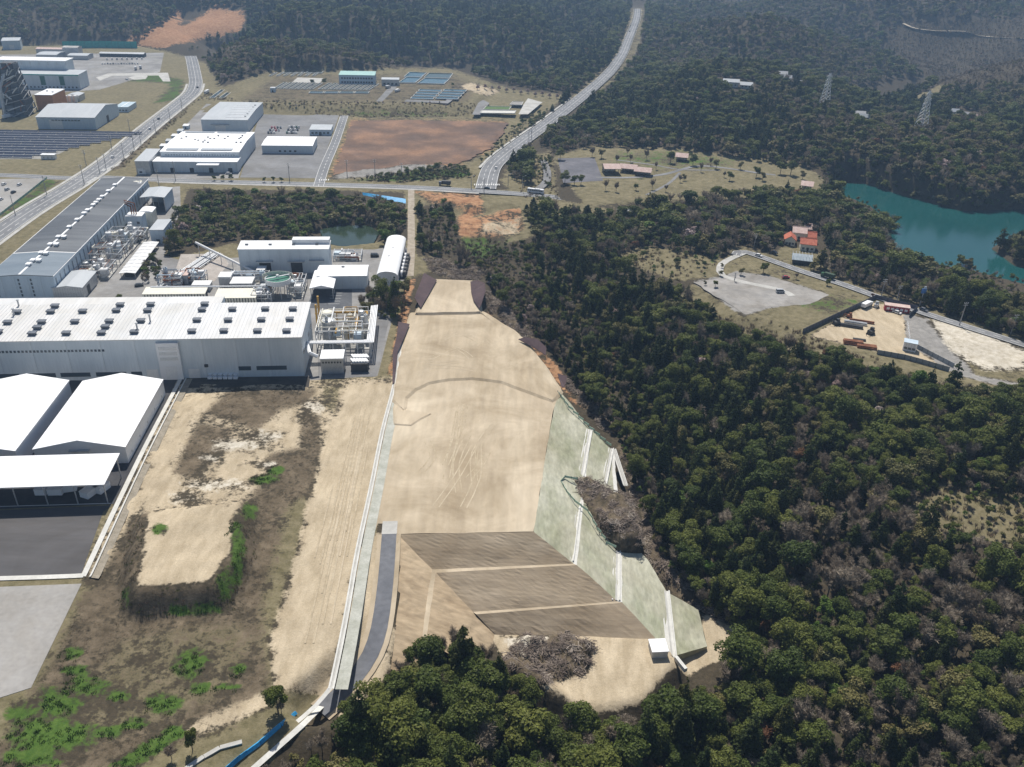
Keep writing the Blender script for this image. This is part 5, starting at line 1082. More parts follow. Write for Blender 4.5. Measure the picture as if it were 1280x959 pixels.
for i, (pts, lab) in enumerate([([(498, 104.5), (519, 104.5), (527, 98), (508, 97.5)], 'front left blue settling basin right of the pump house'), ([(522, 105), (555, 106), (562, 99.5), (531, 98.8)], 'front right blue settling basin'), ([(505, 97), (527, 97.4), (533, 92), (512, 91)], 'back left blue settling basin'), ([(530, 98), (562, 98.8), (566, 93), (536, 92.3)], 'back right green settling basin'), ([(352, 92), (376, 92), (384, 87.5), (362, 87.3)], 'far left blue settling basin behind the dark basins'), ([(382, 92), (402, 92), (408, 88), (390, 87.6)], 'second blue settling basin behind the dark basins')]): basin(lab, pts, ZW, None, PONDW if 'green' in lab else BASIN, 1.2, 'settling_basin')
for k in range(4):
    for j in range(2):
        x0 = 513 + j * 31 + (4 - k) * 0 + k * 3.2; y0 = 124 - k * 3.2; basin('long blue strip basin in the block of eight, %s row from the front, %s' % (('first', 'second', 'third', 'fourth')[k], ('left', 'right')[j]), [(x0, y0), (x0 + 28, y0 + .8), (x0 + 30, y0 - 1.4), (x0 + 2, y0 - 2.2)], ZW, None, BASIN, .8)
sheet('works_road', [(505, 127), (560, 129.5), (582, 113), (576, 112), (556, 126.5), (508, 124.5)], ZW, LOT, .06)
sheet('works_road', [(470, 127), (478, 127), (497, 108), (488, 107)], ZW, LOT, .05)
sheet('works_road', [(365, 103), (400, 104), (404, 98), (372, 97)], ZW, CONC, .05)
basin('shallow green sludge bed beside the highway, back one', [(604, 137.5), (636, 138), (639, 134), (608, 133.5)], 2.5, None, M('sludge_green', (.07, .13, .03), (.1, .16, .05), .3, .9), .8, 'sludge_bed')
basin('white empty sludge bed beside the highway, front one', [(600, 142), (643, 142.5), (645, 139), (603, 138.5)], 2.5, None, CONCW, .8, 'sludge_bed')
basin('small white sludge bed at the back by the pale soil', [(637, 131.5), (652, 132), (654, 128), (641, 127.8)], 2.5, None, SANDC, .8, 'sludge_bed')
sheet('works_road', [(590, 143.5), (600, 143.5), (612, 129), (604, 125), (598, 128)], 2.5, LOT, .07)
sheet('works_road', [(648, 143), (660, 143), (678, 128), (660, 123), (655, 130)], 2.5, CONC, .06)
LBB = 'dark slatted bed on the bank beside the main road'
for k in range(3): basin(LBB, [(262 + k * 12, 123), (268 + k * 12, 123), (281 + k * 12, 113), (276 + k * 12, 113)], 0, 'three dark beds on the road bank', MATS['basin_dark'], .8, 'drying_bed')

# -- park and houses
def pavilion(label, A, Bq, top, W, mt, rz=TH, z=2):
    q = place('pavilion', label, A, Bq, top, W=W, z=z, rz=rz)
    for sx in (-1, -.33, .33, 1):
        for sy in (-1, 1): box('post', .35, .35, q.h, (sx * (q.L / 2 - .5), sy * (q.W / 2 - .5), 0), BARK, q.t)
    box('back_wall', q.L * .9, .3, q.h, (0, q.W / 2 - 1, 0), CREAM, q.t); box('bench', q.L * .7, 1, .5, (0, 0, 0), BARK, q.t); roof(q, 'gx', mt, 2.0, .9, .3, gm=BARK)
pavilion('square park pavilion with pale roof at the edge of the car park', (756, 219), (774, 219), 211, 13, PINKR)
pavilion('long park shelter with pale roof, middle one of the three', (776, 213.5), (794, 217.5), 211.5, 9, PINKR, R(-14))
pavilion('long park shelter with pale roof, right one of the three', (794, 218), (812, 221.5), 215.5, 9, PINKR, R(-14))
pavilion('lone pale-roofed shelter on the lawn among park trees', (844, 203), (858, 203), 197, 9, PINKR, R(-14))
pavilion('pale-roofed boat house near the lake head', (1001, 239), (1013, 243), 233, 10, PINKR, R(-20), 0)
def house(label, A, Bq, top, W, rm, rz, z=-3, kind='gx', wm=None, rise=2.2):
    q = place('house', label, A, Bq, top, W=W, z=z, rz=rz, cat='house'); shell(q, wm or CREAM); roof(q, kind, rm, rise, .7, .3, gm=wm or CREAM); row(q, 'f', 3, .9, 1.5, 1.3, GLASS); win(q, 'r', 0, .9, 1.6, 1.3); win(q, 'f', q.L * .02, 0, 1.1, 2.1, BARK, 'door'); b = box('ridge_tile', q.L + 1.2 if kind == 'gx' else .4, .4 if kind == 'gx' else q.W + 1.2, .25, (0, 0, q.h + rise + .22), rm, q.t); return q
house('red-roofed farmhouse wing on the right, nearest the road', (999.5, 311), (1018, 315), 306.5, 9, REDR, R(-14))
house('red-roofed farmhouse wing on the left', (980, 305), (993, 308), 300.5, 9, REDR, R(-14), kind='gy')
house('pink-roofed farmhouse behind the red-roofed wings', (990, 298), (1006, 301), 292, 10, PINKR, R(-14))
house('small red-roofed shed at the back right of the farm', (1009, 302), (1018, 305), 297, 7, REDR, R(-14))
house('small pink-roofed store behind the farm', (1005, 291), (1013, 292), 286.5, 7, PINKR, R(-14))
q = place('garden_shed', 'blue-grey tent shed in the farm garden beside the valley road', (990, 326), (1014, 331), 327, W=9, z=-3, rz=R(-14)); shell(q, DARK); roof(q, 'gx', M('tent_sheet', (.3, .36, .4), (.4, .46, .5), .4, .5), 2.2, .5, gm=GALV); [box('hoop', .15, q.W + .8, .15, (-q.L / 2 + q.L * k / 6, 0, q.h + 2.3), GALV, q.t) for k in range(7)]
t = thing('garden_blue_sheet', 'small bright blue sheet among bare trees left of the farm', 'sheet', tuple(G(872, 281)), .3); box('sheet_top', 4, 3, .15, (0, 0, 1.9), BLUE, t); [box('pole', .1, .1, 1.9, (sx * 1.8, sy * 1.3, 0), GALV, t) for sx in (-1, 1) for sy in (-1, 1)]

FAR = [('grey flat-roofed lodge on the wooded hill', 913, 108, 26, 12, 7, GREYR), ('second grey lodge block right of the lodge', 932, 110, 20, 12, 5, GREYR), ('white house in the far valley, left end', 978, 97, 14, 9, 6, BRIGHT), ('white house in the far valley, lowest of the group', 984, 101, 12, 8, 5, BRIGHT), ('long white house by the far valley lane', 1004, 108, 20, 10, 5, WHITE),
       ('white farmhouse below the pylon hill, left of the tall pylon', 1074, 146, 16, 10, 5, BRIGHT), ('white barn beside the farmhouse left of the pylon', 1080, 149, 14, 8, 4, WHITE), ('pale house right of the tall pylon', 1192, 143, 12, 8, 5, WHITE), ('long pale house right of the tall pylon', 1203, 146, 18, 8, 4, BRIGHT), ('pinkish house at the end of the pale row', 1216, 149, 12, 8, 4, PINKR)]
for lab, px, py, L, W, hh, mt in FAR:
    g = G(px, py); q = Bd(); q.L, q.W, q.h = L * .6, W * .65, hh * .75; mt = {'white_membrane': M('weathered_roof', (.42, .42, .42), (.5, .5, .5), .3, .7), 'white_metal': GREYR}.get(mt.name, mt); q.t = thing('far_house', lab, 'house', (g[0], g[1], g[2] - .3), R(-10)); shell(q, GALV if mt is GREYR else CREAM); roof(q, 'gx', mt, 2.2, .8, .3, gm=CREAM); row(q, 'f', 3, 1.5, 1.6, 1.4)

# -- contractor's yard on the right
ZY = -4.0
rail_fence('panel_fence', 'dark panel fence round the contractor yard', [P(*q, ZY) for q in [(1003, 417), (1094, 374), (1146, 388), (1136, 397)]], 2.6, M('fence_panel', (.09, .1, .13), (.14, .155, .19), .5, .6), 3)
rail_fence('panel_fence', 'grey panel fence along the forest side of the contractor yard', [P(*q, ZY) for q in [(1096, 443), (1130, 449), (1152, 455), (1186, 465)]], 2.4, M('fence_grey', (.25, .28, .31), (.34, .37, .4), .5, .6), 3)
rail_fence('panel_fence', 'slanting grey panel fence beside the pale sand lot', [P(*q, ZY) for q in [(1146, 436), (1165, 446), (1192, 460)]], 2.2, MATS['fence_grey'], 3)
rail_fence('gate_rail', 'low white pipe gate across the contractor yard', [P(*q, ZY) for q in [(1134, 403), (1137, 425)]], 1.2, BRIGHT, 3)
q = place('site_office', 'crimson and white container office row inside the dark fence', (1104, 384), (1136, 392.5), 386, W=4, z=ZY, rz=R(-16)); shell(q, CRIM, 6, 1, core=BRIGHT); roof(q, 'flat', PINKR, th=.3); row(q, 'f', 5, .9, 1.5, 1.2, BRIGHT)
q = place('yard_office', 'long white site cabin at the yard gate', (1128, 434.5), (1144, 441), 431, W=4.5, z=ZY, rz=R(-24)); shell(q, WHITE, 5, 1); roof(q, 'flat', WALLB, th=.25); row(q, 'f', 3, .9, 1.5, 1.1)
def stack(label, px, py, rz, n, L, mt, layers=2, cat='steel'):
    t = thing('steel_pile', label, cat, tuple(P(px, py, ZY)), R(rz)); box('bearer', .3, n * .9, .25, (-L * .3, 0, 0), BARK, t); box('bearer', .3, n * .9, .25, (L * .3, 0, 0), BARK, t)
    for l_ in range(layers):
        for k in range(n - l_): box('beam', L, .6, .55, (0, -n * .45 + .45 + k * .9 + l_ * .45, .25 + l_ * .57), mt, t)
stack('rusty sheet piles stacked at the forest side of the yard, left heap', 1066, 430, -14, 5, 9, RUST, 3)
stack('rusty sheet piles stacked at the forest side of the yard, right heap', 1083, 434.5, -14, 5, 9, RUST, 2)
stack('dark steel beams in the middle of the yard, front pile', 1064, 409, -18, 3, 11, DARK)
stack('dark steel beams in the middle of the yard, middle pile', 1069, 405, -18, 3, 11, GALV)
stack('dark steel beams in the middle of the yard, back pile', 1077, 403, -18, 2, 12, RUST)
stack('short dark beams lying alone near the rusty heaps', 1074, 425.5, -14, 2, 6, DARK, 1)
for i, (px, py, s, mt, lab) in enumerate([(1061, 397, 2.6, RUST, 'rusty bin beside the dark fence'), (1045, 406, 3.2, DARK, 'dark machine at the left corner of the contractor yard'), (1088, 417.5, 3.4, DARK, 'small dark digger in the middle of the contractor yard'), (1095, 384, 3, GALV, 'grey plant parts beside the white truck')]):
    t = thing('yard_machine', lab, 'machine', tuple(P(px, py, ZY)), R(20 * i)); box('body', s, s * .7, s * .5, (0, 0, .4), mt, t); box('cab', s * .4, s * .5, s * .4, (s * .2, 0, .4 + s * .5), mt, t)
    for sy in (-1, 1): box('track', s * 1.1, .4, .6, (0, sy * s * .36, 0), TYRE, t)
    pipe('arm', [(-s * .4, 0, s * .7), (-s * .9, 0, s * .9), (-s * 1.2, 0, .3)], .18, mt, t)

# ------------------------------------------------------------------ vehicles
def car_mesh(mt, kind='car'):
    b = MB()
    if kind == 'car': L, W, hb, hc, x0, x1, x2, x3 = 4.4, 1.75, .85, 1.5, -1.9, -1.35, .7, 1.35
    elif kind == 'van': L, W, hb, hc, x0, x1, x2, x3 = 4.8, 1.85, 1.05, 2.0, -2.35, -2.2, 1.3, 2.0
    w = W / 2
    b.box(-L / 2, L / 2, -w, w, .32, hb)
    b.add([(x0, -w * .95, hb), (x3, -w * .95, hb), (x3, w * .95, hb), (x0, w * .95, hb), (x1, -w * .78, hc), (x2, -w * .78, hc), (x2, w * .78, hc), (x1, w * .78, hc)], [(0, 1, 5, 4), (1, 2, 6, 5), (2, 3, 7, 6), (3, 0, 4, 7)], 1)
    b.box(x1 - .02, x2 + .02, -w * .79, w * .79, hc, hc + .05)
    for sx in (-L * .31, L * .31):
        for sy in (-1, 1): b.tube((sx, sy * (w - .2), .33), (sx, sy * (w + .02), .33), .33, n=10, mi=2)
    for sy in (-1, 1): b.box(L / 2, L / 2 + .03, sy * w * .7 - .15, sy * w * .7 + .15, .6, .75, 3)
    return mesh_data('car', b.V, b.F, [mt, GLASS, TYRE, BRIGHT], b.m)
CM = {}
COLN = ['white', 'black', 'silver', 'grey', 'red', 'green', 'blue']
def car(px, py, tx, ty, ci, label, group=None, z=0.0, kind='car', name='parked_car', rz=None):
    k = (ci, kind)
    if k not in CM: CM[k] = car_mesh(CARS[ci], kind)
    p = P(px, py, z); d = P(px + tx, py + ty, z) - p
    return tag(link(name, CM[k], None, (p[0], p[1], z + .13), math.atan2(d[1], d[0]) if rz is None else rz), label, 'car', group)
for a in [(141, 197.5, 0, 'white car on the main road nearest the crossroads'), (170, 168.5, 3, 'dark grey car on the main road behind the white car'), (187.5, 162, 0, 'white car in the middle of the main road'), (198.5, 149.5, 1, 'black car on the main road beside the works hall'), (247, 110, 1, 'black car on the far bend of the main road')]: car(a[0], a[1], 12, -10, a[2], a[3], name='car')
for a in [(5, 231.5, 0, 'white car at the back of the staff car park, left'), (24.5, 232, 0, 'white car at the back of the staff car park, right'), (9, 238, 2, 'silver car in the staff car park'), (17, 241.5, 1, 'black car in the staff car park'), (1, 250.5, 0, 'white car cut by the left edge in the staff car park')]: car(a[0], a[1], 6, -3, a[2], a[3])
car(620, 211, 4, -10, 0, 'white car on the highway just above the junction', name='car'); car(787, 40, 2, -6, 1, 'farthest dark car on the highway', z=25, name='car'); car(788, 33, 2, -6, 3, 'second farthest car on the highway', z=28, name='car'); car(609, 236.5, 10, 1, 1, 'dark car crossing the highway junction', name='car')
car(968, 317, 8, 3, 1, 'black car in the farm garden', z=-3); car(982, 348, 8, 0, 4, 'dark red car on the gravel lot', z=-4); car(975, 366, 8, 0, 2, 'silver van on the gravel lot', z=-4, kind='van'); car(1121, 392, 6, 2, 0, 'white car before the crimson office', z=-4); car(1154, 388.5, 10, 4, 3, 'dark car on the valley road', z=-3.4, name='car'); car(948, 320.5, 10, 3, 0, 'white car on the valley road near the bend', z=-3.4, name='car')
car(174, 358, 8, -1, 1, 'dark car on the factory street by the hedge'); car(468.5, 321, 6, 0, 1, 'black car beside the arched hall', kind='van'); car(286, 218, 8, 0, 0, 'white car at the lean-to of the solar-panel warehouse')
for k in range(11):
    car(340 + (k % 4) * 3.6 + (k // 4) * -2.2, 160.5 + (k // 4) * 3.2, 3, 8, [4, 4, 1, 3, 1, 0, 4, 2, 1, 3, 0][k], 'parked car in the left cluster on the rear yard', 'left cluster of parked cars on the rear yard')
for k in range(15):
    car(362 + (k % 5) * 2.9 - (k // 5) * 1.6, 160 + (k // 5) * 3.4, 3, 8, [0, 1, 0, 5, 2, 1, 0, 3, 0, 1, 5, 0, 1, 2, 0][k], 'parked car in the right cluster on the rear yard', 'right cluster of parked cars on the rear yard')
for k in range(14): car(128 + k * 3.4, 80.5 - .1 * (k % 3), 2, 4, [0, 0, 3, 2, 1, 0, 0, 1, 2, 0, 3, 1, 0, 0][k], 'car parked in the row on the far works car park', 'row of cars on the far works car park')
for k in range(8): car(134 + k * 6.2, 75 - .1 * k, 2, 4, [0, 0, 2, 0, 0, 2, 0, 0][k], 'car parked in the back row of the far works car park', 'back row of cars on the far works car park', kind='van')
car(159, 100.2, 6, 1, 0, 'white car standing on the grass of the helipad field')
def truck(name, label, px, py, tx, ty, L, hh, bm, cm, z=0.0, cat='truck'):
    p = P(px, py, z); d = P(px + tx, py + ty, z) - p; t = thing(name, label, cat, (p[0], p[1], z + .12), math.atan2(d[1], d[0]))
    box('cargo_body', L * .74, 2.4, hh - 1, (-L * .12, 0, 1), bm, t); c = box('cab', L * .2, 2.3, hh * .78 - .5, (L * .38, 0, .5), cm, t); box('windscreen', .08, 2.0, .9, (L * .1 + .02, 0, hh * .3), GLASS, c); box('chassis', L * .95, 1.6, .35, (0, 0, .6), DARK, t)
    for sx in (-.36, -.22, .38):
        for sy in (-1, 1): b = MB(); b.tube((sx * L, sy * .8, .5), (sx * L, sy * 1.2, .5), .5, n=10); b.obj('wheel', TYRE, t)
def bus(label, px, py, tx, ty, L, mt, z=0.0):
    p = P(px, py, z); d = P(px + tx, py + ty, z) - p; t = thing('bus', label, 'bus', (p[0], p[1], z + .12), math.atan2(d[1], d[0]))
    box('bus_body', L, 2.5, 2.7, (0, 0, .4), mt, t)
    for sy in (-1, 1):
        for k in range(8): box('window', L * .1, .06, 1.0, (-L * .42 + k * L * .12, sy * 1.27, 1.6), GLASS, t)
    box('windscreen', .06, 2.2, 1.3, (L / 2 + .03, 0, 1.4), GLASS, t); box('roof_unit', L * .3, 1.6, .3, (-L * .1, 0, 3.1), STEELW, t)
    for sx in (-.3, .34):
        for sy in (-1, 1): b = MB(); b.tube((sx * L, sy * .9, .45), (sx * L, sy * 1.28, .45), .48, n=10); b.obj('wheel', TYRE, t)
bus('white coach on the road right of the highway junction', 669.5, 241.5, -12, -1.5, 12, WHITE)
truck('truck', 'dark lorry on the cross road left of the highway junction', 556, 231.5, -10, -.5, 9, 3.2, DARK, CARS[3])
truck('truck', 'white lorry at the bend of the main road', 258.5, 117, -8, 3, 9, 3.4, BRIGHT, CARS[0])
truck('truck', 'white lorry parked left of the works hall', 9.5, 148, 8, -2, 10, 3.4, WHITE, CARS[2]); truck('truck', 'left grey tank lorry near the helipad field', 170, 87.5, 2, -5, 9, 3.8, GALV, CARS[2]); truck('truck', 'right grey tank lorry near the helipad field', 176, 86, 2, -5, 9, 3.8, GALV, CARS[2])
truck('truck', 'dark green lorry parked on the valley road', 1034, 347.5, -10, -3, 8, 3.0, M('army_green', (.03, .06, .035), (.05, .08, .05), .5, .6), CARS[5], -3.4); truck('truck', 'white box truck inside the dark fence of the yard', 1083, 384, 8, -4, 9, 3, BRIGHT, CARS[0], -4)
truck('truck', 'grey tank lorry at the waterworks, left', 485, 110.5, 4, -1, 8, 3, GALV, CARS[2], 7); truck('truck', 'white tank lorry at the waterworks, right', 497, 115, 4, -1, 8, 3, BRIGHT, CARS[0], 7)

# ------------------------------------------------------------------ poles, pylons, signs
PM = M('pole_concrete', (.3, .29, .28), (.38, .37, .36), .5, .9)
def pole(label, px, py, hh, z=0.0, lamp=False, group=None, rz=TH):
    p = P(px, py, z); t = thing('utility_pole' if not lamp else 'street_lamp', label, 'pole' if not lamp else 'street lamp', tuple(p), rz, group)
    b = MB(); b.tube((0, 0, 0), (0, 0, hh), .26, .16, 8); b.obj('shaft', PM, t)
    if lamp: pipe('lamp_arm', [(0, 0, hh), (1.8, 0, hh + .5)], .09, GALV, t); box('lamp_head', .9, .35, .18, (2.1, 0, hh + .45), GALV, t)
    else:
        for k in range(2): box('crossarm', 2.4, .15, .15, (0, 0, hh - .6 - k * 1.1), GALV, t)
        for k in (-1, 0, 1): cyl('insulator', .1, .25, (k, 0, hh - .45), BRIGHT, t, n=6)
        if px % 2 < 1: cyl('transformer', .35, 1.0, (.4, .3, hh - 3.4), GALV, t, n=8)
LP = 'concrete utility pole along the main road up to the far bend'
for px, py in [(125, 217.5), (133, 212.5), (155, 198), (168, 188), (176.5, 181), (195, 167), (213, 152), (228, 139.5), (108, 207.5), (140, 187), (163, 167)]: pole(LP, px, py, 12, group='poles along the main road')
for px, py, hh, lab in [(58.6, 244, 13, 'utility pole at the grass tip by the staff car park'), (19.5, 269.5, 13, 'utility pole nearest the left edge below the staff car park'), (105.5, 231, 14, 'tall utility pole at the crossroads corner'), (199, 233, 12, 'utility pole behind the open shed'), (219.5, 226, 14, 'tall pole in front of the lean-to warehouse'), (362, 226, 13, 'pole before the rear yard fence'), (434, 220, 12, 'pole at the corner of the brown field'), (469, 221, 13, 'pole before the brown field, middle'), (502, 222, 11, 'pole before the brown field, right'), (664, 175, 10, 'pole at the highway bend'), (661, 174, 8, 'short pole beside the pole at the highway bend')]: pole(lab, px, py, hh)
for px, py, hh, lab in [(589, 236, 9, 'street lamp at the left of the highway junction'), (605, 241, 10, 'street lamp at the front of the highway junction'), (635, 233, 9, 'street lamp at the right of the highway junction'), (653, 236, 9, 'street lamp beside the park entrance')]: pole(lab, px, py, hh, 0, True)
for px, py, hh, lab in [(1101, 372, 11, 'tall pole at the back corner of the contractor yard'), (1121, 376, 9, 'pole behind the crimson office'), (1199, 407, 13, 'tall pole beside the pale sand lot'), (1263, 418, 11, 'pole at the right edge on the valley road'), (942, 311, 10, 'pole at the valley road bend'), (918, 351, 5, 'short pole on the gravel lot')]: pole(lab, px, py, hh, -3.6)
t = thing('shop_sign', 'blue sign on a tall pole by the valley road', 'sign', tuple(P(1149.5, 382.5, -3.6)), TH); cyl('sign_pole', .2, 9, (0, 0, 0), GALV, t); box('sign_board', 2.6, .4, 2.6, (0, 0, 7.4), M('sign_blue', (.06, .16, .45), (.1, .25, .55), .6, .5), t); box('sign_top', 1.3, .35, 1.2, (.3, 0, 10), M('sign_pale', (.5, .6, .7), (.6, .7, .78), .6, .5), t)
def pylon(label, px, py, hh):
    g = G(px, py); t = thing('power_pylon', label, 'pylon', tuple(g), R(30)); b0 = hh * .13
    def w(f_): return b0 * (1 - f_) + .6 * f_
    for sx in (-1, 1):
        for sy in (-1, 1): b = MB(); b.tube((sx * w(0), sy * w(0), 0), (sx * w(1), sy * w(1), hh), .28, .2, 4); b.obj('leg', STEELW, t)
    for lv in range(10):
        f0, f1 = lv / 10, (lv + 1) / 10; b = MB()
        for (ax, ay, bx, by) in ((-1, -1, 1, -1), (1, -1, 1, 1), (1, 1, -1, 1), (-1, 1, -1, -1)): b.tube((ax * w(f0), ay * w(f0), f0 * hh), (bx * w(f1), by * w(f1), f1 * hh), .13, n=4); b.tube((bx * w(f0), by * w(f0), f0 * hh), (ax * w(f1), ay * w(f1), f1 * hh), .13, n=4)
        b.obj('bracing', STEELW, t)
    for k, f_ in enumerate((.68, .8, .92)):
        b = MB(); a_ = hh * (.16 - .02 * k)
        for s in (-1, 1): b.tube((s * w(f_), 0, hh * f_ + 1), (s * a_, 0, hh * f_), .16, n=4); b.tube((s * w(f_), 0, hh * f_ - .6), (s * a_, 0, hh * f_), .16, n=4); b.tube((s * a_, 0, hh * f_), (s * a_, 0, hh * f_ - 2), .12, n=4)
        b.obj('crossarm', STEELW, t)
pylon('tall steel pylon on the ridge above the lake', 1150, 163, 34); pylon('dim steel pylon in the forest left of the ridge pylon', 1029, 136, 34)

# ------------------------------------------------------------------ bits round the field
t = thing('blue_sheet_wall', 'bright blue sheeting along the drain at the bottom left of the site', 'sheet', tuple(G(288, 957)), 0); o0 = G(288, 957)
L = [G(*q) - o0 for q in [(283, 962), (300, 948), (325, 930), (350, 908), (369, 892)]]
for i in range(4):
    for j in range(3):
        a = L[i] + (L[i + 1] - L[i]) * j / 3; b_ = L[i] + (L[i + 1] - L[i]) * (j + 1) / 3; d = b_ - a; nn = np.array([d[1], -d[0], 0]); nn /= np.linalg.norm(nn); w_ = .7; b = MB(); up_ = np.array([0, 0, 1.1 + .2 * math.sin(3 * i + j)]); dn = np.array([0, 0, .1])
        b.add([a + nn * w_ + dn, b_ + nn * w_ + dn, b_ + up_ + nn * .2, a + up_ + nn * .2, b_ - nn * w_ + dn, a - nn * w_ + dn], [(0, 1, 2, 3), (3, 2, 4, 5), (0, 5, 4, 1), (0, 3, 5), (1, 4, 2)]); b.obj('sheet', BLUE, t)
rail_fence('slab_wall', 'row of pale concrete slabs beside the blue sheeting', [G(*q) for q in [(232, 962), (255, 947), (275, 936), (303, 928)]], .3, CONC, 7, CONC, True, 'wall', thick=1.1)
ribbon('garden_path', [G(*q) for q in [(308, 970), (342, 940), (378, 908), (402, 884)]], 1.6, CONCW, .35)
t = thing('blue_sheet_cover', 'blue sheeting draped over the bank below the cross road', 'sheet', tuple(P(450, 243)), 0); o0 = P(450, 243)
for k in range(9):
    a = P(453 + k * 6, 240.5 + k * .9, 1.5) - o0; b_ = P(459 + k * 6, 241.4 + k * .9, 1.5) - o0; c = P(459.5 + k * 6, 245 + k * 1.2, 0) - o0; d = P(453.5 + k * 6, 244 + k * 1.2, 0) - o0
    b = MB(); b.add([a, b_, c, d], [(3, 2, 1, 0)]); b.add([a - np.array([0, 0, .1]), b_ - np.array([0, 0, .1]), c - np.array([0, 0, .1]), d - np.array([0, 0, .1])], [(0, 1, 2, 3)]); b.obj('sheet', BLUE, t)
rail_fence('guard_fence', 'low chain fence round the rounded tree clump by the plant yard', W0([(440, 390), (462, 392), (486, 398)]), 1.3, GALV, 2.5)

# ------------------------------------------------------------------ trees
def leaf_cloud(rr, lobes, n, size, squash=.8, up=.35):
    """n small bent leaf clumps spread over and inside the lobes (cx,cy,cz,r)"""
    lob = np.array(lobes); wgt = lob[:, 3] ** 2; wgt /= wgt.sum(); k = rr.choice(len(lob), n, p=wgt)
    d = rr.normal(size=(n, 3)); d /= np.linalg.norm(d, axis=1)[:, None]; d[:, 2] = np.where(d[:, 2] < -.5, -d[:, 2], d[:, 2])
    rad = lob[k, 3] * (rr.random(n) ** .25) * rr.uniform(.86, 1.1, n)
    c = lob[k, :3] + d * rad[:, None] * np.array([1, 1, squash])
    nrm = d + rr.normal(size=(n, 3)) * .55; nrm[:, 2] += up; nrm /= np.linalg.norm(nrm, axis=1)[:, None]
    t = np.cross(nrm, rr.normal(size=(n, 3))); t /= np.linalg.norm(t, axis=1)[:, None]; b = np.cross(nrm, t)
    s = (size * rr.uniform(.6, 1.35, n))[:, None]
    p0 = c - t * s * .5; p1 = c + b * s * .42 + nrm * s * .1; p2 = c + t * s * .5; p3 = c - b * s * .42 + nrm * s * .1
    return np.stack([p0, p3, p2, p1], 1).reshape(-1, 3)
def quads_mesh(name, V, mt, extra=None):
    n = len(V) // 4; F_ = np.arange(4 * n).reshape(n, 4)
    V_ = V.tolist(); Fc = F_.tolist(); fm = [0] * n; mats = [mt]
    if extra:
        b, m2 = extra; o = len(V_); V_ += [tuple(v) for v in b.V]; Fc += [tuple(i + o for i in f) for f in b.F]; fm += [1] * len(b.F); mats.append(m2)
    return mesh_data(name, V_, Fc, mats, fm)
def trunk_mb(rr, h, r, lobes, lean=.3):
    b = MB(); top = Vector((rr.normal() * lean, rr.normal() * lean, h * .72)); mid = top * .5 + Vector((rr.normal() * lean * .5, rr.normal() * lean * .5, 0)); mid.z = h * .36
    b.tube((0, 0, -.6), mid, r, r * .75, 7); b.tube(mid, top, r * .75, r * .35, 7)
    for l in lobes[:7]:
        s = mid + (top - mid) * rr.uniform(0, .8); b.tube(s, (l[0], l[1], l[2]), r * .38, r * .12, 5)
    return b
def broad(seed, h=10, rad=4.4, n=3000, size=.55, mt=LEAFD):
    rr = np.random.default_rng(seed); lobes = [(0, 0, h * .72, rad * .62)]
    for k in range(11):
        a = rr.uniform(0, 6.28); d = rad * rr.uniform(.35, .78); z = h * rr.uniform(.42, .88); lobes.append((d * math.cos(a) * (1.15 - .3 * z / h), d * math.sin(a) * (1.15 - .3 * z / h), z, rad * rr.uniform(.3, .5)))
    return quads_mesh('crown', leaf_cloud(rr, lobes, n, size), mt), trunk_mb(rr, h, .28, lobes)
def cedar(seed, h=13, rad=2.3, n=2400, size=.5, mt=LEAFC):
    rr = np.random.default_rng(seed); lobes = []
    for k in range(16):
        f = k / 15; z = h * (.22 + .76 * f); r = rad * (1 - f) ** .75 + .25
        for j in range(4 if f < .8 else 1): a = rr.uniform(0, 6.28); d = r * .55 if f < .8 else 0; lobes.append((d * math.cos(a), d * math.sin(a), z + rr.uniform(-.3, .3), r * .55))
    b = MB(); b.tube((0, 0, -.6), (0, 0, h * .95), .24, .04, 7)
    return quads_mesh('crown', leaf_cloud(rr, lobes, n, size, .7, .1), mt), b
def bare(seed, h=9, rad=3.4, n=500, mt=TWIG):
    rr = np.random.default_rng(seed); V = []; tb = MB(); tips = []
    tb.tube((0, 0, -.6), (0, 0, h * .35), .2, .15, 6)
    for k in range(9):
        a = rr.uniform(0, 6.28); e = Vector((rad * .75 * math.cos(a) * rr.uniform(.3, 1), rad * .75 * math.sin(a) * rr.uniform(.3, 1), h * rr.uniform(.6, .95))); s = Vector((0, 0, h * rr.uniform(.25, .4))); tb.tube(s, e, .1, .035, 4, caps=False); tips.append((s, e))
    for k in range(n):
        s, e = tips[rr.integers(len(tips))]; p = s + (e - s) * rr.uniform(.35, 1); d = Vector(rr.normal(size=3)); d.z = abs(d.z) * .8 + .35; d.normalize(); q = p + d * rr.uniform(.7, 1.9); u = d.orthogonal().normalized() * rr.uniform(.025, .06)
        w_ = d.cross(Vector(rr.normal(size=3))).normalized() * rr.uniform(.3, .7)
        V += [p - u, p + u, q + u * .5, q - u * .5]; m_ = p + (q - p) * .5; V += [m_ - u * .8, m_ + u * .8, m_ + w_ + d * .4 + u * .4, m_ + w_ + d * .4 - u * .4]
    return quads_mesh('crown', np.array([tuple(v) for v in V]), mt), tb
KINDS = ['broad', 'cedar', 'bare', 'fresh', 'olive', 'blossom', 'russet']
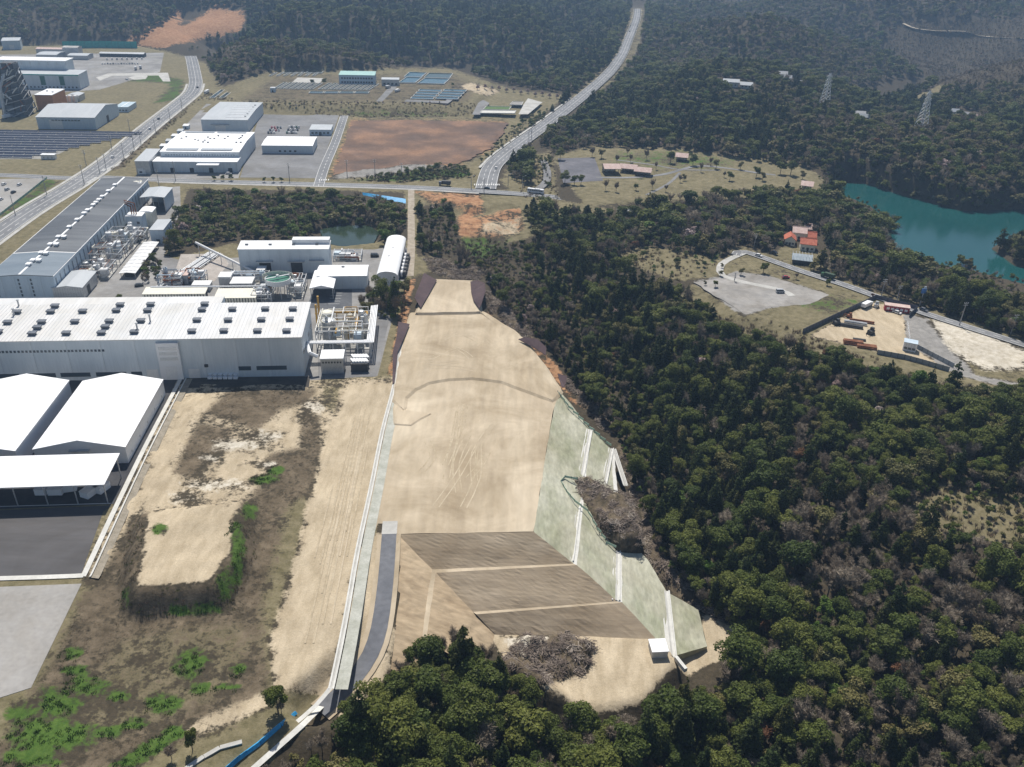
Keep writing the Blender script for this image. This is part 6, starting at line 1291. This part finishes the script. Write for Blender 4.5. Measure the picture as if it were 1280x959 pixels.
def make_set(lod):
    f = 1.0 if lod == 0 else .3; s = 1.0 if lod == 0 else 1.75; out = {k: [] for k in KINDS}
    for k in range(5): out['broad'].append(broad(10 + k, 9.5 + 1.2 * (k % 3), 3.7 + .5 * (k % 3), int(3000 * f), .52 * s))
    for k in range(3): out['cedar'].append(cedar(30 + k, 13 + k, 2.3 + .2 * k, int(2300 * f), .5 * s))
    for k in range(4): out['bare'].append(bare(40 + k, 8.5 + k % 2, 3.2 + .3 * (k % 2), int(1500 * (1 if lod == 0 else .4))))
    for k in range(2): out['fresh'].append(broad(50 + k, 8, 3.2, int(1900 * f), .5 * s, LEAFG))
    for k in range(2): out['olive'].append(broad(60 + k, 9, 3.6, int(1900 * f), .55 * s, LEAFO))
    out['blossom'].append(broad(70, 7, 3.2, int(1500 * f), .5 * s, BLOSS)); out['russet'].append(broad(71, 7, 2.8, int(1500 * f), .5 * s, RUSSET))
    return out
SETS = [make_set(0), make_set(1)]
def joined(crown, tmb, name):              # crown and trunk in one mesh for the massed trees
    me = crown.copy(); V = [tuple(v.co) for v in crown.vertices]; Fc = [tuple(p.vertices) for p in crown.polygons]; o = len(V)
    return mesh_data(name, V + [tuple(v) for v in tmb.V], Fc + [tuple(i + o for i in f) for f in tmb.F], [crown.materials[0], BARK], [0] * len(Fc) + [1] * len(tmb.F))
TRUNKS = {}
def tree(kind, var, x, y, z, s, rz, label, group=None, name=None, lod=0, sz=None):
    cr_, tb = SETS[lod][kind][var % len(SETS[lod][kind])]; k = (kind, var % len(SETS[lod][kind]), lod)
    if k not in TRUNKS: TRUNKS[k] = mesh_data('trunk', tb.V, tb.F, BARK if kind != 'bare' else TWIG)
    t = thing(name or {'cedar': 'cedar_tree', 'bare': 'bare_tree'}.get(kind, 'broadleaf_tree'), label, 'tree', (x, y, z), rz, group); t.scale = (s, s, sz or s)
    link('trunk', TRUNKS[k], t); link('crown', cr_, t); return t

# where trees stand: everywhere except on the open ground, given by the picture position of the tree's foot
OPEN = [
    [(-900, 1300), (-900, 52), (0, 58), (70, 50), (180, 48), (225, 12), (305, 8), (310, 40), (262, 80), (275, 105), (345, 86), (560, 82), (625, 104), (712, 118), (655, 172), (632, 205), (640, 226), (760, 248), (785, 262), (770, 272), (655, 262), (668, 300), (560, 335), (600, 338), (630, 385), (690, 442), (725, 492), (772, 555), (796, 625), (822, 690), (880, 765), (935, 802), (930, 830), (900, 850), (850, 882), (800, 915), (740, 930), (700, 908), (640, 858), (600, 816), (560, 806), (520, 824), (476, 876), (428, 912), (380, 944), (335, 978), (295, 1012), (250, 1300)],
    [(690, 193), (745, 184), (850, 188), (950, 203), (1025, 212), (1020, 245), (880, 248), (820, 255), (735, 262), (690, 235)],
    [(848, 368), (895, 325), (925, 306), (940, 306), (985, 328), (1030, 345), (1290, 428), (1290, 505), (1190, 500), (1100, 474), (1010, 450), (925, 425), (880, 395)],
    [(962, 318), (985, 288), (1030, 294), (1042, 335), (1000, 336)], [(758, 338), (800, 308), (870, 314), (905, 335), (860, 374), (790, 360)], LAKE, [(1056, 262), (1100, 292), (1128, 328), (1180, 347), (1240, 370), (1300, 396), (1300, 366), (1235, 346), (1128, 306)], [(995, 228), (1040, 215), (1050, 240), (1015, 250)],
    [(1110, 665), (1140, 630), (1180, 612), (1290, 625), (1290, 705), (1210, 690)], [(1138, 124), (1180, 103), (1175, 122), (1150, 130)], [(974, 95), (1008, 101), (1008, 112), (974, 104)], [(1065, 141), (1090, 141), (1090, 156), (1065, 156)], [(1184, 138), (1228, 140), (1228, 156), (1184, 154)], [(898, 100), (945, 102), (945, 120), (898, 118)],
    [(770, 70), (778, 50), (786, 25), (790, 0), (808, 0), (806, 25), (800, 60), (790, 82), (760, 115), (728, 140), (700, 158), (640, 205), (600, 235), (590, 230), (620, 190), (700, 134), (750, 92)], [(664, 185), (690, 185), (700, 250), (660, 245)],
]
WOOD = [
    [(222, 270), (250, 248), (300, 245), (400, 246), (445, 250), (505, 258), (508, 285), (480, 290), (474, 285), (395, 284), (385, 300), (300, 300), (240, 310), (208, 320), (205, 300)],
    [(448, 392), (460, 375), (480, 368), (506, 372), (508, 392), (490, 400), (465, 396)], [(522, 262), (560, 256), (570, 275), (575, 320), (525, 318), (520, 290)],
    [(440, 226), (520, 214), (578, 208), (588, 222), (500, 228)], [(572, 305), (640, 308), (665, 330), (640, 370), (600, 335)], [(602, 218), (622, 190), (690, 142), (684, 138), (640, 160), (600, 205)], [(475, 295), (500, 290), (505, 305), (480, 308)],
    [(175, 330), (205, 325), (200, 350), (178, 356)], [(250, 55), (310, 40), (340, 80), (275, 100), (262, 85)], [(232, 60), (300, 54), (314, 64), (262, 78), (246, 72)], [(1, 1), (2, 1), (2, 2)], [(1245, 314), (1290, 294), (1400, 296), (1400, 330), (1275, 332)],
]
DENSE_CEDAR = [[(690, 470), (760, 430), (980, 500), (1000, 640), (960, 760), (860, 730), (800, 640), (750, 540)], [(930, 120), (1010, 110), (1020, 200), (960, 205)], [(1160, 118), (1220, 112), (1215, 140), (1165, 140)], [(640, 330), (700, 320), (840, 380), (800, 430), (700, 400)], [(770, 185), (1010, 160), (1000, 205), (860, 190)]]
BAREZ = [[(1095, 62), (1130, 25), (1290, 25), (1290, 105), (1180, 112)], [(830, 240), (930, 235), (940, 300), (850, 310)], [(590, 340), (660, 330), (700, 420), (640, 400)], [(1080, 640), (1290, 600), (1290, 700), (1100, 690)], [(250, 245), (400, 245), (300, 300)], [(300, 930), (400, 915), (430, 1000), (300, 1010)]]
pts = []
for (y0, y1, sp_) in ((95, 420, 4.0), (420, 700, 4.6), (700, 1100, 5.8), (1100, 1900, 7.2), (1900, 2500, 11)):
    w = y1 * .82 + 60; gx, gy = np.meshgrid(np.arange(-w, w, sp_), np.arange(y0, y1, sp_)); n_ = gx.size
    x = gx.ravel() + rng.uniform(-.48, .48, n_) * sp_; y = gy.ravel() + rng.uniform(-.48, .48, n_) * sp_; pts.append(np.c_[x, y, np.full(n_, sp_)])
gx, gy = np.meshgrid(np.arange(450, 1100, 4.6), np.arange(1000, 1700, 4.6)); e_ = np.c_[gx.ravel() + rng.uniform(-2, 2, gx.size), gy.ravel() + rng.uniform(-2, 2, gx.size), np.full(gx.size, 4.6)]; uu, vv = proj(e_[:, 0], e_[:, 1], hgrid(e_[:, 0], e_[:, 1])); pts.append(e_[inpoly(uu, vv, BAREZ[0])])
pts = np.concatenate(pts); z = hgrid(pts[:, 0], pts[:, 1]); u, v = proj(pts[:, 0], pts[:, 1], z)
keep = (u > -190) & (u < 1470) & (v < 1120) & (v > -45); pts, z, u, v = pts[keep], z[keep], u[keep], v[keep]
op = np.zeros(len(pts), bool)
for q in OPEN: op |= inpoly(u, v, q)
wd_ = np.zeros(len(pts), bool)
for q in WOOD: wd_ |= inpoly(u, v, q)
def near_line(line, d0):
    d, _ = segdist(pts[:, 0], pts[:, 1], [p[:2] for p in line], False); return d < d0
keep = (~op | wd_) & ~near_line(cN, 9) & ~near_line(CROSS, 8) & ~near_line(MAIN, 14) & ~near_line(W0(ROAD_E[2:]), 6)
keep &= z > -9.5 - 12 * (pts[:, 1] < 420)
keep &= rng.random(len(pts)) > .06
pts, z, u, v, wd_ = pts[keep], z[keep], u[keep], v[keep], wd_[keep]; n_ = len(pts)
dist0 = np.hypot(pts[:, 0], pts[:, 1]); nA = vnoise(pts[:, 0], pts[:, 1], 45, 11); nB = vnoise(pts[:, 0], pts[:, 1], 28, 12); r0 = rng.random(n_)
pc = .10 + .25 * (nA > .62); pb = np.where(dist0 < 520, .36 + .4 * (nB > .55) - .2 * (nB < .3), .12 + .3 * (nB > .66)); 
gR = np.abs(vnoise(pts[:, 0], pts[:, 1], 340, 3) - .5) * 2; fr_ = dist0 > 700; pc = np.where(fr_, np.where(gR < .22, .5, .08), pc); pb = np.where(fr_, np.where(gR > .38, .42, np.where(gR < .22, .05, .16)), pb)
for q in DENSE_CEDAR: k = inpoly(u, v, q); pc = np.where(k, .5, pc); pb = np.where(k, .16, pb)
for q in BAREZ: k = inpoly(u, v, q); pc = np.where(k, .03, pc); pb = np.where(k, .72, pb)
kind = np.where(r0 < pc, 1, np.where(r0 < pc + pb, 2, 0)); r1 = rng.random(n_)
kind = np.where((kind == 0) & (r1 < .03), 3, kind); kind = np.where((kind == 0) & (r1 > np.where(dist0 > 700, np.where(gR > .3, .5, .85), .76)), 4, kind); kind = np.where((kind == 2) & (r1 < .02), 5, kind); kind = np.where((kind == 2) & (r1 > .965), 6, kind)
kind = np.where(wd_ & (kind == 0) & (r1 < .2), 3, kind)
scl = np.clip(np.exp(rng.normal(0, .3, n_)), .5, 1.75) * np.where(kind == 2, .95, 1) * np.where(pts[:, 2] > 7, 1.12, 1)
CLEAR = BAREZ[0]; k = inpoly(u, v, CLEAR); scl = np.where(k, scl * np.where((z % 6) < 3, .55, .28), scl); kind = np.where(k & (r1 < .85), 2, kind)
road_shrub = inpoly(u, v, WOOD[3]) | inpoly(u, v, WOOD[5]) | inpoly(u, v, WOOD[4]) | inpoly(u, v, WOOD[7]) | inpoly(u, v, WOOD[9]); scl = np.where(road_shrub, scl * .5, scl); kind = np.where(road_shrub & (kind == 1), 0, kind)
cluster = inpoly(u, v, WOOD[0]); r2 = rng.random(n_); kind = np.where(cluster, np.where(r2 < .36, 2, np.where(r2 < .52, 3, np.where(r2 < .7, 4, np.where(r2 < .71, 6, np.where(r2 < .75, 5, 0))))), kind); scl = np.where(cluster, scl * .8, scl)
edge_lo = inpoly(u, v, [(560, 290), (680, 310), (800, 470), (830, 640), (780, 640), (620, 360)]); scl = np.where(edge_lo, scl * .72, scl)
scl *= np.where(dist0 < 520, .8, .88); scl = np.where(inpoly(u, v, WOOD[2]), scl * .6, scl)
fg = inpoly(u, v, [(430, 900), (470, 860), (560, 815), (640, 860), (720, 910), (860, 905), (860, 1100), (430, 1100)]); scl = np.where(fg, scl * 1.15, scl); kind = np.where(fg & (kind == 2) & (r1 < .6), 0, kind)
dist = np.sqrt(pts[:, 0] ** 2 + pts[:, 1] ** 2 + (H - z) ** 2)
inframe = (u > -10) & (u < 1290) & (v < 1010) & (v > 0)
order = np.argsort(np.where(inframe, dist / scl ** .5, 1e9))[:300]; ind = np.zeros(n_, bool); ind[order] = True
LABK = {0: 'dark green broadleaf evergreen', 1: 'narrow dark cedar', 2: 'leafless grey-brown tree', 3: 'fresh light green tree', 4: 'olive green broadleaf tree', 5: 'pale blossoming tree', 6: 'russet-leaved tree'}
for i in np.nonzero(ind)[0]:
    area = 'in the wood along the bottom edge' if u[i] < 860 else 'in the wood at the lower right corner'
    tree(KINDS[kind[i]], int(r1[i] * 97), pts[i, 0], pts[i, 1], z[i] - .1, scl[i], r0[i] * 40, LABK[kind[i]] + ' ' + area, LABK[kind[i]] + ' ' + area)
def mass(name, label, sel, lod, kinds=None):
    if not sel.any(): return
    c = bpy.data.collections.new(name + '_kinds'); off = {}; cnt = {}; i_ = 0
    for k, kn in enumerate(KINDS):
        off[k] = i_; cnt[k] = len(SETS[lod][kn])
        for j, (cr_, tb) in enumerate(SETS[lod][kn]):
            o = bpy.data.objects.new('%s_%02d' % (name, i_), joined(cr_, tb, 'tree')); c.objects.link(o); i_ += 1
    me = bpy.data.meshes.new(name); P_ = np.c_[pts[sel][:, :2], z[sel] - .15]; me.vertices.add(len(P_)); me.vertices.foreach_set('co', P_.ravel())
    ki = np.array([off[k] + int(a * 97) % cnt[k] for k, a in zip(kind[sel], r1[sel])], np.int32)
    a = me.attributes.new('pick', 'INT', 'POINT'); a.data.foreach_set('value', ki)
    sc3 = np.stack([scl[sel] * rng.uniform(.85, 1.15, sel.sum()), scl[sel] * rng.uniform(.85, 1.15, sel.sum()), scl[sel] * rng.uniform(.85, 1.15, sel.sum()) * (1 if lod == 0 else .8)], -1)
    a = me.attributes.new('size', 'FLOAT_VECTOR', 'POINT'); a.data.foreach_set('vector', sc3.ravel())
    rt = np.zeros((len(P_), 3)); rt[:, 2] = rng.uniform(0, 6.28, len(P_)); a = me.attributes.new('turn', 'FLOAT_VECTOR', 'POINT'); a.data.foreach_set('vector', rt.ravel())
    o = link(name, me); o['kind'] = 'stuff'; o['label'] = label; o['category'] = 'wood'
    gn(o, c); return o
def gn(o, coll):
    g = bpy.data.node_groups.new(o.name, 'GeometryNodeTree'); g.interface.new_socket('Geometry', in_out='INPUT', socket_type='NodeSocketGeometry'); g.interface.new_socket('Geometry', in_out='OUTPUT', socket_type='NodeSocketGeometry')
    n = g.nodes; l = g.links; gi = n.new('NodeGroupInput'); go = n.new('NodeGroupOutput'); ip = n.new('GeometryNodeInstanceOnPoints'); ci = n.new('GeometryNodeCollectionInfo'); ci.inputs[0].default_value = coll; ci.inputs['Separate Children'].default_value = True; ci.inputs['Reset Children'].default_value = True
    def attr(nm, ty): q = n.new('GeometryNodeInputNamedAttribute'); q.data_type = ty; q.inputs[0].default_value = nm; return q.outputs[0]
    l.new(gi.outputs[0], ip.inputs['Points']); l.new(ci.outputs[0], ip.inputs['Instance']); ip.inputs['Pick Instance'].default_value = True
    l.new(attr('pick', 'INT'), ip.inputs['Instance Index']); l.new(attr('turn', 'FLOAT_VECTOR'), ip.inputs['Rotation']); l.new(attr('size', 'FLOAT_VECTOR'), ip.inputs['Scale']); l.new(ip.outputs[0], go.inputs[0])
    md = o.modifiers.new('scatter', 'NODES'); md.node_group = g
mass('woodland', 'dense mixed evergreen and leafless wood right of the site', ~ind & (dist < 520), 0)
mass('distant_woodland', 'hazy mixed woodland covering the far hills', ~ind & (dist >= 520), 1)
# undergrowth between the trees
us = []
for (y0, y1, sp_) in ((95, 420, 3.6), (420, 700, 5.2)):
    w = y1 * .82 + 60; gx, gy = np.meshgrid(np.arange(-w, w, sp_), np.arange(y0, y1, sp_)); us.append(np.c_[gx.ravel() + rng.uniform(-.5, .5, gx.size) * sp_, gy.ravel() + rng.uniform(-.5, .5, gx.size) * sp_])
us = np.concatenate(us); uz = hgrid(us[:, 0], us[:, 1]); uu, vv = proj(us[:, 0], us[:, 1], uz); kp = (uu > -100) & (uu < 1380) & (vv < 1080) & (uz > -8.2 - 14 * (us[:, 1] < 420)); op = np.zeros(len(us), bool); wdd = np.zeros(len(us), bool)
for q in OPEN[:5]: op |= inpoly(uu, vv, q)
for q in WOOD: wdd |= inpoly(uu, vv, q)
for q in ([(530, 318), (640, 300), (700, 430), (735, 492), (690, 440), (610, 352)], [(1100, 640), (1180, 600), (1290, 615), (1290, 700), (1200, 685)], [(765, 310), (905, 310), (900, 360), (780, 345)]): wdd |= inpoly(uu, vv, q) & (rng.random(len(us)) < .35)
dL, _ = segdist(us[:, 0], us[:, 1], [p[:2] for p in W0(ROAD_E[2:])], False); dN, _ = segdist(us[:, 0], us[:, 1], [p[:2] for p in cN], False); dC, _ = segdist(us[:, 0], us[:, 1], [p[:2] for p in CROSS], False)
us = us[kp & (~op | wdd) & (dL > 5) & (dN > 9) & (dC > 7)]
def scatter_now(): scatter('undergrowth', 'low bushes and saplings under and beside the trees', 'bushes', [joined(*SETS[1][k_][j % len(SETS[1][k_])], 'bush') for j, k_ in enumerate(['broad', 'bare', 'olive', 'bare', 'broad', 'olive', 'fresh', 'bare'])], us, .2, .45)
print('TREES', n_, int((~ind & (dist < 520)).sum()))

# single trees that stand apart
def lone(kind, px, py, s, label, z=None, var=0, group=None, name=None, sz=None):
    g = P(px, py, z) if z is not None else G(px, py); tree(kind, var, g[0], g[1], g[2] - .1, s, random.uniform(0, 6), label, group, name, 0, sz)
lone('broad', 348, 893, .8, 'lone green pine beside the blue sheeting', sz=1.05); lone('bare', 352, 892, .5, 'leafless shrub beside the lone green pine'); lone('broad', 241, 938, .42, 'small dark pine on the brushy bank at the bottom left', sz=.75); lone('bare', 215, 950, .55, 'leafless shrub on the brushy bank at the bottom left')
lone('broad', 150, 378, .5, 'rounded clipped evergreen behind the white factory', 0)
for i, (px, py) in enumerate([(268, 226), (279, 226), (289, 226), (331, 228), (342, 228), (352, 228)]): lone('broad', px, py, .42, 'clipped round roadside evergreen along the cross road', 0, i, 'clipped round evergreens along the cross road', 'clipped_tree')
lone('broad', 391, 107, .75, 'dark round tree left of the waterworks building, left one', 7); lone('broad', 406, 106, .6, 'dark round tree left of the waterworks building, right one', 7, 2); lone('broad', 566, 109, .5, 'small dark tree beside the blue strip basins', 7, 1)
for i, px in enumerate(range(338, 580, 11)):
    lone(['blossom', 'bare', 'fresh', 'blossom', 'bare'][i % 5], px + random.uniform(-3, 3), 131 + random.uniform(-2, 3), .38, 'young tree in the blossom row on the waterworks bank', None, i, 'young trees on the waterworks bank')
for i, px in enumerate(range(597, 700, 9)): lone('blossom', px, 112 + i * .9 + random.uniform(-2, 2), .8, 'pale cherry tree at the forest foot by the waterworks', None, i, 'cherry trees at the forest foot')
for i, (px, py, k, s) in enumerate([(912, 226, 'broad', .55), (838, 204, 'broad', .7), (866, 207, 'broad', .6), (895, 211, 'olive', .6), (771, 204, 'bare', .6), (788, 203, 'bare', .5), (808, 200, 'bare', .7), (820, 212, 'bare', .5), (850, 228, 'bare', .5), (876, 215, 'bare', .55), (855, 226, 'olive', .4), (888, 207, 'bare', .5), (925, 212, 'olive', .5), (945, 222, 'broad', .65), (953, 226, 'olive', .55), (975, 218, 'broad', .8), (988, 219, 'broad', .85), (706, 230, 'broad', .6), (718, 231, 'broad', .55), (726, 231, 'broad', .5), (740, 196, 'bare', .7), (752, 198, 'olive', .6), (700, 200, 'broad', .6), (815, 237, 'bare', .6), (832, 240, 'bare', .5), (795, 238, 'fresh', .45), (770, 240, 'bare', .6), (757, 238, 'bare', .6), (1003, 224, 'olive', .5), (784, 194, 'bare', .5), (905, 222, 'bare', .4)]):
    lone(k, px, py, s * 1.4, {'broad': 'dark round park tree on the lawn', 'olive': 'olive park tree on the lawn', 'bare': 'leafless park tree on the lawn', 'fresh': 'fresh green park shrub on the lawn'}[k], None, i, {'broad': 'dark park trees', 'olive': 'olive park trees', 'bare': 'leafless park trees', 'fresh': 'green park shrubs'}[k], 'park_tree')
lone('broad', 954, 341, .7, 'tree on the verge between valley road and gravel lot', -4); lone('olive', 926, 344, .5, 'olive shrub at the gravel lot entrance', -4); lone('bare', 995, 349, .5, 'leafless tree on the verge of the gravel lot', -4); lone('broad', 1034, 357, .45, 'dark shrub beside the dark green lorry', -4); lone('russet', 1090, 373, .45, 'russet shrub at the back corner of the yard', -4); lone('fresh', 975, 309, .5, 'light green tree in the farm garden', -3); lone('broad', 991, 286, .8, 'dark tree behind the pink farmhouse', -2)
lone('broad', 803, 322, .5, 'dark shrub in the dry clearing', None); lone('broad', 846, 332, .6, 'young pine at the right of the dry clearing', None); lone('broad', 780, 336, .8, 'pine at the left of the dry clearing', None, 3)

# ------------------------------------------------------------------ grass, weeds and cut branches
def tuft(seed, n, h, spread, mt, wdt=.12):
    rr = np.random.default_rng(seed); V = []
    for k in range(n):
        a = rr.uniform(0, 6.28); b = rr.uniform(0, 6.28); p = Vector((math.cos(b), math.sin(b), 0)) * spread * rr.random() ** .5; d = Vector((math.cos(a) * .5, math.sin(a) * .5, 1)) * h * rr.uniform(.5, 1.2); u_ = Vector((-math.sin(a), math.cos(a), 0)) * wdt * rr.uniform(.6, 1.3)
        V += [p - u_, p + u_, p + d + u_ * .3, p + d - u_ * .3]
    return quads_mesh('tuft', np.array([tuple(v) for v in V]), mt)
def sticks(seed, n, mt):
    rr = np.random.default_rng(seed); b = MB()
    for k in range(n):
        a = rr.uniform(0, 6.28); L_ = rr.uniform(.6, 2.6); p = Vector((rr.normal() * .8, rr.normal() * .8, rr.uniform(0, .6))); d = Vector((math.cos(a), math.sin(a), rr.uniform(-.15, .45))) * L_; r_ = rr.uniform(.03, .12); b.tube(p - d * .5, p + d * .5, r_, r_ * .5, 4, caps=False)
    return mesh_data('brush', b.V, b.F, mt)
def scatter(name, label, cat, meshes, XY, s0, s1):
    c = bpy.data.collections.new(name + '_kinds')
    for i, m_ in enumerate(meshes): c.objects.link(bpy.data.objects.new('%s_%02d' % (name, i), m_))
    n = len(XY); me = bpy.data.meshes.new(name); me.vertices.add(n); me.vertices.foreach_set('co', np.c_[XY, hgrid(XY[:, 0], XY[:, 1]) - .03].ravel())
    me.attributes.new('pick', 'INT', 'POINT').data.foreach_set('value', rng.integers(0, len(meshes), n).astype(np.int32)); s = rng.uniform(s0, s1, n)
    me.attributes.new('size', 'FLOAT_VECTOR', 'POINT').data.foreach_set('vector', np.repeat(s, 3)); rt = np.zeros((n, 3)); rt[:, 2] = rng.uniform(0, 6.28, n); me.attributes.new('turn', 'FLOAT_VECTOR', 'POINT').data.foreach_set('vector', rt.ravel())
    o = link(name, me); o['kind'] = 'stuff'; o['label'] = label; o['category'] = cat; gn(o, c)
def fill(polys, n, wgt=None):
    out = []
    for q in polys:
        w_ = np.array([P(p[0], p[1], 0)[:2] for p in q]); lo, hi_ = w_.min(0) - 25, w_.max(0) + 25; m_ = int(n * (hi_ - lo).prod() / 1000); a = rng.uniform(lo, hi_, (m_, 2)); uu, vv = proj(a[:, 0], a[:, 1], hgrid(a[:, 0], a[:, 1])); out.append(a[inpoly(uu, vv, q)])
    return np.concatenate(out)
def masked(XY, ch, thr):
    i = np.clip(np.searchsorted(xs, XY[:, 0]), 0, nx - 1); j = np.clip(np.searchsorted(ys, XY[:, 1]), 0, ny - 1); return ZN[ch].reshape(ny, nx)[j, i] > thr
scatter_now()
fl = fill([[(215, 480), (438, 480), (345, 860), (250, 925), (150, 1000), (-60, 1000), (45, 860), (110, 735), (150, 660)]], 900)
gm_ = ZN['green'].reshape(ny, nx)[np.clip(np.searchsorted(ys, fl[:, 1]), 0, ny - 1), np.clip(np.searchsorted(xs, fl[:, 0]), 0, nx - 1)]; g_ = fl[(gm_ * .9 + .9 * (vnoise(fl[:, 0], fl[:, 1], 3.0, 31) - .5) > .55)]; scatter('grass_tufts', 'bright green grass patches on the rough field', 'grass', [tuft(k, 16, .32, .5, GRASSM, .09) for k in range(3)], g_, .7, 1.4)
w_ = fl[masked(fl, 'dark', .45) & (vnoise(fl[:, 0], fl[:, 1], 6, 21) > .4)]; w_ = w_[rng.random(len(w_)) < .5]; scatter('dry_weeds', 'brown dry weeds on the rough field', 'weeds', [tuft(10 + k, 12, .25, .5, WEEDM, .04) for k in range(3)], w_, .5, 1.3)
mw = fill([[(150, 772), (168, 736), (262, 732), (296, 690), (310, 650), (322, 690), (292, 770)], [(158, 660), (182, 645), (176, 700), (166, 735), (150, 765)]], 700); scatter('mound_weeds', 'dark weeds and brush on the sides of the earth mound', 'weeds', [tuft(50 + k, 20, .42, .6, [WEEDM, LEAFO, LEAFD, WEEDM][k], .07) for k in range(4)], mw[rng.random(len(mw)) < .4], .6, 1.3)
db = fill([list(q) for q in DEB], 260); db = db[hgrid(db[:, 0], db[:, 1]) > -25]; scatter('brush_heaps', 'heaps of cut branches at the edges of the site', 'brush', [sticks(k, 26, BRUSH) for k in range(4)], db, .5, 1.4)
sc_ = fill([[(1110, 650), (1180, 605), (1290, 620), (1290, 700), (1200, 680)], [(880, 395), (960, 400), (1090, 450), (1180, 490), (1290, 510), (1290, 530), (1100, 480), (1000, 440)], [(560, 300), (650, 300), (660, 330), (600, 340), (540, 330)], [(770, 328), (800, 310), (870, 316), (900, 330), (850, 352)], [(300, 128), (345, 126), (600, 130), (640, 146), (450, 147), (330, 138)], [(136, 214), (152, 213), (250, 126), (300, 126), (258, 116)], [(440, 226), (520, 212), (580, 207), (600, 222), (500, 229)], [(640, 205), (690, 190), (700, 258), (650, 245)], [(850, 368), (930, 400), (1010, 422), (1100, 446), (1100, 470), (1000, 445), (920, 422)]], 60); scatter('dry_scrub', 'brown scrub in the clearings of the wood', 'scrub', [tuft(30 + k, 30, 1.1, .9, WEEDM if k < 3 else LEAFO, .07) for k in range(4)], sc_, .6, 1.4)

# ------------------------------------------------------------------ haze
b = MB(); b.box(-2700, 2700, -330, 3100, -45, 232); hz = b.obj('haze', [])
hz['kind'] = 'stuff'; hz['label'] = 'thin blue haze over the valley'
mt = bpy.data.materials.new('haze_air'); mt.use_nodes = True; n = mt.node_tree.nodes; n.remove(n['Principled BSDF']); pv = n.new('ShaderNodeVolumePrincipled'); pv.inputs['Color'].default_value = (.45, .68, 1, 1); pv.inputs['Density'].default_value = .00016; pv.inputs['Anisotropy'].default_value = .2
mt.node_tree.links.new(pv.outputs[0], n['Material Output'].inputs['Volume']); hz.data.materials.append(mt)
